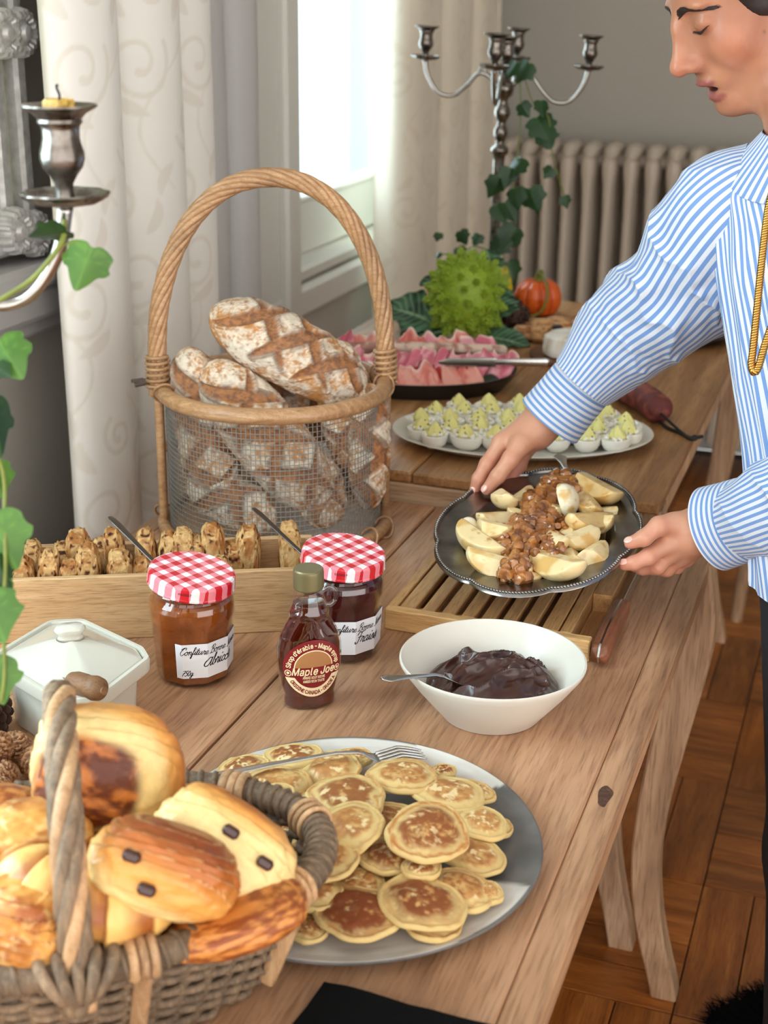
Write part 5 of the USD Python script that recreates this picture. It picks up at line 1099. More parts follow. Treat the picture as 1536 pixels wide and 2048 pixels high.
def pine_cone(c, r, h, R_, label, n=110):
    t = thing('pine_cone', label, 'pine cone', c); ms = []
    for k in range(n):
        u = (k + .5) / n; ph = k * 2.39996; z = h * (u - .5); rr = r * (1 - abs(2 * u - .85) ** 2.2 * .75); rr = max(rr, r * .15)
        up = np.interp(u, [0, .5, 1], [-.3, .25, 1.1]); sc = r * .42 * (1 - .45 * u)
        o = np.array([(0, -.25, 0), (.5, -.5, .10), (.55, .2, .16), (.25, .62, .20), (0, .72, .26), (-.25, .62, .20), (-.55, .2, .16), (-.5, -.5, .10)]) * sc; b_ = o - [0, 0, .16 * sc]; v = np.vstack([o, b_]); hull = trimesh.convex.convex_hull(v)
        M_ = Rm(0, 0, math.degrees(ph) - 90) @ Rm(math.degrees(up), 0, 0); v, f = arr(hull); v = v @ M_.T + [rr * .78 * math.cos(ph), rr * .78 * math.sin(ph), z]; ms.append((v @ R_.T + np.asarray(c), f))
    obj('cone_scales', join(*ms), 'cone_scale', t, smooth=False, kind='stuff'); core_ = put(trimesh.creation.icosphere(2), None, (0, 0, 0)); v, f = core_; obj('cone_core', ((v * [r * .72, r * .72, h * .46]) @ R_.T + np.asarray(c), f), 'cone_scale', t, smooth=True)
pine_cone((-.830, 1.078, TZ + .034), .036, .085, Rm(70, 0, 30), 'dark open pine cone beside the walnuts, behind the ivy')

# ================================================================ candelabra
mat('pewter', {'g': ('geometry', {}), 'n': ('noise_texture', {'scale': 70.0, 'detail': 4.0}), 'r': ('rgb_ramp', {'ramp': [(.35, s(112, 104, 96)), (.65, s(150, 143, 136))]}), 'q': ('rgb_ramp', {'ramp': [(.3, (.2,) * 3), (.7, (.36,) * 3)]}),
    'p': ('principled_bsdf', {'metallic': 1.0})}, [('g.position', 'n.vector'), ('n.fac', 'r.fac'), ('n.fac', 'q.fac'), ('r.color', 'p.base_color'), ('q.color', 'p.roughness')])
mat('bright_silver', {'p': ('principled_bsdf', {'base_color': s(176, 172, 166), 'metallic': 1.0, 'roughness': .2})})
CUP = [(0, .004), (.0062, .004), (.0072, .001), (.0078, 0), (.0072, .004), (.0066, .008), (.0072, .013), (.0105, .019), (.0150, .025), (.0168, .031), (.0166, .036), (.0150, .041), (.0139, .046), (.0140, .052), (.0146, .055), (.0168, .0575), (.0162, .0600), (.0200, .0640), (.0265, .0675), (.0285, .0690), (.0282, .0702), (.0250, .0692), (.0160, .0660), (.0125, .0640), (.0120, .055), (0, .055)]
PAN = [(0, -.004), (.006, -.005), (.012, -.0035), (.024, -.0015), (.0315, .0022), (.0335, .0055), (.0328, .0066), (.030, .0040), (.022, .0012), (.010, .0005), (0, .0005)]
def candelabra(base, pan_h, arm0, lean, label, scallop=True):
    base = np.asarray(base, float); t = thing('candelabra', label, 'candelabra', base); R_ = Rm(0, lean, 0)
    def PT(m_): v, f = arr(m_); return (v @ R_.T) + base, f
    H = pan_h; col = [(0, 0), (.060, 0), (.062, .004), (.058, .010), (.045, .016), (.030, .026), (.018, .040), (.013, .052), (.016, .058), (.013, .064), (.0095, .072), (.0085, .12), (.0090, .20), (.0105, .28), (.0135, .33), (.0150, .345), (.020, .350), (.0215, .356), (.020, .362), (.012, .368), (.010, .374), (.013, .382), (.0170, .392), (.0165, .402), (.011, .412), (.010, .418), (.014, .426), (.0185, .436), (.0180, .446), (.012, .456), (.010, .464), (.013, .472), (.021, .482), (.0235, .492), (.021, .502), (.013, .510), (.010, .516), (.016, .522), (.018, .528), (.010, .534), (0, .536)]
    k = (H - .010) / .536; obj('column', PT(lathe([(r, z * k) for r, z in col], 40)), 'pewter', t, smooth=40)
    hub = .500 * k
    for i in range(4):
        a = arm0 + i * PI / 2; d = np.array([math.cos(a), math.sin(a), 0]); ar = thing_part('arm', t, base, np.eye(3))
        pts = [d * .016 + [0, 0, hub], d * .040 + [0, 0, hub + .018], d * .062 + [0, 0, hub + .020], d * .085 + [0, 0, hub - .006], d * .115 + [0, 0, hub - .030], d * .150 + [0, 0, hub - .026], d * .176 + [0, 0, hub + .008], d * .185 + [0, 0, H - .004]]
        p = spline(pts, 60); obj('arm_branch', PTl(sweep(p, np.interp(np.linspace(0, 1, 60), [0, .3, .8, 1], [.0055, .0045, .0048, .0062]), 10), R_), 'bright_silver', ar, smooth=True, local=True)
        q = np.linspace(0, 1, 26); kk = 6 + 5 * 0; sc = spline([d * .062 + [0, 0, hub + .022], d * .056 + [0, 0, hub + .032], d * .046 + [0, 0, hub + .030], d * .048 + [0, 0, hub + .022], d * .053 + [0, 0, hub + .024]], 26); obj('arm_scroll', PTl(sweep(sc, .0026, 8), R_), 'bright_silver', ar, smooth=True, local=True)
        fn = (lambda th, r, z: r * (1 + .03 * np.cos(10 * th) * (r > .02)))
        c_ = d * .185 + [0, 0, H]; obj('drip_pan', PTl(put(lathe(PAN, 60, fn=fn), None, c_), R_), 'pewter', ar, smooth=45, local=True); obj('candle_cup', PTl(put(lathe(CUP, 48), None, c_), R_), 'pewter', ar, smooth=45, local=True)
    c_ = np.array([0, 0, H - .012]); obj('drip_pan', PT(put(lathe(PAN, 60), None, c_)), 'pewter', t, smooth=45); obj('candle_cup', PT(put(lathe(CUP, 48), None, c_)), 'pewter', t, smooth=45)
    return t
def PTl(m_, R_): v, f = arr(m_); return v @ R_.T, f
NB = np.array([-.763, .869, TZ]); candelabra(NB, .595, math.radians(19.5), 0, 'pewter candelabra arm with a burnt candle stub, closest to the mirror')
candelabra((-.876, 3.20, FZ), .545, math.radians(19.5 - 12), 2.2, 'tall five-cup silver candelabra wound with ivy on the far table')
# stub of a gold candle in the near cup
cc = np.array([-.763, .869, 0]) + .185 * np.array([math.cos(math.radians(19.5)), math.sin(math.radians(19.5)), 0]) + np.array([0, 0, TZ + .595])
plain('gold_wax', s(200, 160, 70), .35, bump=.8, bscale=220, var=.3, coat=.3); plain('char', s(20, 18, 20), .9)
cs_ = thing('candle_stub', 'burnt down gold candle stub with a black wick, in the close candelabra cup', 'candle', cc + [0, 0, .056])
obj('wax', lathe([(0, .0555), (.0105, .0555), (.0112, .066), (.0116, .0725), (.0100, .0742), (.0080, .0725), (.004, .0718), (0, .0716)], 40, cc, lambda th, r, z: r * (1 + .07 * np.sin(5 * th) + .05 * np.sin(11 * th))), 'gold_wax', cs_, smooth=50)
obj('wick', sweep(spline([cc + [.0005, 0, .0715], cc + [.0012, 0, .077], cc + [-.0008, 0, .082], cc + [.0002, 0, .0845]], 12), [.0010] * 9 + [.0012, .0012, .0007], 7), 'char', cs_, smooth=True)

# ================================================================ ivy
vcol('ivy_leaf', .38, bump=.25, bscale=120, transl=.16, spec=.45); plain('ivy_stem', s(112, 120, 44), .5, var=.2)
IV = np.array([(0, 0), (.16, -.07), (.34, -.04), (.50, .08), (.50, .20), (.50, .32), (.58, .42), (.48, .54), (.34, .62), (.20, .80), (0, 1.02), (-.20, .80), (-.34, .62), (-.48, .54), (-.58, .42), (-.50, .32), (-.50, .20), (-.50, .08), (-.34, -.04), (-.16, -.07)])
def ivy_leaf(base, tip, normal, size, hue, k, parent, fold=.25):
    base = np.asarray(base, float); y = np.asarray(tip, float) - base; y /= np.linalg.norm(y); n = np.asarray(normal, float); n = n - y * (n @ y); n /= np.linalg.norm(n); x = np.cross(y, n); r_ = np.random.default_rng(900 + k)
    o = spline(IV * (1 + r_.uniform(-.06, .06, IV.shape)), 60, closed=True); c0 = np.array([0, .32]); rings = [c0 + (o - c0) * q for q in (.02, .25, .5, .75, 1.0)]; P2 = np.vstack(rings)
    zz = -fold * np.abs(P2[:, 0]) ** 1.2 - .12 * (P2[:, 1] - .3) ** 2 + .05 * np.sin(P2[:, 0] * 7 + k) * np.abs(P2[:, 0]) + .02
    v = base + size * (P2[:, :1] * x + P2[:, 1:] * y + zz[:, None] * n); nr_ = 60; f = []
    i, j = np.meshgrid(np.arange(4), np.arange(nr_), indexing='ij'); a = i * nr_ + j; b_ = i * nr_ + (j + 1) % nr_; f = np.vstack([np.stack([a, a + nr_, b_ + nr_], -1).reshape(-1, 3), np.stack([a, b_ + nr_, b_], -1).reshape(-1, 3), np.stack([np.zeros(58, int), np.arange(1, 59), np.arange(2, 60)], 1)])
    vein = np.minimum.reduce([np.abs(P2[:, 0])] + [np.abs(P2[:, 0] * math.cos(q) - P2[:, 1] * math.sin(q)) + 9 * (P2[:, 0] * math.sin(q) + P2[:, 1] * math.cos(q) < 0) for q in (.75, -.75, 1.35, -1.35)])
    light, dark_ = ((s(88, 132, 48), s(62, 104, 36)) if hue > .5 else (s(44, 80, 36), s(22, 50, 26))); col = mixc(np.tile(dark_, (len(v), 1)), light, fbm(np.c_[P2 * 2.5, P2[:, :1] * 0 + k], 3, k)); col = mixc(col, np.minimum(np.array(light) * 1.35, 1), np.exp(-(vein / .02) ** 2) * .6)
    v2 = v - n * .0005; obj('leaf', (np.vstack([v, v2]), np.vstack([f, f[:, ::-1] + len(v)])), 'ivy_leaf', parent, smooth=True, attrs={'col': np.vstack([col, col])})
iv = thing('ivy_vine', 'ivy vine with bright green leaves trailing from the close candelabra, in front of the curtain', 'ivy', (-.60, .86, 1.30))
st1 = spline([(-.574, .905, 1.345), (-.571, .896, 1.332), (-.577, .885, 1.318), (-.590, .876, 1.303), (-.612, .864, 1.288), (-.640, .850, 1.268), (-.640, .838, 1.23), (-.615, .833, 1.20), (-.592, .826, 1.175), (-.585, .815, 1.14), (-.580, .803, 1.105), (-.578, .792, 1.07), (-.572, .780, 1.035), (-.572, .772, 1.01)], 120)
obj('stem', sweep(st1, np.linspace(.0022, .0014, 120), 8), 'ivy_stem', iv, smooth=True)
cam3 = np.array([.5, -.85, .2])
NL = [((-.568, .897, 1.338), (-.595, .893, 1.332), (.2, -.5, -.8), .030, 0, .2), ((-.5485, .8995, 1.3275), (-.560, .888, 1.293), cam3, .0335, 1, .35), ((-.606, .856, 1.262), (-.585, .852, 1.235), (.3, -.9, .4), .034, 1, .2), ((-.594, .848, 1.246), (-.578, .848, 1.236), cam3, .016, 0, .3),
      ((-.597, .841, 1.222), (-.580, .830, 1.168), (.9, -.3, .2), .048, 0, .5), ((-.588, .825, 1.178), (-.580, .822, 1.150), (.8, -.6, 0), .032, 1, .5), ((-.583, .812, 1.142), (-.566, .812, 1.098), (.3, -.9, .3), .050, 1, .15), ((-.578, .803, 1.112), (-.567, .805, 1.085), (.7, -.3, -.2), .030, 0, .3),
      ((-.580, .800, 1.100), (-.592, .795, 1.060), (.5, -.8, .3), .040, 1, .2), ((-.580, .793, 1.088), (-.561, .785, 1.045), (.35, -.85, .45), .046, 1, .12), ((-.574, .782, 1.040), (-.562, .776, 1.000), (.35, -.85, .45), .042, 1, .12), ((-.600, .836, 1.195), (-.615, .830, 1.165), cam3, .035, 1, .3)]
for k, (b_, tp, n, sz, hu, fo) in enumerate(NL):
    dx = np.array([-.008, -.003, 0]) if b_[2] < 1.26 else np.zeros(3); ivy_leaf(np.array(b_) + dx, np.array(tp) + dx, n, sz * (.84 if b_[2] < 1.26 else 1), hu, k, iv, fo)
pt = spline([(-.574, .894, 1.326), (-.562, .897, 1.331), (-.553, .899, 1.328), (-.5485, .8995, 1.3275)], 14); obj('leaf_stalk', sweep(pt, .0006, 6), 'ivy_stem', iv, smooth=True)
iv2 = thing('ivy_vine', 'dark green ivy vine hanging down the tall far candelabra', 'ivy', (-.81, 3.15, 1.1))
for c_ in ([(-.815, 3.17, 1.33), (-.803, 3.15, 1.25), (-.806, 3.15, 1.16), (-.812, 3.15, 1.10), (-.828, 3.15, .96), (-.829, 3.15, .87)], [(-.80, 3.16, 1.32), (-.775, 3.15, 1.27), (-.74, 3.15, 1.24), (-.726, 3.15, 1.16), (-.69, 3.15, 1.06)], [(-.86, 3.14, .94), (-.90, 3.14, .945), (-.935, 3.15, .925), (-.985, 3.15, .92)]):
    c_ = spline(c_, 50); obj('stem', sweep(c_, .0016, 6), 'ivy_stem', iv2, smooth=True)
r_ = np.random.default_rng(44)
for k, (x, z, sz) in enumerate([(-.786, 1.335, .05), (-.815, 1.338, .042), (-.757, 1.262, .036), (-.765, 1.215, .062), (-.748, 1.195, .05), (-.795, 1.130, .048), (-.842, 1.085, .05), (-.808, 1.062, .05), (-.772, 1.062, .058), (-.830, 1.030, .052), (-.848, 1.025, .045), (-.804, .970, .06), (-.815, .895, .055), (-.83, .95, .05), (-.932, .965, .036), (-.985, .962, .022), (-.935, .930, .03), (-.983, .918, .018), (-.887, .962, .03), (-.724, 1.120, .03), (-.69, 1.063, .028), (-.80, 1.255, .035), (-.82, 1.11, .045)]):
    a = r_.uniform(-.9, .9); ivy_leaf((x, 3.14 + r_.uniform(-.01, .01), z + sz * .4), (x + math.sin(a) * sz, 3.13, z - sz * .6), (r_.uniform(-.5, .8), -.8, r_.uniform(-.1, .7)), sz, 0, 40 + k, iv2, .25)
# ================================================================ egg platter
plain('egg_white', s(238, 234, 222), .32); plain('egg_cream', s(232, 224, 144), .55, bump=.3, bscale=200); plain('seed', s(34, 30, 28), .6); plain('egg_crumb', s(244, 240, 228), .6)
ep = thing('oval_platter', 'white oval platter carrying deviled eggs on the far table', 'platter', (-.527, 2.165, FZ))
EA = math.radians(18); eu = np.array([math.cos(EA), math.sin(EA), 0]); ev = np.array([-math.sin(EA), math.cos(EA), 0]); EC = np.array([-.527, 2.170, FZ])
def oval(pr, C, u, v_, n=96):
    t = np.linspace(0, 2 * PI, n, endpoint=False); return loft(np.stack([C + (a * np.cos(t))[:, None] * u + (b_ * np.sin(t))[:, None] * v_ + np.array([0, 0, z]) for a, b_, z in pr])[:, ::-1])
v, f = oval([(.01, .01, .0105), (.165, .105, .0105), (.180, .118, .0125), (.205, .140, .0185), (.215, .149, .0205), (.216, .150, .0190), (.206, .141, .0150), (.180, .118, .004), (.160, .100, 0), (.01, .01, 0)], EC, eu, ev)
obj('platter_body', (v, f[:, ::-1]), 'cream_glaze', ep, smooth=40)
def egg(name_label, loc, rz, src=None):
    if src is not None: return dup(src, 'deviled_egg', loc, Rm(0, 0, math.degrees(rz)), name_label)
    t = thing('deviled_egg', name_label, 'deviled egg', loc, 'deviled egg halves on the white oval platter', rot=Rm(0, 0, math.degrees(rz)))
    th = np.linspace(0, 2 * PI, 40, endpoint=False); prof = [(.004, .0), (.013, .0012), (.0205, .007), (.0245, .015), (.0252, .0225), (.0243, .0240), (.016, .0222), (.002, .0215)]
    obj('egg_white', loft(np.stack([np.stack([r * 1.12 * np.cos(th) * (1 + .10 * np.cos(th)), r * .86 * np.sin(th), z + 0 * th], 1) for r, z in prof])), 'egg_white', t, smooth=50, local=True)
    q = [(.0120, .0210), (.0142, .0240), (.0138, .0275), (.0118, .0300), (.0108, .0322), (.0088, .0352), (.0060, .0382), (.0032, .0412), (.0006, .0432)]
    th = np.linspace(0, 2 * PI, 36, endpoint=False); obj('piped_cream', loft(np.stack([np.stack([.0012 * math.sin(z * 200) + r * (1 + .10 * np.cos(6 * th + z * 130)) * np.cos(th), r * (1 + .10 * np.cos(6 * th + z * 130)) * np.sin(th), z + 0 * th], 1) for r, z in q])), 'egg_cream', t, smooth=50, local=True)
    r_ = np.random.default_rng(5); sd, cm = [], []
    for k in range(7):
        a, z = r_.uniform(0, 2 * PI), r_.uniform(.025, .040); r = np.interp(z, [b_ for _, b_ in q], [a_ for a_, _ in q]); sd.append(put(trimesh.creation.icosphere(0), Rm(*r_.uniform(0, 180, 3)), (r * math.cos(a), r * math.sin(a), z), .0014))
    for k in range(20):
        a, r = r_.uniform(0, 2 * PI), r_.uniform(.014, .021); cm.append(put(trimesh.creation.icosphere(1), None, (r * math.cos(a), r * .8 * math.sin(a), .0235 + r_.uniform(0, .003)), r_.uniform(.0020, .0036)))
    obj('black_seeds', join(*sd), 'seed', t, smooth=False, local=True, kind='stuff'); obj('egg_crumbs', join(*cm), 'egg_crumb', t, smooth=False, local=True, kind='stuff'); return t
first = None; r_ = np.random.default_rng(12)
for row, (vv, n, sp, nm) in enumerate([(-.092, 7, .0485, 'front'), (-.046, 8, .0475, 'second'), (0, 8, .0480, 'third'), (.046, 7, .0480, 'fourth'), (.092, 5, .0520, 'back')]):
    for k in range(n):
        u_ = (k - (n - 1) / 2) * sp; p = EC + eu * u_ + ev * (vv + .005 * math.cos(u_ * 20) + (.020 * (u_ / .17) ** 2 if row == 0 else 0)) + np.array([0, 0, .0112 + .010 * max(0, abs(u_) / .17 - .75) ** 2])
        e = egg(f'deviled egg, {ordinal(k)} from the left in the {nm} row of the white platter', p, r_.uniform(0, 6.28), first); first = first or e

# ================================================================ cold cuts
plain('black_slate', s(30, 28, 30), .35)
mp = thing('oval_dish', 'black oval dish piled with sliced ham and sausage, behind the eggs', 'dish', (-.79, 2.44, FZ))
mu = np.array([math.cos(EA), math.sin(EA), 0]); mv = np.array([-math.sin(EA), math.cos(EA), 0]); MC = np.array([-.797, 2.440, FZ])
v, f = oval([(.01, .01, .012), (.15, .105, .012), (.172, .125, .026), (.180, .133, .034), (.184, .137, .034), (.182, .135, .028), (.160, .112, 0), (.01, .01, 0)], MC, mu, mv); obj('dish_body', (v, f[:, ::-1]), 'black_slate', mp, smooth=40)
vcol('cured_meat', .45, bump=.2, bscale=200, spec=.4, coat=.1)
def slice_(k, u_, v_, z, w, h, kind, label, ang=0.0, steep=.5):
    r_ = np.random.default_rng(700 + k); n, m_ = 46, 26; U_, V_ = np.meshgrid(np.linspace(-1, 1, n), np.linspace(0, 1, m_), indexing='ij'); ph = r_.uniform(0, 6, 3)
    x = U_ * w * (.95 - .30 * (V_ - .4) ** 2); y = (V_ - .5) * h * math.cos(steep); zz = V_ * h * math.sin(steep) + .0075 * np.sin(U_ * 4 + ph[0] + V_ * 3) * (.4 + .6 * V_) + .003 * np.sin(U_ * 9 + ph[1]) * V_ - .008 * np.abs(U_) ** 3
    y = y + .010 * np.cos(U_ * 6 + ph[2]) * V_; ca_, sa_ = math.cos(ang), math.sin(ang); X, Y = x * ca_ - y * sa_, x * sa_ + y * ca_
    v = MC + (u_ + X)[..., None] * mu + (v_ + Y)[..., None] * mv + (z + zz)[..., None] * np.array([0, 0, 1.0]); v = v.reshape(-1, 3); v[:, 2] = np.maximum(v[:, 2], FZ + .0125)
    nz = fbm(np.stack([U_ * 2, V_ * 2, 0 * U_ + k], -1).reshape(-1, 3), 3, k); pale = {'ham': (s(214, 112, 102), s(236, 164, 148)), 'rosy': (s(206, 104, 122), s(234, 164, 172)), 'red': (s(160, 24, 30), s(190, 46, 44))}[kind]
    col = mixc(np.tile(pale[0], (len(v), 1)), pale[1], sstep(.35, .65, nz)); col = mixc(col, s(246, 222, 208), sstep(.90, 1.02, V_.ravel() + .25 * (nz - .5)) * (kind != 'red')); f = grid(n, m_); v2 = v - [0, 0, .0022]
    return obj('meat_slice', (np.vstack([v, v2]), np.vstack([f, f[:, ::-1] + len(v)])), 'cured_meat', smooth=True, attrs={'col': np.vstack([col, col])}, label=label, cat='ham', group='sliced cold cuts on the black oval dish')
for k in range(6): slice_(k, -.125 + k * .041, -.074 + .016 * abs(k - 2.5) / 2.5, .016 + .004 * (k % 2), .040, .070, 'ham', f'folded ham slice, {ordinal(k)} from the left in the front row of the black dish', .15 * (k - 2.5) / 2, .40)
for k in range(7): slice_(20 + k, -.115 + k * .044, -.012, .030 + .004 * (k % 2), .030, .060, 'rosy', f'rolled ham slice, {ordinal(k)} from the left, middle row of the black dish', -.5, .55)
for k in range(3): slice_(40 + k, .005 + k * .040, -.040, .026, .028, .040, 'red', f'dark red sausage slice, {ordinal(k)} from the left between the rows of ham', .1, .35)
for k in range(7): slice_(60 + k, -.135 + k * .042, .068, .034 + .006 * (k % 2), .040, .065, 'ham' if k % 2 else 'rosy', f'crumpled ham slice, {ordinal(k)} from the left, back row of the black dish', .3 * (k - 2) / 3, .60)
vcol('dry_sausage', .7, bump=.4, bscale=160)
p = spline([MC + mu * -.15 + mv * .030 + [0, 0, .060], MC + mu * -.05 + mv * .028 + [0, 0, .064], MC + mu * .06 + mv * .030 + [0, 0, .063], MC + mu * .165 + mv * .040 + [0, 0, .058]], 60); v, f = sweep(p, np.r_[.006, np.full(58, .0105), .007] , 16); nz = fbm(v * 70, 3, 3)
obj('dry_sausage', (v, f), 'dry_sausage', smooth=True, attrs={'col': mixc(np.tile(s(214, 190, 170), (len(v), 1)), s(160, 112, 98), sstep(.45, .65, nz))}, label='thin pale dried sausage lying across the sliced ham', cat='sausage')
k0 = MC + mu * .035 + mv * -.052 + [0, 0, .056]; k1 = MC + mu * .245 + mv * -.010 + [0, 0, .050]; kv = (k1 - k0) / np.linalg.norm(k1 - k0)
kt = thing('table_knife', 'steel table knife lying on the ham, its handle over the dish edge', 'knife', k0)
obj('blade', sweep([k0, k0 + kv * .02, k0 + kv * .11], [.002, .008, .009], 10, flat=.12), 'steel', kt, smooth=True); obj('handle', sweep([k0 + kv * .108, k0 + kv * .13, k0 + kv * .205, k0 + kv * .213], [.006, .0065, .0085, .005], 12, flat=.5), 'steel', kt, smooth=True)

# ================================================================ romanesco, pumpkin and the rest
plain('romanesco', s(136, 160, 40), .55, bump=.3, bscale=160, var=.18)
ro = thing('romanesco', 'bright yellow green romanesco with dark leaves, in front of the far candelabra', 'romanesco', (-.812, 2.80, FZ))
RC = np.array([-.812, 2.80, FZ + .098]); axd = np.array([.32, -.88, .34]); axd /= np.linalg.norm(axd); a1 = np.cross(axd, [0, 0, 1.0]); a1 /= np.linalg.norm(a1); a2 = np.cross(a1, axd)
bud = []; 
for k in range(24):
    u = (k + .5) / 24; ph = k * 2.39996; rr = .40 * (1 - u) ** .75; bud.append((put(lathe([(.17 * (1 - .5 * u), -.02), (.12 * (1 - .5 * u), .12), (.05, .24 * (1 - .3 * u)), (0, .30 * (1 - .3 * u))], 7), Rm(0, 58 * (1 - u), 0) , (0, 0, 0)), ph, rr, u))
def floret(R3, c, sc):
    ms = []
    for m_, ph, rr, u in bud:
        v, f = m_; v = v @ Rm(0, 0, math.degrees(ph)).T + [rr * math.cos(ph), rr * math.sin(ph), .95 * u ** .9 * .9]; ms.append((v * sc, f))
    v, f = join(*ms); cn = put(lathe([(.42, -.1), (.40, .05), (.2, .55), (.02, .92)], 14), None, (0, 0, 0), sc); v, f = join((v, f), cn); return v @ R3.T + c, f
for k in range(44):
    u = (k + .5) / 44; ph = k * 2.39996; th = math.acos(1 - 1.35 * u); n = axd * math.cos(th) + math.sin(th) * (math.cos(ph) * a1 + math.sin(ph) * a2); R0 = np.array([.074, .074, .088]); c = RC + n * R0 * .80; x_ = np.cross([.1, .2, 1], n); x_ /= np.linalg.norm(x_); y_ = np.cross(n, x_); sc = .018 + .022 * u
    obj('floret', floret(np.stack([x_, y_, n], 1), c, sc), 'romanesco', ro, smooth=30)
v = np.array(ico.vertices); obj('stalk', (v * [.062, .062, .078] + RC, np.array(ico.faces)), 'romanesco', ro, smooth=True)
vcol('cabbage_leaf', .5, bump=.2, bscale=100)
def big_leaf(base, tip, n, w, k, parent, cols=(s(30, 62, 44), s(64, 104, 74)), rib=s(176, 206, 160)):
    base, tip = np.asarray(base, float), np.asarray(tip, float); y = tip - base; L_ = np.linalg.norm(y); y /= L_; n = np.asarray(n, float); n = n - y * (n @ y); n /= np.linalg.norm(n); x = np.cross(y, n); U_, V_ = np.meshgrid(np.linspace(-1, 1, 40), np.linspace(0, 1, 50), indexing='ij')
    prof = np.sin(PI * np.clip(V_, 0, 1) ** .8) ** .7 * (1 + .10 * np.sin(V_ * 26 + k)); X = U_ * w * prof; Z = .25 * w * np.abs(U_) ** 1.5 + .06 * w * np.sin(V_ * 17 + 3 * U_ + k) * np.abs(U_) - .25 * L_ * (V_ - .3) ** 2
    v = (base + X[..., None] * x + (V_ * L_)[..., None] * y + Z[..., None] * n).reshape(-1, 3); v[:, 2] = np.maximum(v[:, 2], FZ + .0012); nz = fbm(np.stack([U_ * 3, V_ * 4, 0 * U_ + k], -1).reshape(-1, 3), 3, k); col = mixc(np.tile(cols[0], (len(v), 1)), cols[1], sstep(.3, .7, nz)); col = mixc(col, rib, np.maximum(np.exp(-(U_ / .06) ** 2) * (1 - V_ * .5), .5 * np.exp(-((((V_ * 9 - np.abs(U_) * 2.2) % 1) - .5) / .09) ** 2)).ravel())
    f = grid(40, 50); v2 = v - n * .0012; v2[:, 2] = np.maximum(v2[:, 2], FZ + .0004); obj('leaf', (np.vstack([v, v2]), np.vstack([f, f[:, ::-1] + len(v)])), 'cabbage_leaf', parent, smooth=True, attrs={'col': np.vstack([col, col])})
for k, (b_, t_, n, w) in enumerate([((-.87, 2.80, .835), (-.985, 2.79, .875), (0, -.5, .8), .060), ((-.86, 2.79, .825), (-.945, 2.76, .808), (.2, -.6, .8), .055), ((-.80, 2.86, .93), (-.925, 2.82, .922), (.1, -.6, .8), .035), ((-.79, 2.87, .94), (-.855, 2.83, .965), (.2, -.8, .5), .026), ((-.775, 2.86, .95), (-.785, 2.84, .995), (.2, -.9, .2), .028), ((-.78, 2.80, .82), (-.672, 2.80, .815), (-.1, -.4, .9), .034), ((-.75, 2.83, .86), (-.745, 2.81, .93), (.3, -.9, .1), .04), ((-.88, 2.84, .84), (-.99, 2.86, .83), (0, -.6, .8), .05)]): big_leaf(b_, t_, n, w, k, ro)
vcol('pumpkin_skin', .38, bump=.1, bscale=60, coat=.15)
pk = thing('pumpkin', 'small orange pumpkin on the far table beside the candelabra', 'pumpkin', (-.735, 3.115, FZ))
th = np.arange(120) * 2 * PI / 120; pr = [(.001, .016), (.012, .006), (.030, .0), (.045, .008), (.053, .026), (.054, .046), (.047, .066), (.032, .079), (.016, .080), (.006, .074), (.001, .072)]; pr = np.stack([np.interp(np.linspace(0, 10, 50), range(11), [q[i] for q in pr]) for i in (0, 1)], 1)
rg = np.abs(np.sin(5 * th)) ** .5; v, f = loft(np.stack([np.stack([r * (.88 + .13 * rg) * np.cos(th), r * (.88 + .13 * rg) * np.sin(th), z + 0 * th], 1) for r, z in pr])); col = mixc(np.tile(s(226, 98, 26), (len(v), 1)), s(196, 70, 14), np.r_[np.tile(1 - rg, 50), 0, 0]); obj('pumpkin_body', (v + [-.735, 3.115, FZ], f), 'pumpkin_skin', pk, smooth=True, attrs={'col': col})
obj('stem', sweep(spline([(-.735, 3.115, FZ + .070), (-.735, 3.113, FZ + .090), (-.728, 3.108, FZ + .100)], 12), np.linspace(.010, .007, 12), 10), 'ivy_stem', pk, smooth=True)
obj('tendril', sweep(spline([(-.728, 3.108, FZ + .096), (-.705, 3.07, FZ + .078), (-.700, 3.058, FZ + .05), (-.712, 3.05, FZ + .02), (-.74, 3.04, FZ + .006)], 30), .003, 7), 'ivy_stem', pk, smooth=True)
v = np.array(ico.vertices); d = 1 + .05 * np.cos(8 * np.arctan2(v[:, 1], v[:, 0])); q = v * [.026, .026, .055] * d[:, None]; q[:, :2] *= (1 - .35 * v[:, 2:]) ; q = q @ Rm(0, 8, 0).T; col = mixc(np.tile(s(206, 176, 40), (len(v), 1)), s(120, 140, 30), sstep(.45, .6, fbm(v * 3, 3, 4))); q[:, 2] -= q[:, 2].min()
obj('gourd', (q + [-.812, 3.075, FZ], np.array(ico.faces)), 'pumpkin_skin', smooth=True, attrs={'col': col}, label='slim yellow and green gourd standing behind the romanesco', cat='gourd')
pine_cone((-.752, 2.92, FZ + .036), .046, .10, Rm(80, 0, 70), 'brown pine cone lying between the romanesco and the pumpkin')
pine_cone((-.800, 2.985, FZ + .030), .036, .08, Rm(75, 0, -20), 'second pine cone, further back at the foot of the tall candelabra')
vcol('crusty', .7, bump=.5, bscale=140)
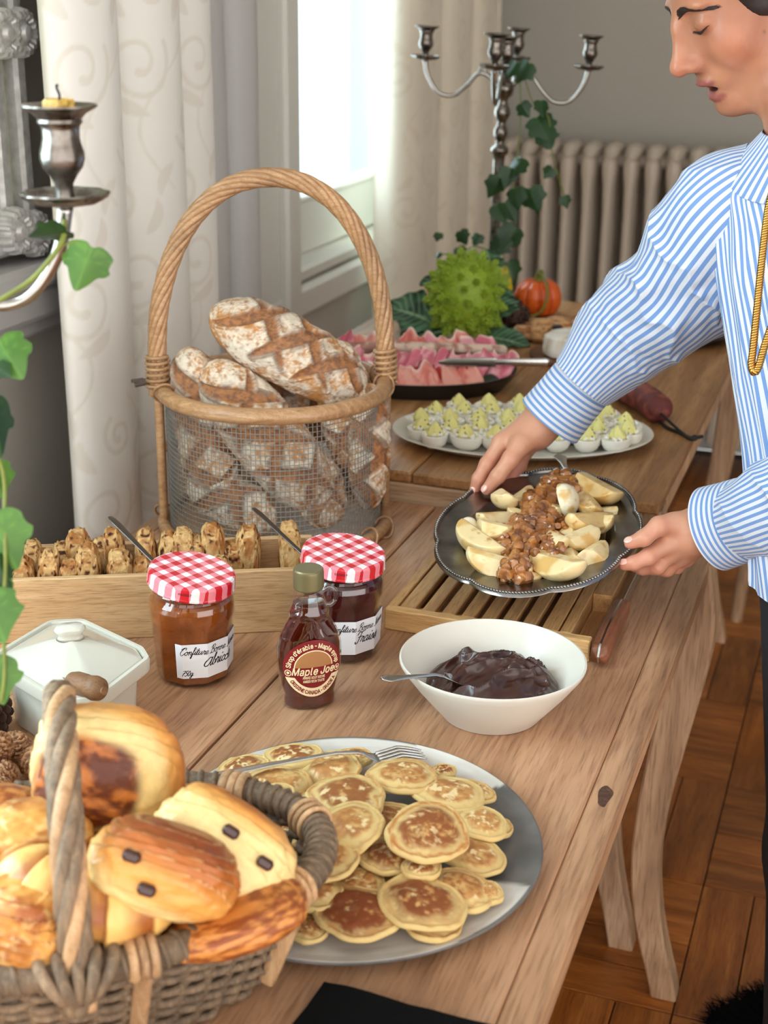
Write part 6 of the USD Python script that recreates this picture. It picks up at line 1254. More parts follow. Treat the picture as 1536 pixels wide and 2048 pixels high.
for k, (x, y, w, lb) in enumerate([(-.700, 2.855, .020, 'small tan bread piece beside the romanesco leaf'), (-.672, 2.90, .024, 'tan bread piece in the middle of the board behind the cheese'), (-.662, 2.855, .022, 'pale bread piece in front of its heap'), (-.630, 2.91, .023, 'tan bread piece touching the small black jar'), (-.590, 2.90, .020, 'bread piece closest to the striped sleeve'), (-.648, 2.95, .022, 'bread piece at the back of its heap'), (-.700, 2.925, .019, 'browner bread piece beside the pine cone'), (-.605, 2.95, .020, 'bread piece behind the white cheese'), (-.560, 2.945, .022, 'round bread piece half behind the sleeve')]):
    v = np.array(ico.vertices); q = np.sign(v) * np.abs(v) ** .75 * [w * 1.25, w, w * .8] * (1 + .3 * (fbm(v * 2 + k, 3, k) - .5))[:, None] @ Rm(0, 0, 40 * k).T; q[:, 2] -= q[:, 2].min(); col = mixc(np.tile(s(206, 156, 104), (len(v), 1)), s(150, 94, 54), sstep(.4, .65, fbm(v * 2.4 + k * 2, 3, k)))
    obj('bread_piece', (q + [x, y, FZ + .0005], np.array(ico.faces)), 'crusty', smooth=True, attrs={'col': col}, label=lb, cat='bread', group='bread pieces beside the white cheese')
sj = thing('small_jar', 'small black jar among the bread pieces', 'jar', (-.632, 2.87, FZ)); obj('jar_body', lathe([(0, 0), (.012, 0), (.0125, .02), (.010, .028), (.011, .034), (.010, .035), (0, .034)], 24, (-.632, 2.872, FZ)), 'black_glaze', sj, smooth=40)
cbd = thing('cheese_board', 'dark wooden board under the white soft cheese', 'board', (-.575, 2.74, FZ)); wood('dark_board', s(70, 40, 24), s(110, 66, 40), s(140, 90, 60), axis=0, rough=.5); obj('board_body', lathe([(0, 0), (.088, 0), (.092, .004), (.092, .010), (.088, .013), (0, .013)], 60, (-.565, 2.745, FZ)), 'dark_board', cbd, smooth=40)
vcol('cheese_rind', .7, bump=.35, bscale=110)
pg = Polygon([(-.622, 2.70), (-.60, 2.675), (-.565, 2.668), (-.525, 2.69), (-.510, 2.735), (-.535, 2.775), (-.585, 2.778), (-.615, 2.75)]).buffer(-.008).buffer(.008, 6); rings = []
for off, z in ((-.004, .0135), (0, .0165), (.001, .030), (.0, .050), (-.003, .0550), (-.008, .0570), (-.03, .0570)):
    e = pg.buffer(off).exterior; dd = np.linspace(0, e.length, 90, endpoint=False); q = np.array([e.interpolate(t).coords[0] for t in dd]); k = np.argmax(q[:, 0]); q = np.roll(q, -k, 0); rings.append(np.c_[q, np.full(90, FZ + z)])
if np.cross(rings[0][1, :2] - [-.56, 2.72], rings[0][5, :2] - [-.56, 2.72]) < 0: rings = [r[::-1] for r in rings]
v, f = loft(rings); col = mixc(np.tile(s(240, 236, 226), (len(v), 1)), s(214, 196, 166), sstep(.5, .66, fbm(v * 60, 3, 2))); obj('soft_cheese', (v, f), 'cheese_rind', smooth=True, attrs={'col': col}, label='white rinded soft cheese on the dark board, next to the striped sleeve', cat='cheese')
# dark plate, cured sausage with its cord
dpl = thing('black_plate', 'black plate at the far corner of the side table, under the sleeve', 'plate', (-.375, 3.0, FZ)); obj('plate_body', lathe([(0, .004), (.075, .004), (.098, .014), (.105, .022), (.107, .021), (.100, .010), (.07, 0), (0, 0)], 64, (-.385, 3.00, FZ)), 'black_glaze', dpl, smooth=40)
cup_ = thing('black_bowl', 'black bowl on the black plate, half behind the person', 'bowl', (-.385, 3.0, FZ + .005)); obj('bowl_body', lathe([(0, .0045), (.03, .0045), (.05, .02), (.06, .05), (.062, .05), (.056, .048), (.046, .022), (.028, .009), (0, .009)], 48, (-.385, 3.00, FZ)), 'black_glaze', cup_, smooth=40)
sz_ = thing('cured_sausage', 'dark reddish cured sausage behind the egg platter, tied with black cord', 'sausage', (-.385, 2.42, FZ))
p = spline([(-.445, 2.50, FZ + .026), (-.41, 2.46, FZ + .027), (-.365, 2.405, FZ + .027), (-.335, 2.360, FZ + .025), (-.325, 2.340, FZ + .022)], 50); v, f = sweep(p, np.interp(np.linspace(0, 1, 50), [0, .06, .2, .8, .94, 1], [.006, .020, .0265, .0255, .018, .006]), 24); v[:, 2] = np.maximum(v[:, 2], FZ + .0005); col = mixc(np.tile(s(98, 40, 36), (len(v), 1)), s(140, 72, 58), sstep(.45, .65, fbm(v * 70, 4, 3))); obj('sausage_body', (v, f), 'dry_sausage', sz_, smooth=True, attrs={'col': col})
cord = spline([(-.325, 2.338, FZ + .022), (-.305, 2.318, FZ + .014), (-.275, 2.288, FZ + .004), (-.258, 2.278, FZ + .0035)], 24); obj('cord', sweep(cord, .0026, 7), 'dark_leather', sz_, smooth=True)
cord = spline([(-.327, 2.345, FZ + .006), (-.31, 2.322, FZ + .0032), (-.285, 2.300, FZ + .0032), (-.262, 2.272, FZ + .0035), (-.254, 2.276, FZ + .006), (-.247, 2.288, FZ + .005)], 30); obj('cord', sweep(cord, .0032, 7), 'dark_leather', sz_, smooth=True); obj('knot', put(trimesh.creation.icosphere(2), None, (-.258, 2.276, FZ + .005), .0055), 'dark_leather', sz_, smooth=True)

# ---------------------------------------------------------------- chair behind, fur on the floor
ch = thing('wooden_chair', 'pale wooden chair in the dark behind the person', 'chair', (.02, 3.45, 0))
for x, y in ((-.235, 3.375), (.185, 3.375), (-.215, 3.78), (.165, 3.78)):
    top = .45 if y < 3.5 else .90; sgn = -1 if x < 0 else 1
    obj('leg', sweep([(x + .0 * sgn, y, 0), (x - .025 * sgn, y + (.0 if y < 3.5 else -.03), .45)] + ([(x - .025 * sgn, y + .02, top)] if y > 3.5 else []), [.014, .019] + ([.016] if y > 3.5 else []), 10), 'leg_wood', ch, smooth=40)
obj('seat', box(-.24, .19, 3.345, 3.78, .44, .468, .01), 'leg_wood', ch); obj('backrest', box(-.20, .15, 3.765, 3.79, .62, .88, .01), 'leg_wood', ch)
plain('black_fur', s(12, 12, 14), .9, spec=.1)
fu = thing('fur_throw', 'black shaggy fur lying on the parquet in the near corner', 'fur', (.02, 1.72, 0)); v, f = lathe([(0, .03), (.10, .028), (.15, .02), (.165, .006), (.16, 0), (0, 0)], 60, (.075, 1.80, 0), lambda th, r, z: r * (1 + .1 * np.sin(3 * th) + .05 * np.sin(7 * th))); obj('hide', (v, f), 'black_fur', fu, smooth=True)
r_ = np.random.default_rng(3); n = 9000; th = r_.uniform(0, 2 * PI, n); rr = .165 * np.sqrt(r_.uniform(0, 1, n)) * (1 + .1 * np.sin(3 * th) + .05 * np.sin(7 * th)); b_ = np.stack([.075 + rr * np.cos(th), 1.80 + rr * np.sin(th), np.interp(rr, [0, .10, .15, .17], [.028, .026, .018, .004])], 1) - [.0, .0, .002]; d = np.stack([np.cos(th), np.sin(th), r_.uniform(.1, 1.2, n)], 1) + r_.normal(0, .5, (n, 3)); d /= np.linalg.norm(d, axis=1, keepdims=True); L_ = r_.uniform(.018, .034, n)[:, None]
pts = np.stack([b_, b_ + d * L_ * .5, b_ + d * L_ - [0, 0, .006]], 1); pts[:, :, 2] = np.maximum(pts[:, :, 2], .001)
hc = UsdGeom.BasisCurves.Define(stage, path_for('fur_pile', fu)); hc.CreateTypeAttr('linear'); hc.CreatePointsAttr(Vt.Vec3fArray.FromNumpy((pts.reshape(-1, 3) - origin(fu)).astype(np.float32))); hc.CreateCurveVertexCountsAttr(Vt.IntArray.FromNumpy(np.full(n, 3, np.int32))); hc.CreateWidthsAttr(Vt.FloatArray.FromNumpy(np.tile(np.array([.0014, .001, .0003], np.float32), n))); hc.SetWidthsInterpolation('vertex'); UsdShade.MaterialBindingAPI.Apply(hc.GetPrim()).Bind(LOOK['black_fur']); tag(hc, kind='stuff')
# ================================================================ platter of pears
PO = np.array([-.375, 1.653, .859]); PT_X, PT_Y = .059, .089
pw = thing('pewter_platter', 'scalloped pewter platter of sliced pears, held over the bread board', 'platter', PO)
def plat(t, n=216, fl=1.0, dz=0.0):
    th = np.arange(n) * 2 * PI / n; lob = np.abs(np.cos(4 * th + .35)) ; sc = 1 + fl * (.052 * lob ** .55 - .034); x, y = .131 * t * sc * np.cos(th), .187 * t * sc * np.sin(th); c_, s_ = math.cos(.111), math.sin(.111)
    X, Y = x * c_ - y * s_, x * s_ + y * c_; return np.stack([PO[0] + X, PO[1] + Y, PO[2] + X * PT_X + Y * PT_Y + dz + 0 * X], 1)
pr = [(.02, 0, -.0175), (.60, 0, -.0175), (.66, .1, -.0165), (.70, .3, -.011), (.735, .5, -.0055), (.76, .6, -.0042), (.88, .85, -.0025), (.955, 1, -.0005), (.962, 1, .0022), (.985, 1, .0028), (1.0, 1, .0012), (1.006, 1, -.0012), (.99, 1, -.0026), (.95, 1, -.0030), (.88, .85, -.0048), (.76, .6, -.0066), (.72, .4, -.0095), (.68, .2, -.0155), (.63, .05, -.0196), (.02, 0, -.0198)]
mat('platter_pewter', {'g': ('geometry', {}), 'n': ('noise_texture', {'scale': 26.0, 'detail': 3.0}), 'r': ('rgb_ramp', {'ramp': [(.35, s(112, 108, 104)), (.65, s(150, 146, 142))]}), 'b': ('bump', {'strength': .15, 'distance': .003}), 'p': ('principled_bsdf', {'metallic': 1.0, 'roughness': .24})}, [('g.position', 'n.vector'), ('n.fac', 'r.fac'), ('r.color', 'p.base_color'), ('n.fac', 'b.height'), ('b.normal', 'p.normal')])
obj('platter_body', loft(np.stack([plat(a, fl=b_, dz=c_) for a, b_, c_ in pr])), 'platter_pewter', pw, smooth=35)
th = np.arange(216) * 2 * PI / 216; rim = plat(.983, fl=1.0, dz=.0030); ms = []
for k in range(0, 216, 1): ms.append(put(trimesh.creation.icosphere(1), None, rim[k], .0022))
obj('beaded_rim', join(*ms), 'platter_pewter', pw, smooth=True)
mat('pear_juice', {'p': ('principled_bsdf', {'base_color': s(150, 112, 60), 'roughness': .06, 'transmission_weight': .6, 'ior': 1.34})})
q = plat(.665, fl=.1, dz=-.0145); q0 = PO + [0, 0, -.0145]
obj('pear_juice', (np.vstack([q, q0, q - [0, 0, .002], q0 - [0, 0, .002]]), np.vstack([np.stack([np.full(216, 216), np.arange(216), (np.arange(216) + 1) % 216], 1), np.stack([np.full(216, 433), 217 + (np.arange(216) + 1) % 216, 217 + np.arange(216)], 1)])), 'pear_juice', pw, smooth=True)
vcol('pear_flesh', .30, bump=.12, bscale=160, coat=.35)
PE = [(-.4205, 1.746, .0203, 's'), (-.4345, 1.7103, .0225, 's'), (-.4122, 1.7012, .0145, 's'), (-.434, 1.6592, .0225, 's'), (-.4397, 1.6319, .0150, 's'), (-.4573, 1.6256, .0135, 'w'), (-.4323, 1.5856, .0290, 'l'), (-.4221, 1.6096, .0254, 's'), (-.3939, 1.5364, .0270, 'l'), (-.3676, 1.5225, .0160, 's'), (-.3529, 1.5281, .0156, 's'), (-.3206, 1.5345, .0285, 'l'), (-.343, 1.5629, .0205, 's'), (-.3372, 1.5964, .0220, 's'), (-.3242, 1.628, .0224, 's'), (-.31, 1.6131, .0220, 's'), (-.2911, 1.5925, .0240, 'l'), (-.3114, 1.5773, .0165, 's'), (-.3096, 1.6605, .0245, 'l'), (-.2959, 1.6752, .0200, 's'), (-.3489, 1.7014, .0205, 'w'), (-.3225, 1.7205, .0230, 's'), (-.3021, 1.721, .0178, 's'), (-.321, 1.7667, .0275, 'l'), (-.3532, 1.7527, .0170, 's'), (-.395, 1.575, .021, 's'), (-.385, 1.64, .022, 's'), (-.37, 1.70, .022, 's')]
WHERE = ['at the far side of the platter, by the hand on the rim', 'below the pear nearest the hand on the rim', 'tucked against the upper compote', 'in the middle of the compote-free side', 'beside the small white one', 'smallest and whitest, alone by the platter rim', 'large and toasted, by the rim facing the jam jars', 'between the toasted one and the compote', 'big and pale, at the near edge of the platter', 'small wedge at the near edge, under the compote tip', 'small wedge at the near edge, beside the long slice', 'long slice along the near edge of the platter', 'half coated with compote drips', 'long pale one leaning on the compote', 'square-cut, in the middle of the thumb side', 'thin, next to the big round one', 'big and round, closest to the thumb', 'under the big round one', 'long grey one below the brown ones', 'golden, near the shaded rim', 'white, standing up against the compote', 'flat brownish one near the far rim', 'short, touching the far rim', 'longest brown one, furthest from the bowl', 'white tip beside the upper compote', 'lying under the lower compote', 'lying under the middle of the compote', 'lying under the upper compote']
r_ = np.random.default_rng(21)
for k, (x, y, r, kd_) in enumerate(PE):
    r *= 1.06; L_ = {'s': 1.15, 'w': 1.1, 'l': 1.5}[kd_]; M_ = manifold3d.Manifold.sphere(1.0, 40).trim_by_plane((.75, .1, .66), -.28 if k % 2 else -.12).trim_by_plane((-.75, .05, .66), -.30).trim_by_plane((0, .12, 1.0), -.10 if kd_ != 'w' else -.8)
    if k % 3 == 1: M_ = M_.trim_by_plane((-.5, -.8, .1), -.42)
    M_ = M_.scale((r * .95, r * L_, r * .95)).refine_to_length(.0034); v, fp = arr(M_); v = v - v.mean(0); q = v * (1 + .10 * (fbm(v / r * 1.3 + k * 3, 2, k) - .5))[:, None]; e_ = np.vstack([fp[:, [0, 1]], fp[:, [1, 2]], fp[:, [2, 0]]]); ne = np.bincount(e_[:, 0], minlength=len(v))
    for _ in range(2): q = .55 * q + .45 * np.stack([np.bincount(e_[:, 0], q[e_[:, 1], a], len(v)) for a in range(3)], 1) / ne[:, None]
    yaw = r_.uniform(-95, 95) + 110; R_ = Rm(r_.uniform(-10, 25), 180 + r_.uniform(-35, 35), yaw) if kd_ != 'w' else Rm(60, 0, 40); q = q @ R_.T; z0 = PO[2] + (x - PO[0]) * PT_X + (y - PO[1]) * PT_Y - .0165
    zl = q[:, 2].min(); lift = (.010 if k in (1, 7, 13, 15, 18, 20) else .004 * (k % 2)) + (-.003 if k > 24 else 0); q = q + [x, y, z0 - zl + lift]; v = v / r
    floor_ = PO[2] + (q[:, 0] - PO[0]) * PT_X + (q[:, 1] - PO[1]) * PT_Y - .0168; q[:, 2] = np.maximum(q[:, 2], floor_)
    nz = fbm(v * 1.7 + k * 5, 3, k); pal = s(234, 209, 156) if kd_ != 'w' else s(240, 228, 196); col = mixc(np.tile(pal, (len(v), 1)), s(214, 170, 100), sstep(.5, .72, nz)); col = mixc(col, s(176, 116, 56), sstep(.66, .8, fbm(v * 3 + k, 3, k + 50)) * (.8 if k % 3 == 0 else .4))
    if k in (21, 23, 18): col = col * np.array([.86, .76, .62])
    obj('pear_slice', (q, fp), 'pear_flesh', smooth=True, attrs={'col': col}, label='pear piece ' + WHERE[k], cat='pear', group='pear pieces on the pewter platter')
mat('compote_fruit', {'g': ('geometry', {}), 'n': ('noise_texture', {'scale': 60.0, 'detail': 3.0}), 'r': ('rgb_ramp', {'ramp': [(.3, s(104, 58, 26)), (.52, s(164, 102, 50)), (.75, s(200, 140, 78))]}), 'p': ('principled_bsdf', {'roughness': .22, 'coat_weight': .5})}, [('g.position', 'n.vector'), ('n.fac', 'r.fac'), ('r.color', 'p.base_color')])
pth = [np.array(q) for q in [(-.377, 1.800, .876), (-.367, 1.769, .874), (-.380, 1.733, .870), (-.377, 1.666, .866), (-.386, 1.629, .862), (-.373, 1.604, .861), (-.372, 1.560, .857), (-.368, 1.512, .853)]]; wd_ = [.028, .034, .033, .029, .040, .041, .028, .017]
ps = spline(pth, 120); ww = np.interp(np.linspace(0, 1, 120), np.linspace(0, 1, 8), wd_); ms = []
cube = trimesh.convex.convex_hull(np.array([[a, b_, c_] for a in (-1, 1) for b_ in (-1, 1) for c_ in (-1, 1)]) * 1.0); cv, cf = arr(trimesh.Trimesh(*trimesh.remesh.subdivide(cube.vertices, cube.faces))); cv = cv / np.linalg.norm(cv, axis=1, keepdims=True) ** .78
for k in range(720):
    i = r_.integers(0, 120); a = r_.uniform(0, 2 * PI); rr = ww[i] * math.sqrt(r_.uniform(0, 1)); x, y = ps[i, 0] + rr * math.cos(a), ps[i, 1] + rr * math.sin(a) * .8
    top = ps[i, 2] + .018 * (1 - (rr / ww[i]) ** 2) ** .5 - .008; z = top - r_.uniform(0, .011); sz = r_.uniform(.0050, .0084); ms.append(put((cv, cf), Rm(*r_.uniform(0, 360, 3)), (x, y, z), np.array([sz * 1.15, sz, sz * .85])))
for k in range(40): ms.append(put((cv, cf), Rm(*r_.uniform(0, 360, 3)), (-.342 + r_.normal(0, .010), 1.594 + r_.normal(0, .022), .868 + r_.uniform(-.004, .003)), r_.uniform(.0042, .006)))
for x, y in ((-.414, 1.535), (-.394, 1.519)): ms.append(put((cv, cf), Rm(5, 5, 20), (x, y, PO[2] + (x - PO[0]) * PT_X + (y - PO[1]) * PT_Y - .0125), .0056))
obj('fruit_compote', join(*ms), 'compote_fruit', smooth=40, label='brown diced fruit compote heaped along the middle of the pewter platter', cat='compote', kind='stuff')
spoon('serving_spoon', 'silver serving spoon with its broad handle over the far rim of the platter', (-.403, 1.888, .882), (-.352, 1.770, .868), (.2, -.3, 1), w=.0105, mt='steel', cat='serving spoon')

# ================================================================ the person
pe = thing('person', 'dark haired person in a blue striped shirt leaning in to set down the pewter platter', 'person', (.02, 1.62, 0))
camr, camf = np.array([math.cos(YAW), math.sin(YAW), 0]), np.array([-math.sin(YAW), math.cos(YAW), 0])
fh = -camr * .985 - camf * .17; fh /= np.linalg.norm(fh); PD_ = math.radians(29); HF = fh * math.cos(PD_) - np.array([0, 0, math.sin(PD_)]); HL = np.cross([0, 0, 1.0], fh); HU = np.cross(HF, HL); HR = np.stack([HF, HL, HU], 1)
HO = np.array((-0.2295, 1.7015, 1.4761)) - HR @ np.array([.081, .033, .004])
def local(p): return (p - HO) @ HR
def head_sdf(q):
    m_ = q * np.array([1, -1, 1]); a = np.abs(q[:, 1]); qa = np.stack([q[:, 0], a, q[:, 2]], 1)
    d = ell(q, (-.012, 0, .040), (.094, .073, .088))
    d = smin(d, ell(q, (.030, 0, -.020), (.056, .060, .085)), .030)
    d = smin(d, cone(qa, (-.005, .048, -.055), (.062, .012, -.101), .019, .018), .030)
    d = smin(d, ell(q, (.074, 0, -.104), (.016, .020, .015)), .016)
    d = smin(d, ell(qa, (.056, .037, -.032), (.024, .024, .028)), .026)
    d = smin(d, ell(qa, (.079, .024, .024), (.012, .026, .008)), .016)
    d = smax(d, -ell(qa, (.100, .034, .004), (.014, .016, .012)), .016)
    d = smin(d, ell(qa, (.0760, .032, .002), (.0125, .0155, .0118)), .005)
    d = smin(d, cone(q, (.072, 0, .018), (.088, 0, -.034), .013, .0165), .018); d = smin(d, cone(q, (.0895, 0, .016), (.1115, 0, -.034), .0064, .0088), .012); d = smin(d, ell(q, (.0985, 0, .000), (.006, .007, .012)), .008)
    d = smin(d, ell(q, (.113, 0, -.038), (.0110, .0110, .0105)), .008)
    d = smin(d, ell(qa, (.0985, .0125, -.042), (.0115, .0072, .0080)), .007)
    d = smax(d, -ell(qa, (.103, .0068, -.0510), (.0070, .0032, .0050)), .003)
    d = smin(d, ell(q, (.074, 0, -.066), (.022, .030, .020)), .016)
    d = smin(d, ell(q, (.0930, 0, -.0660), (.0085, .0200, .0046)), .006)
    d = smin(d, ell(q, (.0850, 0, -.0880), (.0085, .0170, .0056)), .006)
    d = smax(d, -ell(q, (.095, 0, -.0765), (.018, .0195, .0050)), .003)
    d = smin(d, ell(qa, (-.012, .074, -.006), (.019, .006, .031)), .006)
    d = smax(d, -ell(qa, (-.008, .081, -.002), (.010, .005, .018)), .004)
    return d
NB_ = np.array((-0.0835, 1.7138, 1.3346))
nb = local(NB_[None])[0]
def skin_head(p): q = local(p); return smin(head_sdf(q), cone(q, (-.030, 0, -.045), nb, .050, .056), .030)
v1, f1 = snet(skin_head, HO - .17, HO + np.array([.20, .17, .15]), .0030)
def skin_col(v, n_=None):
    nz = fbm(v * 26, 3, 6); col = mixc(np.tile(s(176, 119, 89), (len(v), 1)), s(158, 102, 75), sstep(.3, .7, nz)); return col
q = local(v1); c1 = skin_col(v1)
c1 = mixc(c1, s(182, 108, 86), .38 * np.exp(-(((q[:, 0] - .060) / .030) ** 2 + ((np.abs(q[:, 1]) - .045) / .026) ** 2 + ((q[:, 2] + .028) / .026) ** 2)))
c1 = mixc(c1, s(190, 112, 90), .5 * np.exp(-(((q[:, 0] - .112) / .016) ** 2 + (q[:, 1] / .016) ** 2 + ((q[:, 2] + .040) / .014) ** 2)))
lip = np.maximum(sstep(1.25, .95, np.sqrt(((q[:, 0] - .0935) / .013) ** 2 + (q[:, 1] / .0225) ** 2 + ((q[:, 2] + .0668) / .0058) ** 2)), sstep(1.25, .95, np.sqrt(((q[:, 0] - .0855) / .014) ** 2 + (q[:, 1] / .0195) ** 2 + ((q[:, 2] + .0875) / .0068) ** 2)))
c1 = mixc(c1, s(138, 72, 66), lip * .9); c1 = mixc(c1, s(60, 26, 24), sstep(1.15, .8, np.sqrt(((q[:, 0] - .085) / .016) ** 2 + (q[:, 1] / .0185) ** 2 + ((q[:, 2] + .0765) / .0050) ** 2)) * .85)
c1 = mixc(c1, s(140, 90, 68), .6 * np.exp(-(((q[:, 2] - .008) / .008) ** 2 + ((np.abs(q[:, 1]) - .032) / .016) ** 2)) * (q[:, 0] > .06))
c1 = mixc(c1, s(96, 60, 44), np.exp(-((q[:, 0] - .030) ** 2 + (q[:, 2] + .036) ** 2) / .0018 ** 2) * (q[:, 1] > .03) * .8)

# hands and forearms
def hand(chains, palm, wrist, kf=.0022, kp=.012):
    def f(p):
        d = None
        for a, b_, ra, rb in palm: e = cone(p, a, b_, ra, rb); d = e if d is None else smin(d, e, kp)
        for a, b_, ra, rb in wrist: d = smin(d, cone(p, a, b_, ra, rb), .014)
        fd = None
        for ch in chains:
            g_ = None
            for (a, ra), (b_, rb) in zip(ch[:-1], ch[1:]): e = cone(p, a, b_, ra, rb); g_ = e if g_ is None else smin(g_, e, .003)
            for (a, ra) in ch[1:-1]: g_ = smin(g_, np.linalg.norm(p - np.asarray(a), axis=1) - ra * 1.05, .003)
            fd = g_ if fd is None else smin(fd, g_, kf)
        return smin(d, fd, .007)
    return f
LH = dict(wrist=[((-0.1167, 1.6352, 0.9113), (-0.1454, 1.6371, 0.8988), .031, .028), ((-0.1454, 1.6371, 0.8988), (-0.1713, 1.6350, 0.8880), .028, .025)],
    palm=[((-0.1716, 1.6337, 0.8937), (-0.2011, 1.6167, 0.8773), .022, .0135), ((-0.1714, 1.6359, 0.8876), (-0.1969, 1.6244, 0.8644), .022, .0135), ((-0.1715, 1.6404, 0.8820), (-0.1910, 1.6365, 0.8526), .020, .0125), ((-0.1717, 1.6438, 0.8794), (-0.1829, 1.6518, 0.8467), .018, .0115), ((-0.1747, 1.6304, 0.8996), (-0.2001, 1.6174, 0.9007), .018, .0125)],
    chains=[[((-0.2011, 1.6167, 0.8773), .0112), ((-0.2228, 1.5932, 0.8632), .0102), ((-0.2379, 1.5851, 0.8562), .0088), ((-0.2495, 1.5829, 0.8526), .0074)],
            [((-0.1969, 1.6244, 0.8644), .0112), ((-0.2123, 1.6115, 0.8458), .0102), ((-0.2317, 1.6164, 0.8382), .0088), ((-0.2470, 1.6221, 0.8377), .0074)],
            [((-0.1910, 1.6365, 0.8526), .0108), ((-0.2041, 1.6356, 0.8335), .0098), ((-0.2238, 1.6437, 0.8287), .0085), ((-0.2370, 1.6506, 0.8294), .0072)],
            [((-0.1829, 1.6518, 0.8467), .0095), ((-0.1944, 1.6547, 0.8302), .0086), ((-0.2113, 1.6609, 0.8266), .0076), ((-0.2225, 1.6666, 0.8281), .0066)],
            [((-0.1962, 1.6192, 0.9019), .0135), ((-0.2142, 1.6035, 0.9012), .0118), ((-0.2292, 1.5907, 0.8881), .0100), ((-0.2452, 1.5886, 0.8800), .0080)]])
RH = dict(wrist=[((-0.3729, 1.8253, 1.0044), (-0.4013, 1.8223, 0.9653), .031, .028), ((-0.4013, 1.8223, 0.9653), (-0.4219, 1.8108, 0.9404), .028, .025)],
    palm=[((-0.4187, 1.8084, 0.9458), (-0.4612, 1.7849, 0.9246), .022, .0135), ((-0.4195, 1.8122, 0.9417), (-0.4578, 1.8044, 0.9221), .022, .0135), ((-0.4200, 1.8155, 0.9364), (-0.4470, 1.8193, 0.9131), .020, .0125), ((-0.4201, 1.8169, 0.9316), (-0.4369, 1.8269, 0.9033), .018, .0115), ((-0.4179, 1.7949, 0.9397), (-0.4328, 1.7733, 0.9272), .019, .0135)],
    chains=[[((-0.4612, 1.7849, 0.9246), .0115), ((-0.4760, 1.7653, 0.8970), .0104), ((-0.4848, 1.7564, 0.8770), .0092), ((-0.4895, 1.7550, 0.8607), .0078)],
            [((-0.4578, 1.8044, 0.9221), .0112), ((-0.4714, 1.7959, 0.8902), .0102), ((-0.4791, 1.7903, 0.8689), .0090), ((-0.4815, 1.7850, 0.8577), .0076)],
            [((-0.4470, 1.8193, 0.9131), .0108), ((-0.4587, 1.8143, 0.8823), .0100), ((-0.4630, 1.8061, 0.8658), .0088), ((-0.4640, 1.7999, 0.8596), .0074)],
            [((-0.4369, 1.8269, 0.9033), .0098), ((-0.4433, 1.8223, 0.8803), .0092), ((-0.4483, 1.8157, 0.8683), .0080), ((-0.4520, 1.8088, 0.8627), .0068)],
            [((-0.4317, 1.7742, 0.9284), .0138), ((-0.4403, 1.7564, 0.9114), .0122), ((-0.4544, 1.7448, 0.8890), .0105), ((-0.4680, 1.7410, 0.8690), .0085)]])
def build_hand(H):
    f = hand(**{'chains': H['chains'], 'palm': H['palm'], 'wrist': H['wrist']}); pts = np.array([p for ch in H['chains'] for p, _ in ch] + [p for a, b_, _, _ in H['palm'] + H['wrist'] for p in (a, b_)])
    v, fc = snet(f, pts.min(0) - .04, pts.max(0) + .04, .0026); e = np.vstack([fc[:, [0, 1]], fc[:, [1, 2]], fc[:, [2, 0]]]); n = np.bincount(e[:, 0], minlength=len(v)).astype(float)
    for _ in range(3):
        mm = np.stack([np.bincount(e[:, 0], v[e[:, 1], k], len(v)) for k in range(3)], 1) / np.maximum(n, 1)[:, None]; v = np.where(n[:, None] > 2, .5 * v + .5 * mm, v)
    return v, fc
v2, f2 = build_hand(LH); v3, f3 = build_hand(RH)
def hand_col(v, H):
    c_ = skin_col(v) * .35 + np.array(s(214, 158, 130)) * .65
    for ch in H['chains']:
        for (p, r), w_ in ((ch[1], .5), (ch[2], .35), (ch[-1], .7)): c_ = mixc(c_, s(206, 126, 106), w_ * np.exp(-np.sum((v - np.asarray(p)) ** 2, 1) / (.013 ** 2)))
    return c_
# the rest of the figure, under the clothes
TC = [((0.0907, 1.5798, 0.8438)), ((0.0687, 1.5996, 0.9131)), ((0.0363, 1.6243, 1.0038)), ((0.0045, 1.6492, 1.0945)), ((-0.0264, 1.6809, 1.2013)), ((-0.0442, 1.6980, 1.2600)), ((-0.0699, 1.7026, 1.2945)), ((-0.0769, 1.7093, 1.3175)), ((-0.0839, 1.7147, 1.3372)), ((-0.0893, 1.7192, 1.3532))]
TC = np.array(TC); TN = np.array([-.487, -.872, 0]); TS = np.array([-.872, .487, 0])     # chest's front; her right
SR, SL = TC[5] + TS * .125 + [0, 0, -.01], TC[5] - TS * .125 + [0, 0, -.01]
ER, EL_ = np.array((-0.2849, 1.8324, 1.1005)), np.array((0.0099, 1.4595, 1.0686)); WR_, WL_ = np.array((-0.3729, 1.8253, 1.0044)), np.array((-0.1167, 1.6352, 0.9113))
hip = TC[1]; HPR, HPL = np.array([hip[0], hip[1], .88]) + TS * .09, np.array([hip[0], hip[1], .88]) - TS * .09; KR_, KL_ = HPR + [.03, -.01, -.41], HPL + [.02, -.03, -.41]; AR_, AL_ = np.array([KR_[0] + .03, KR_[1] - .06, .085]), np.array([KL_[0] + .03, KL_[1] - .04, .085])
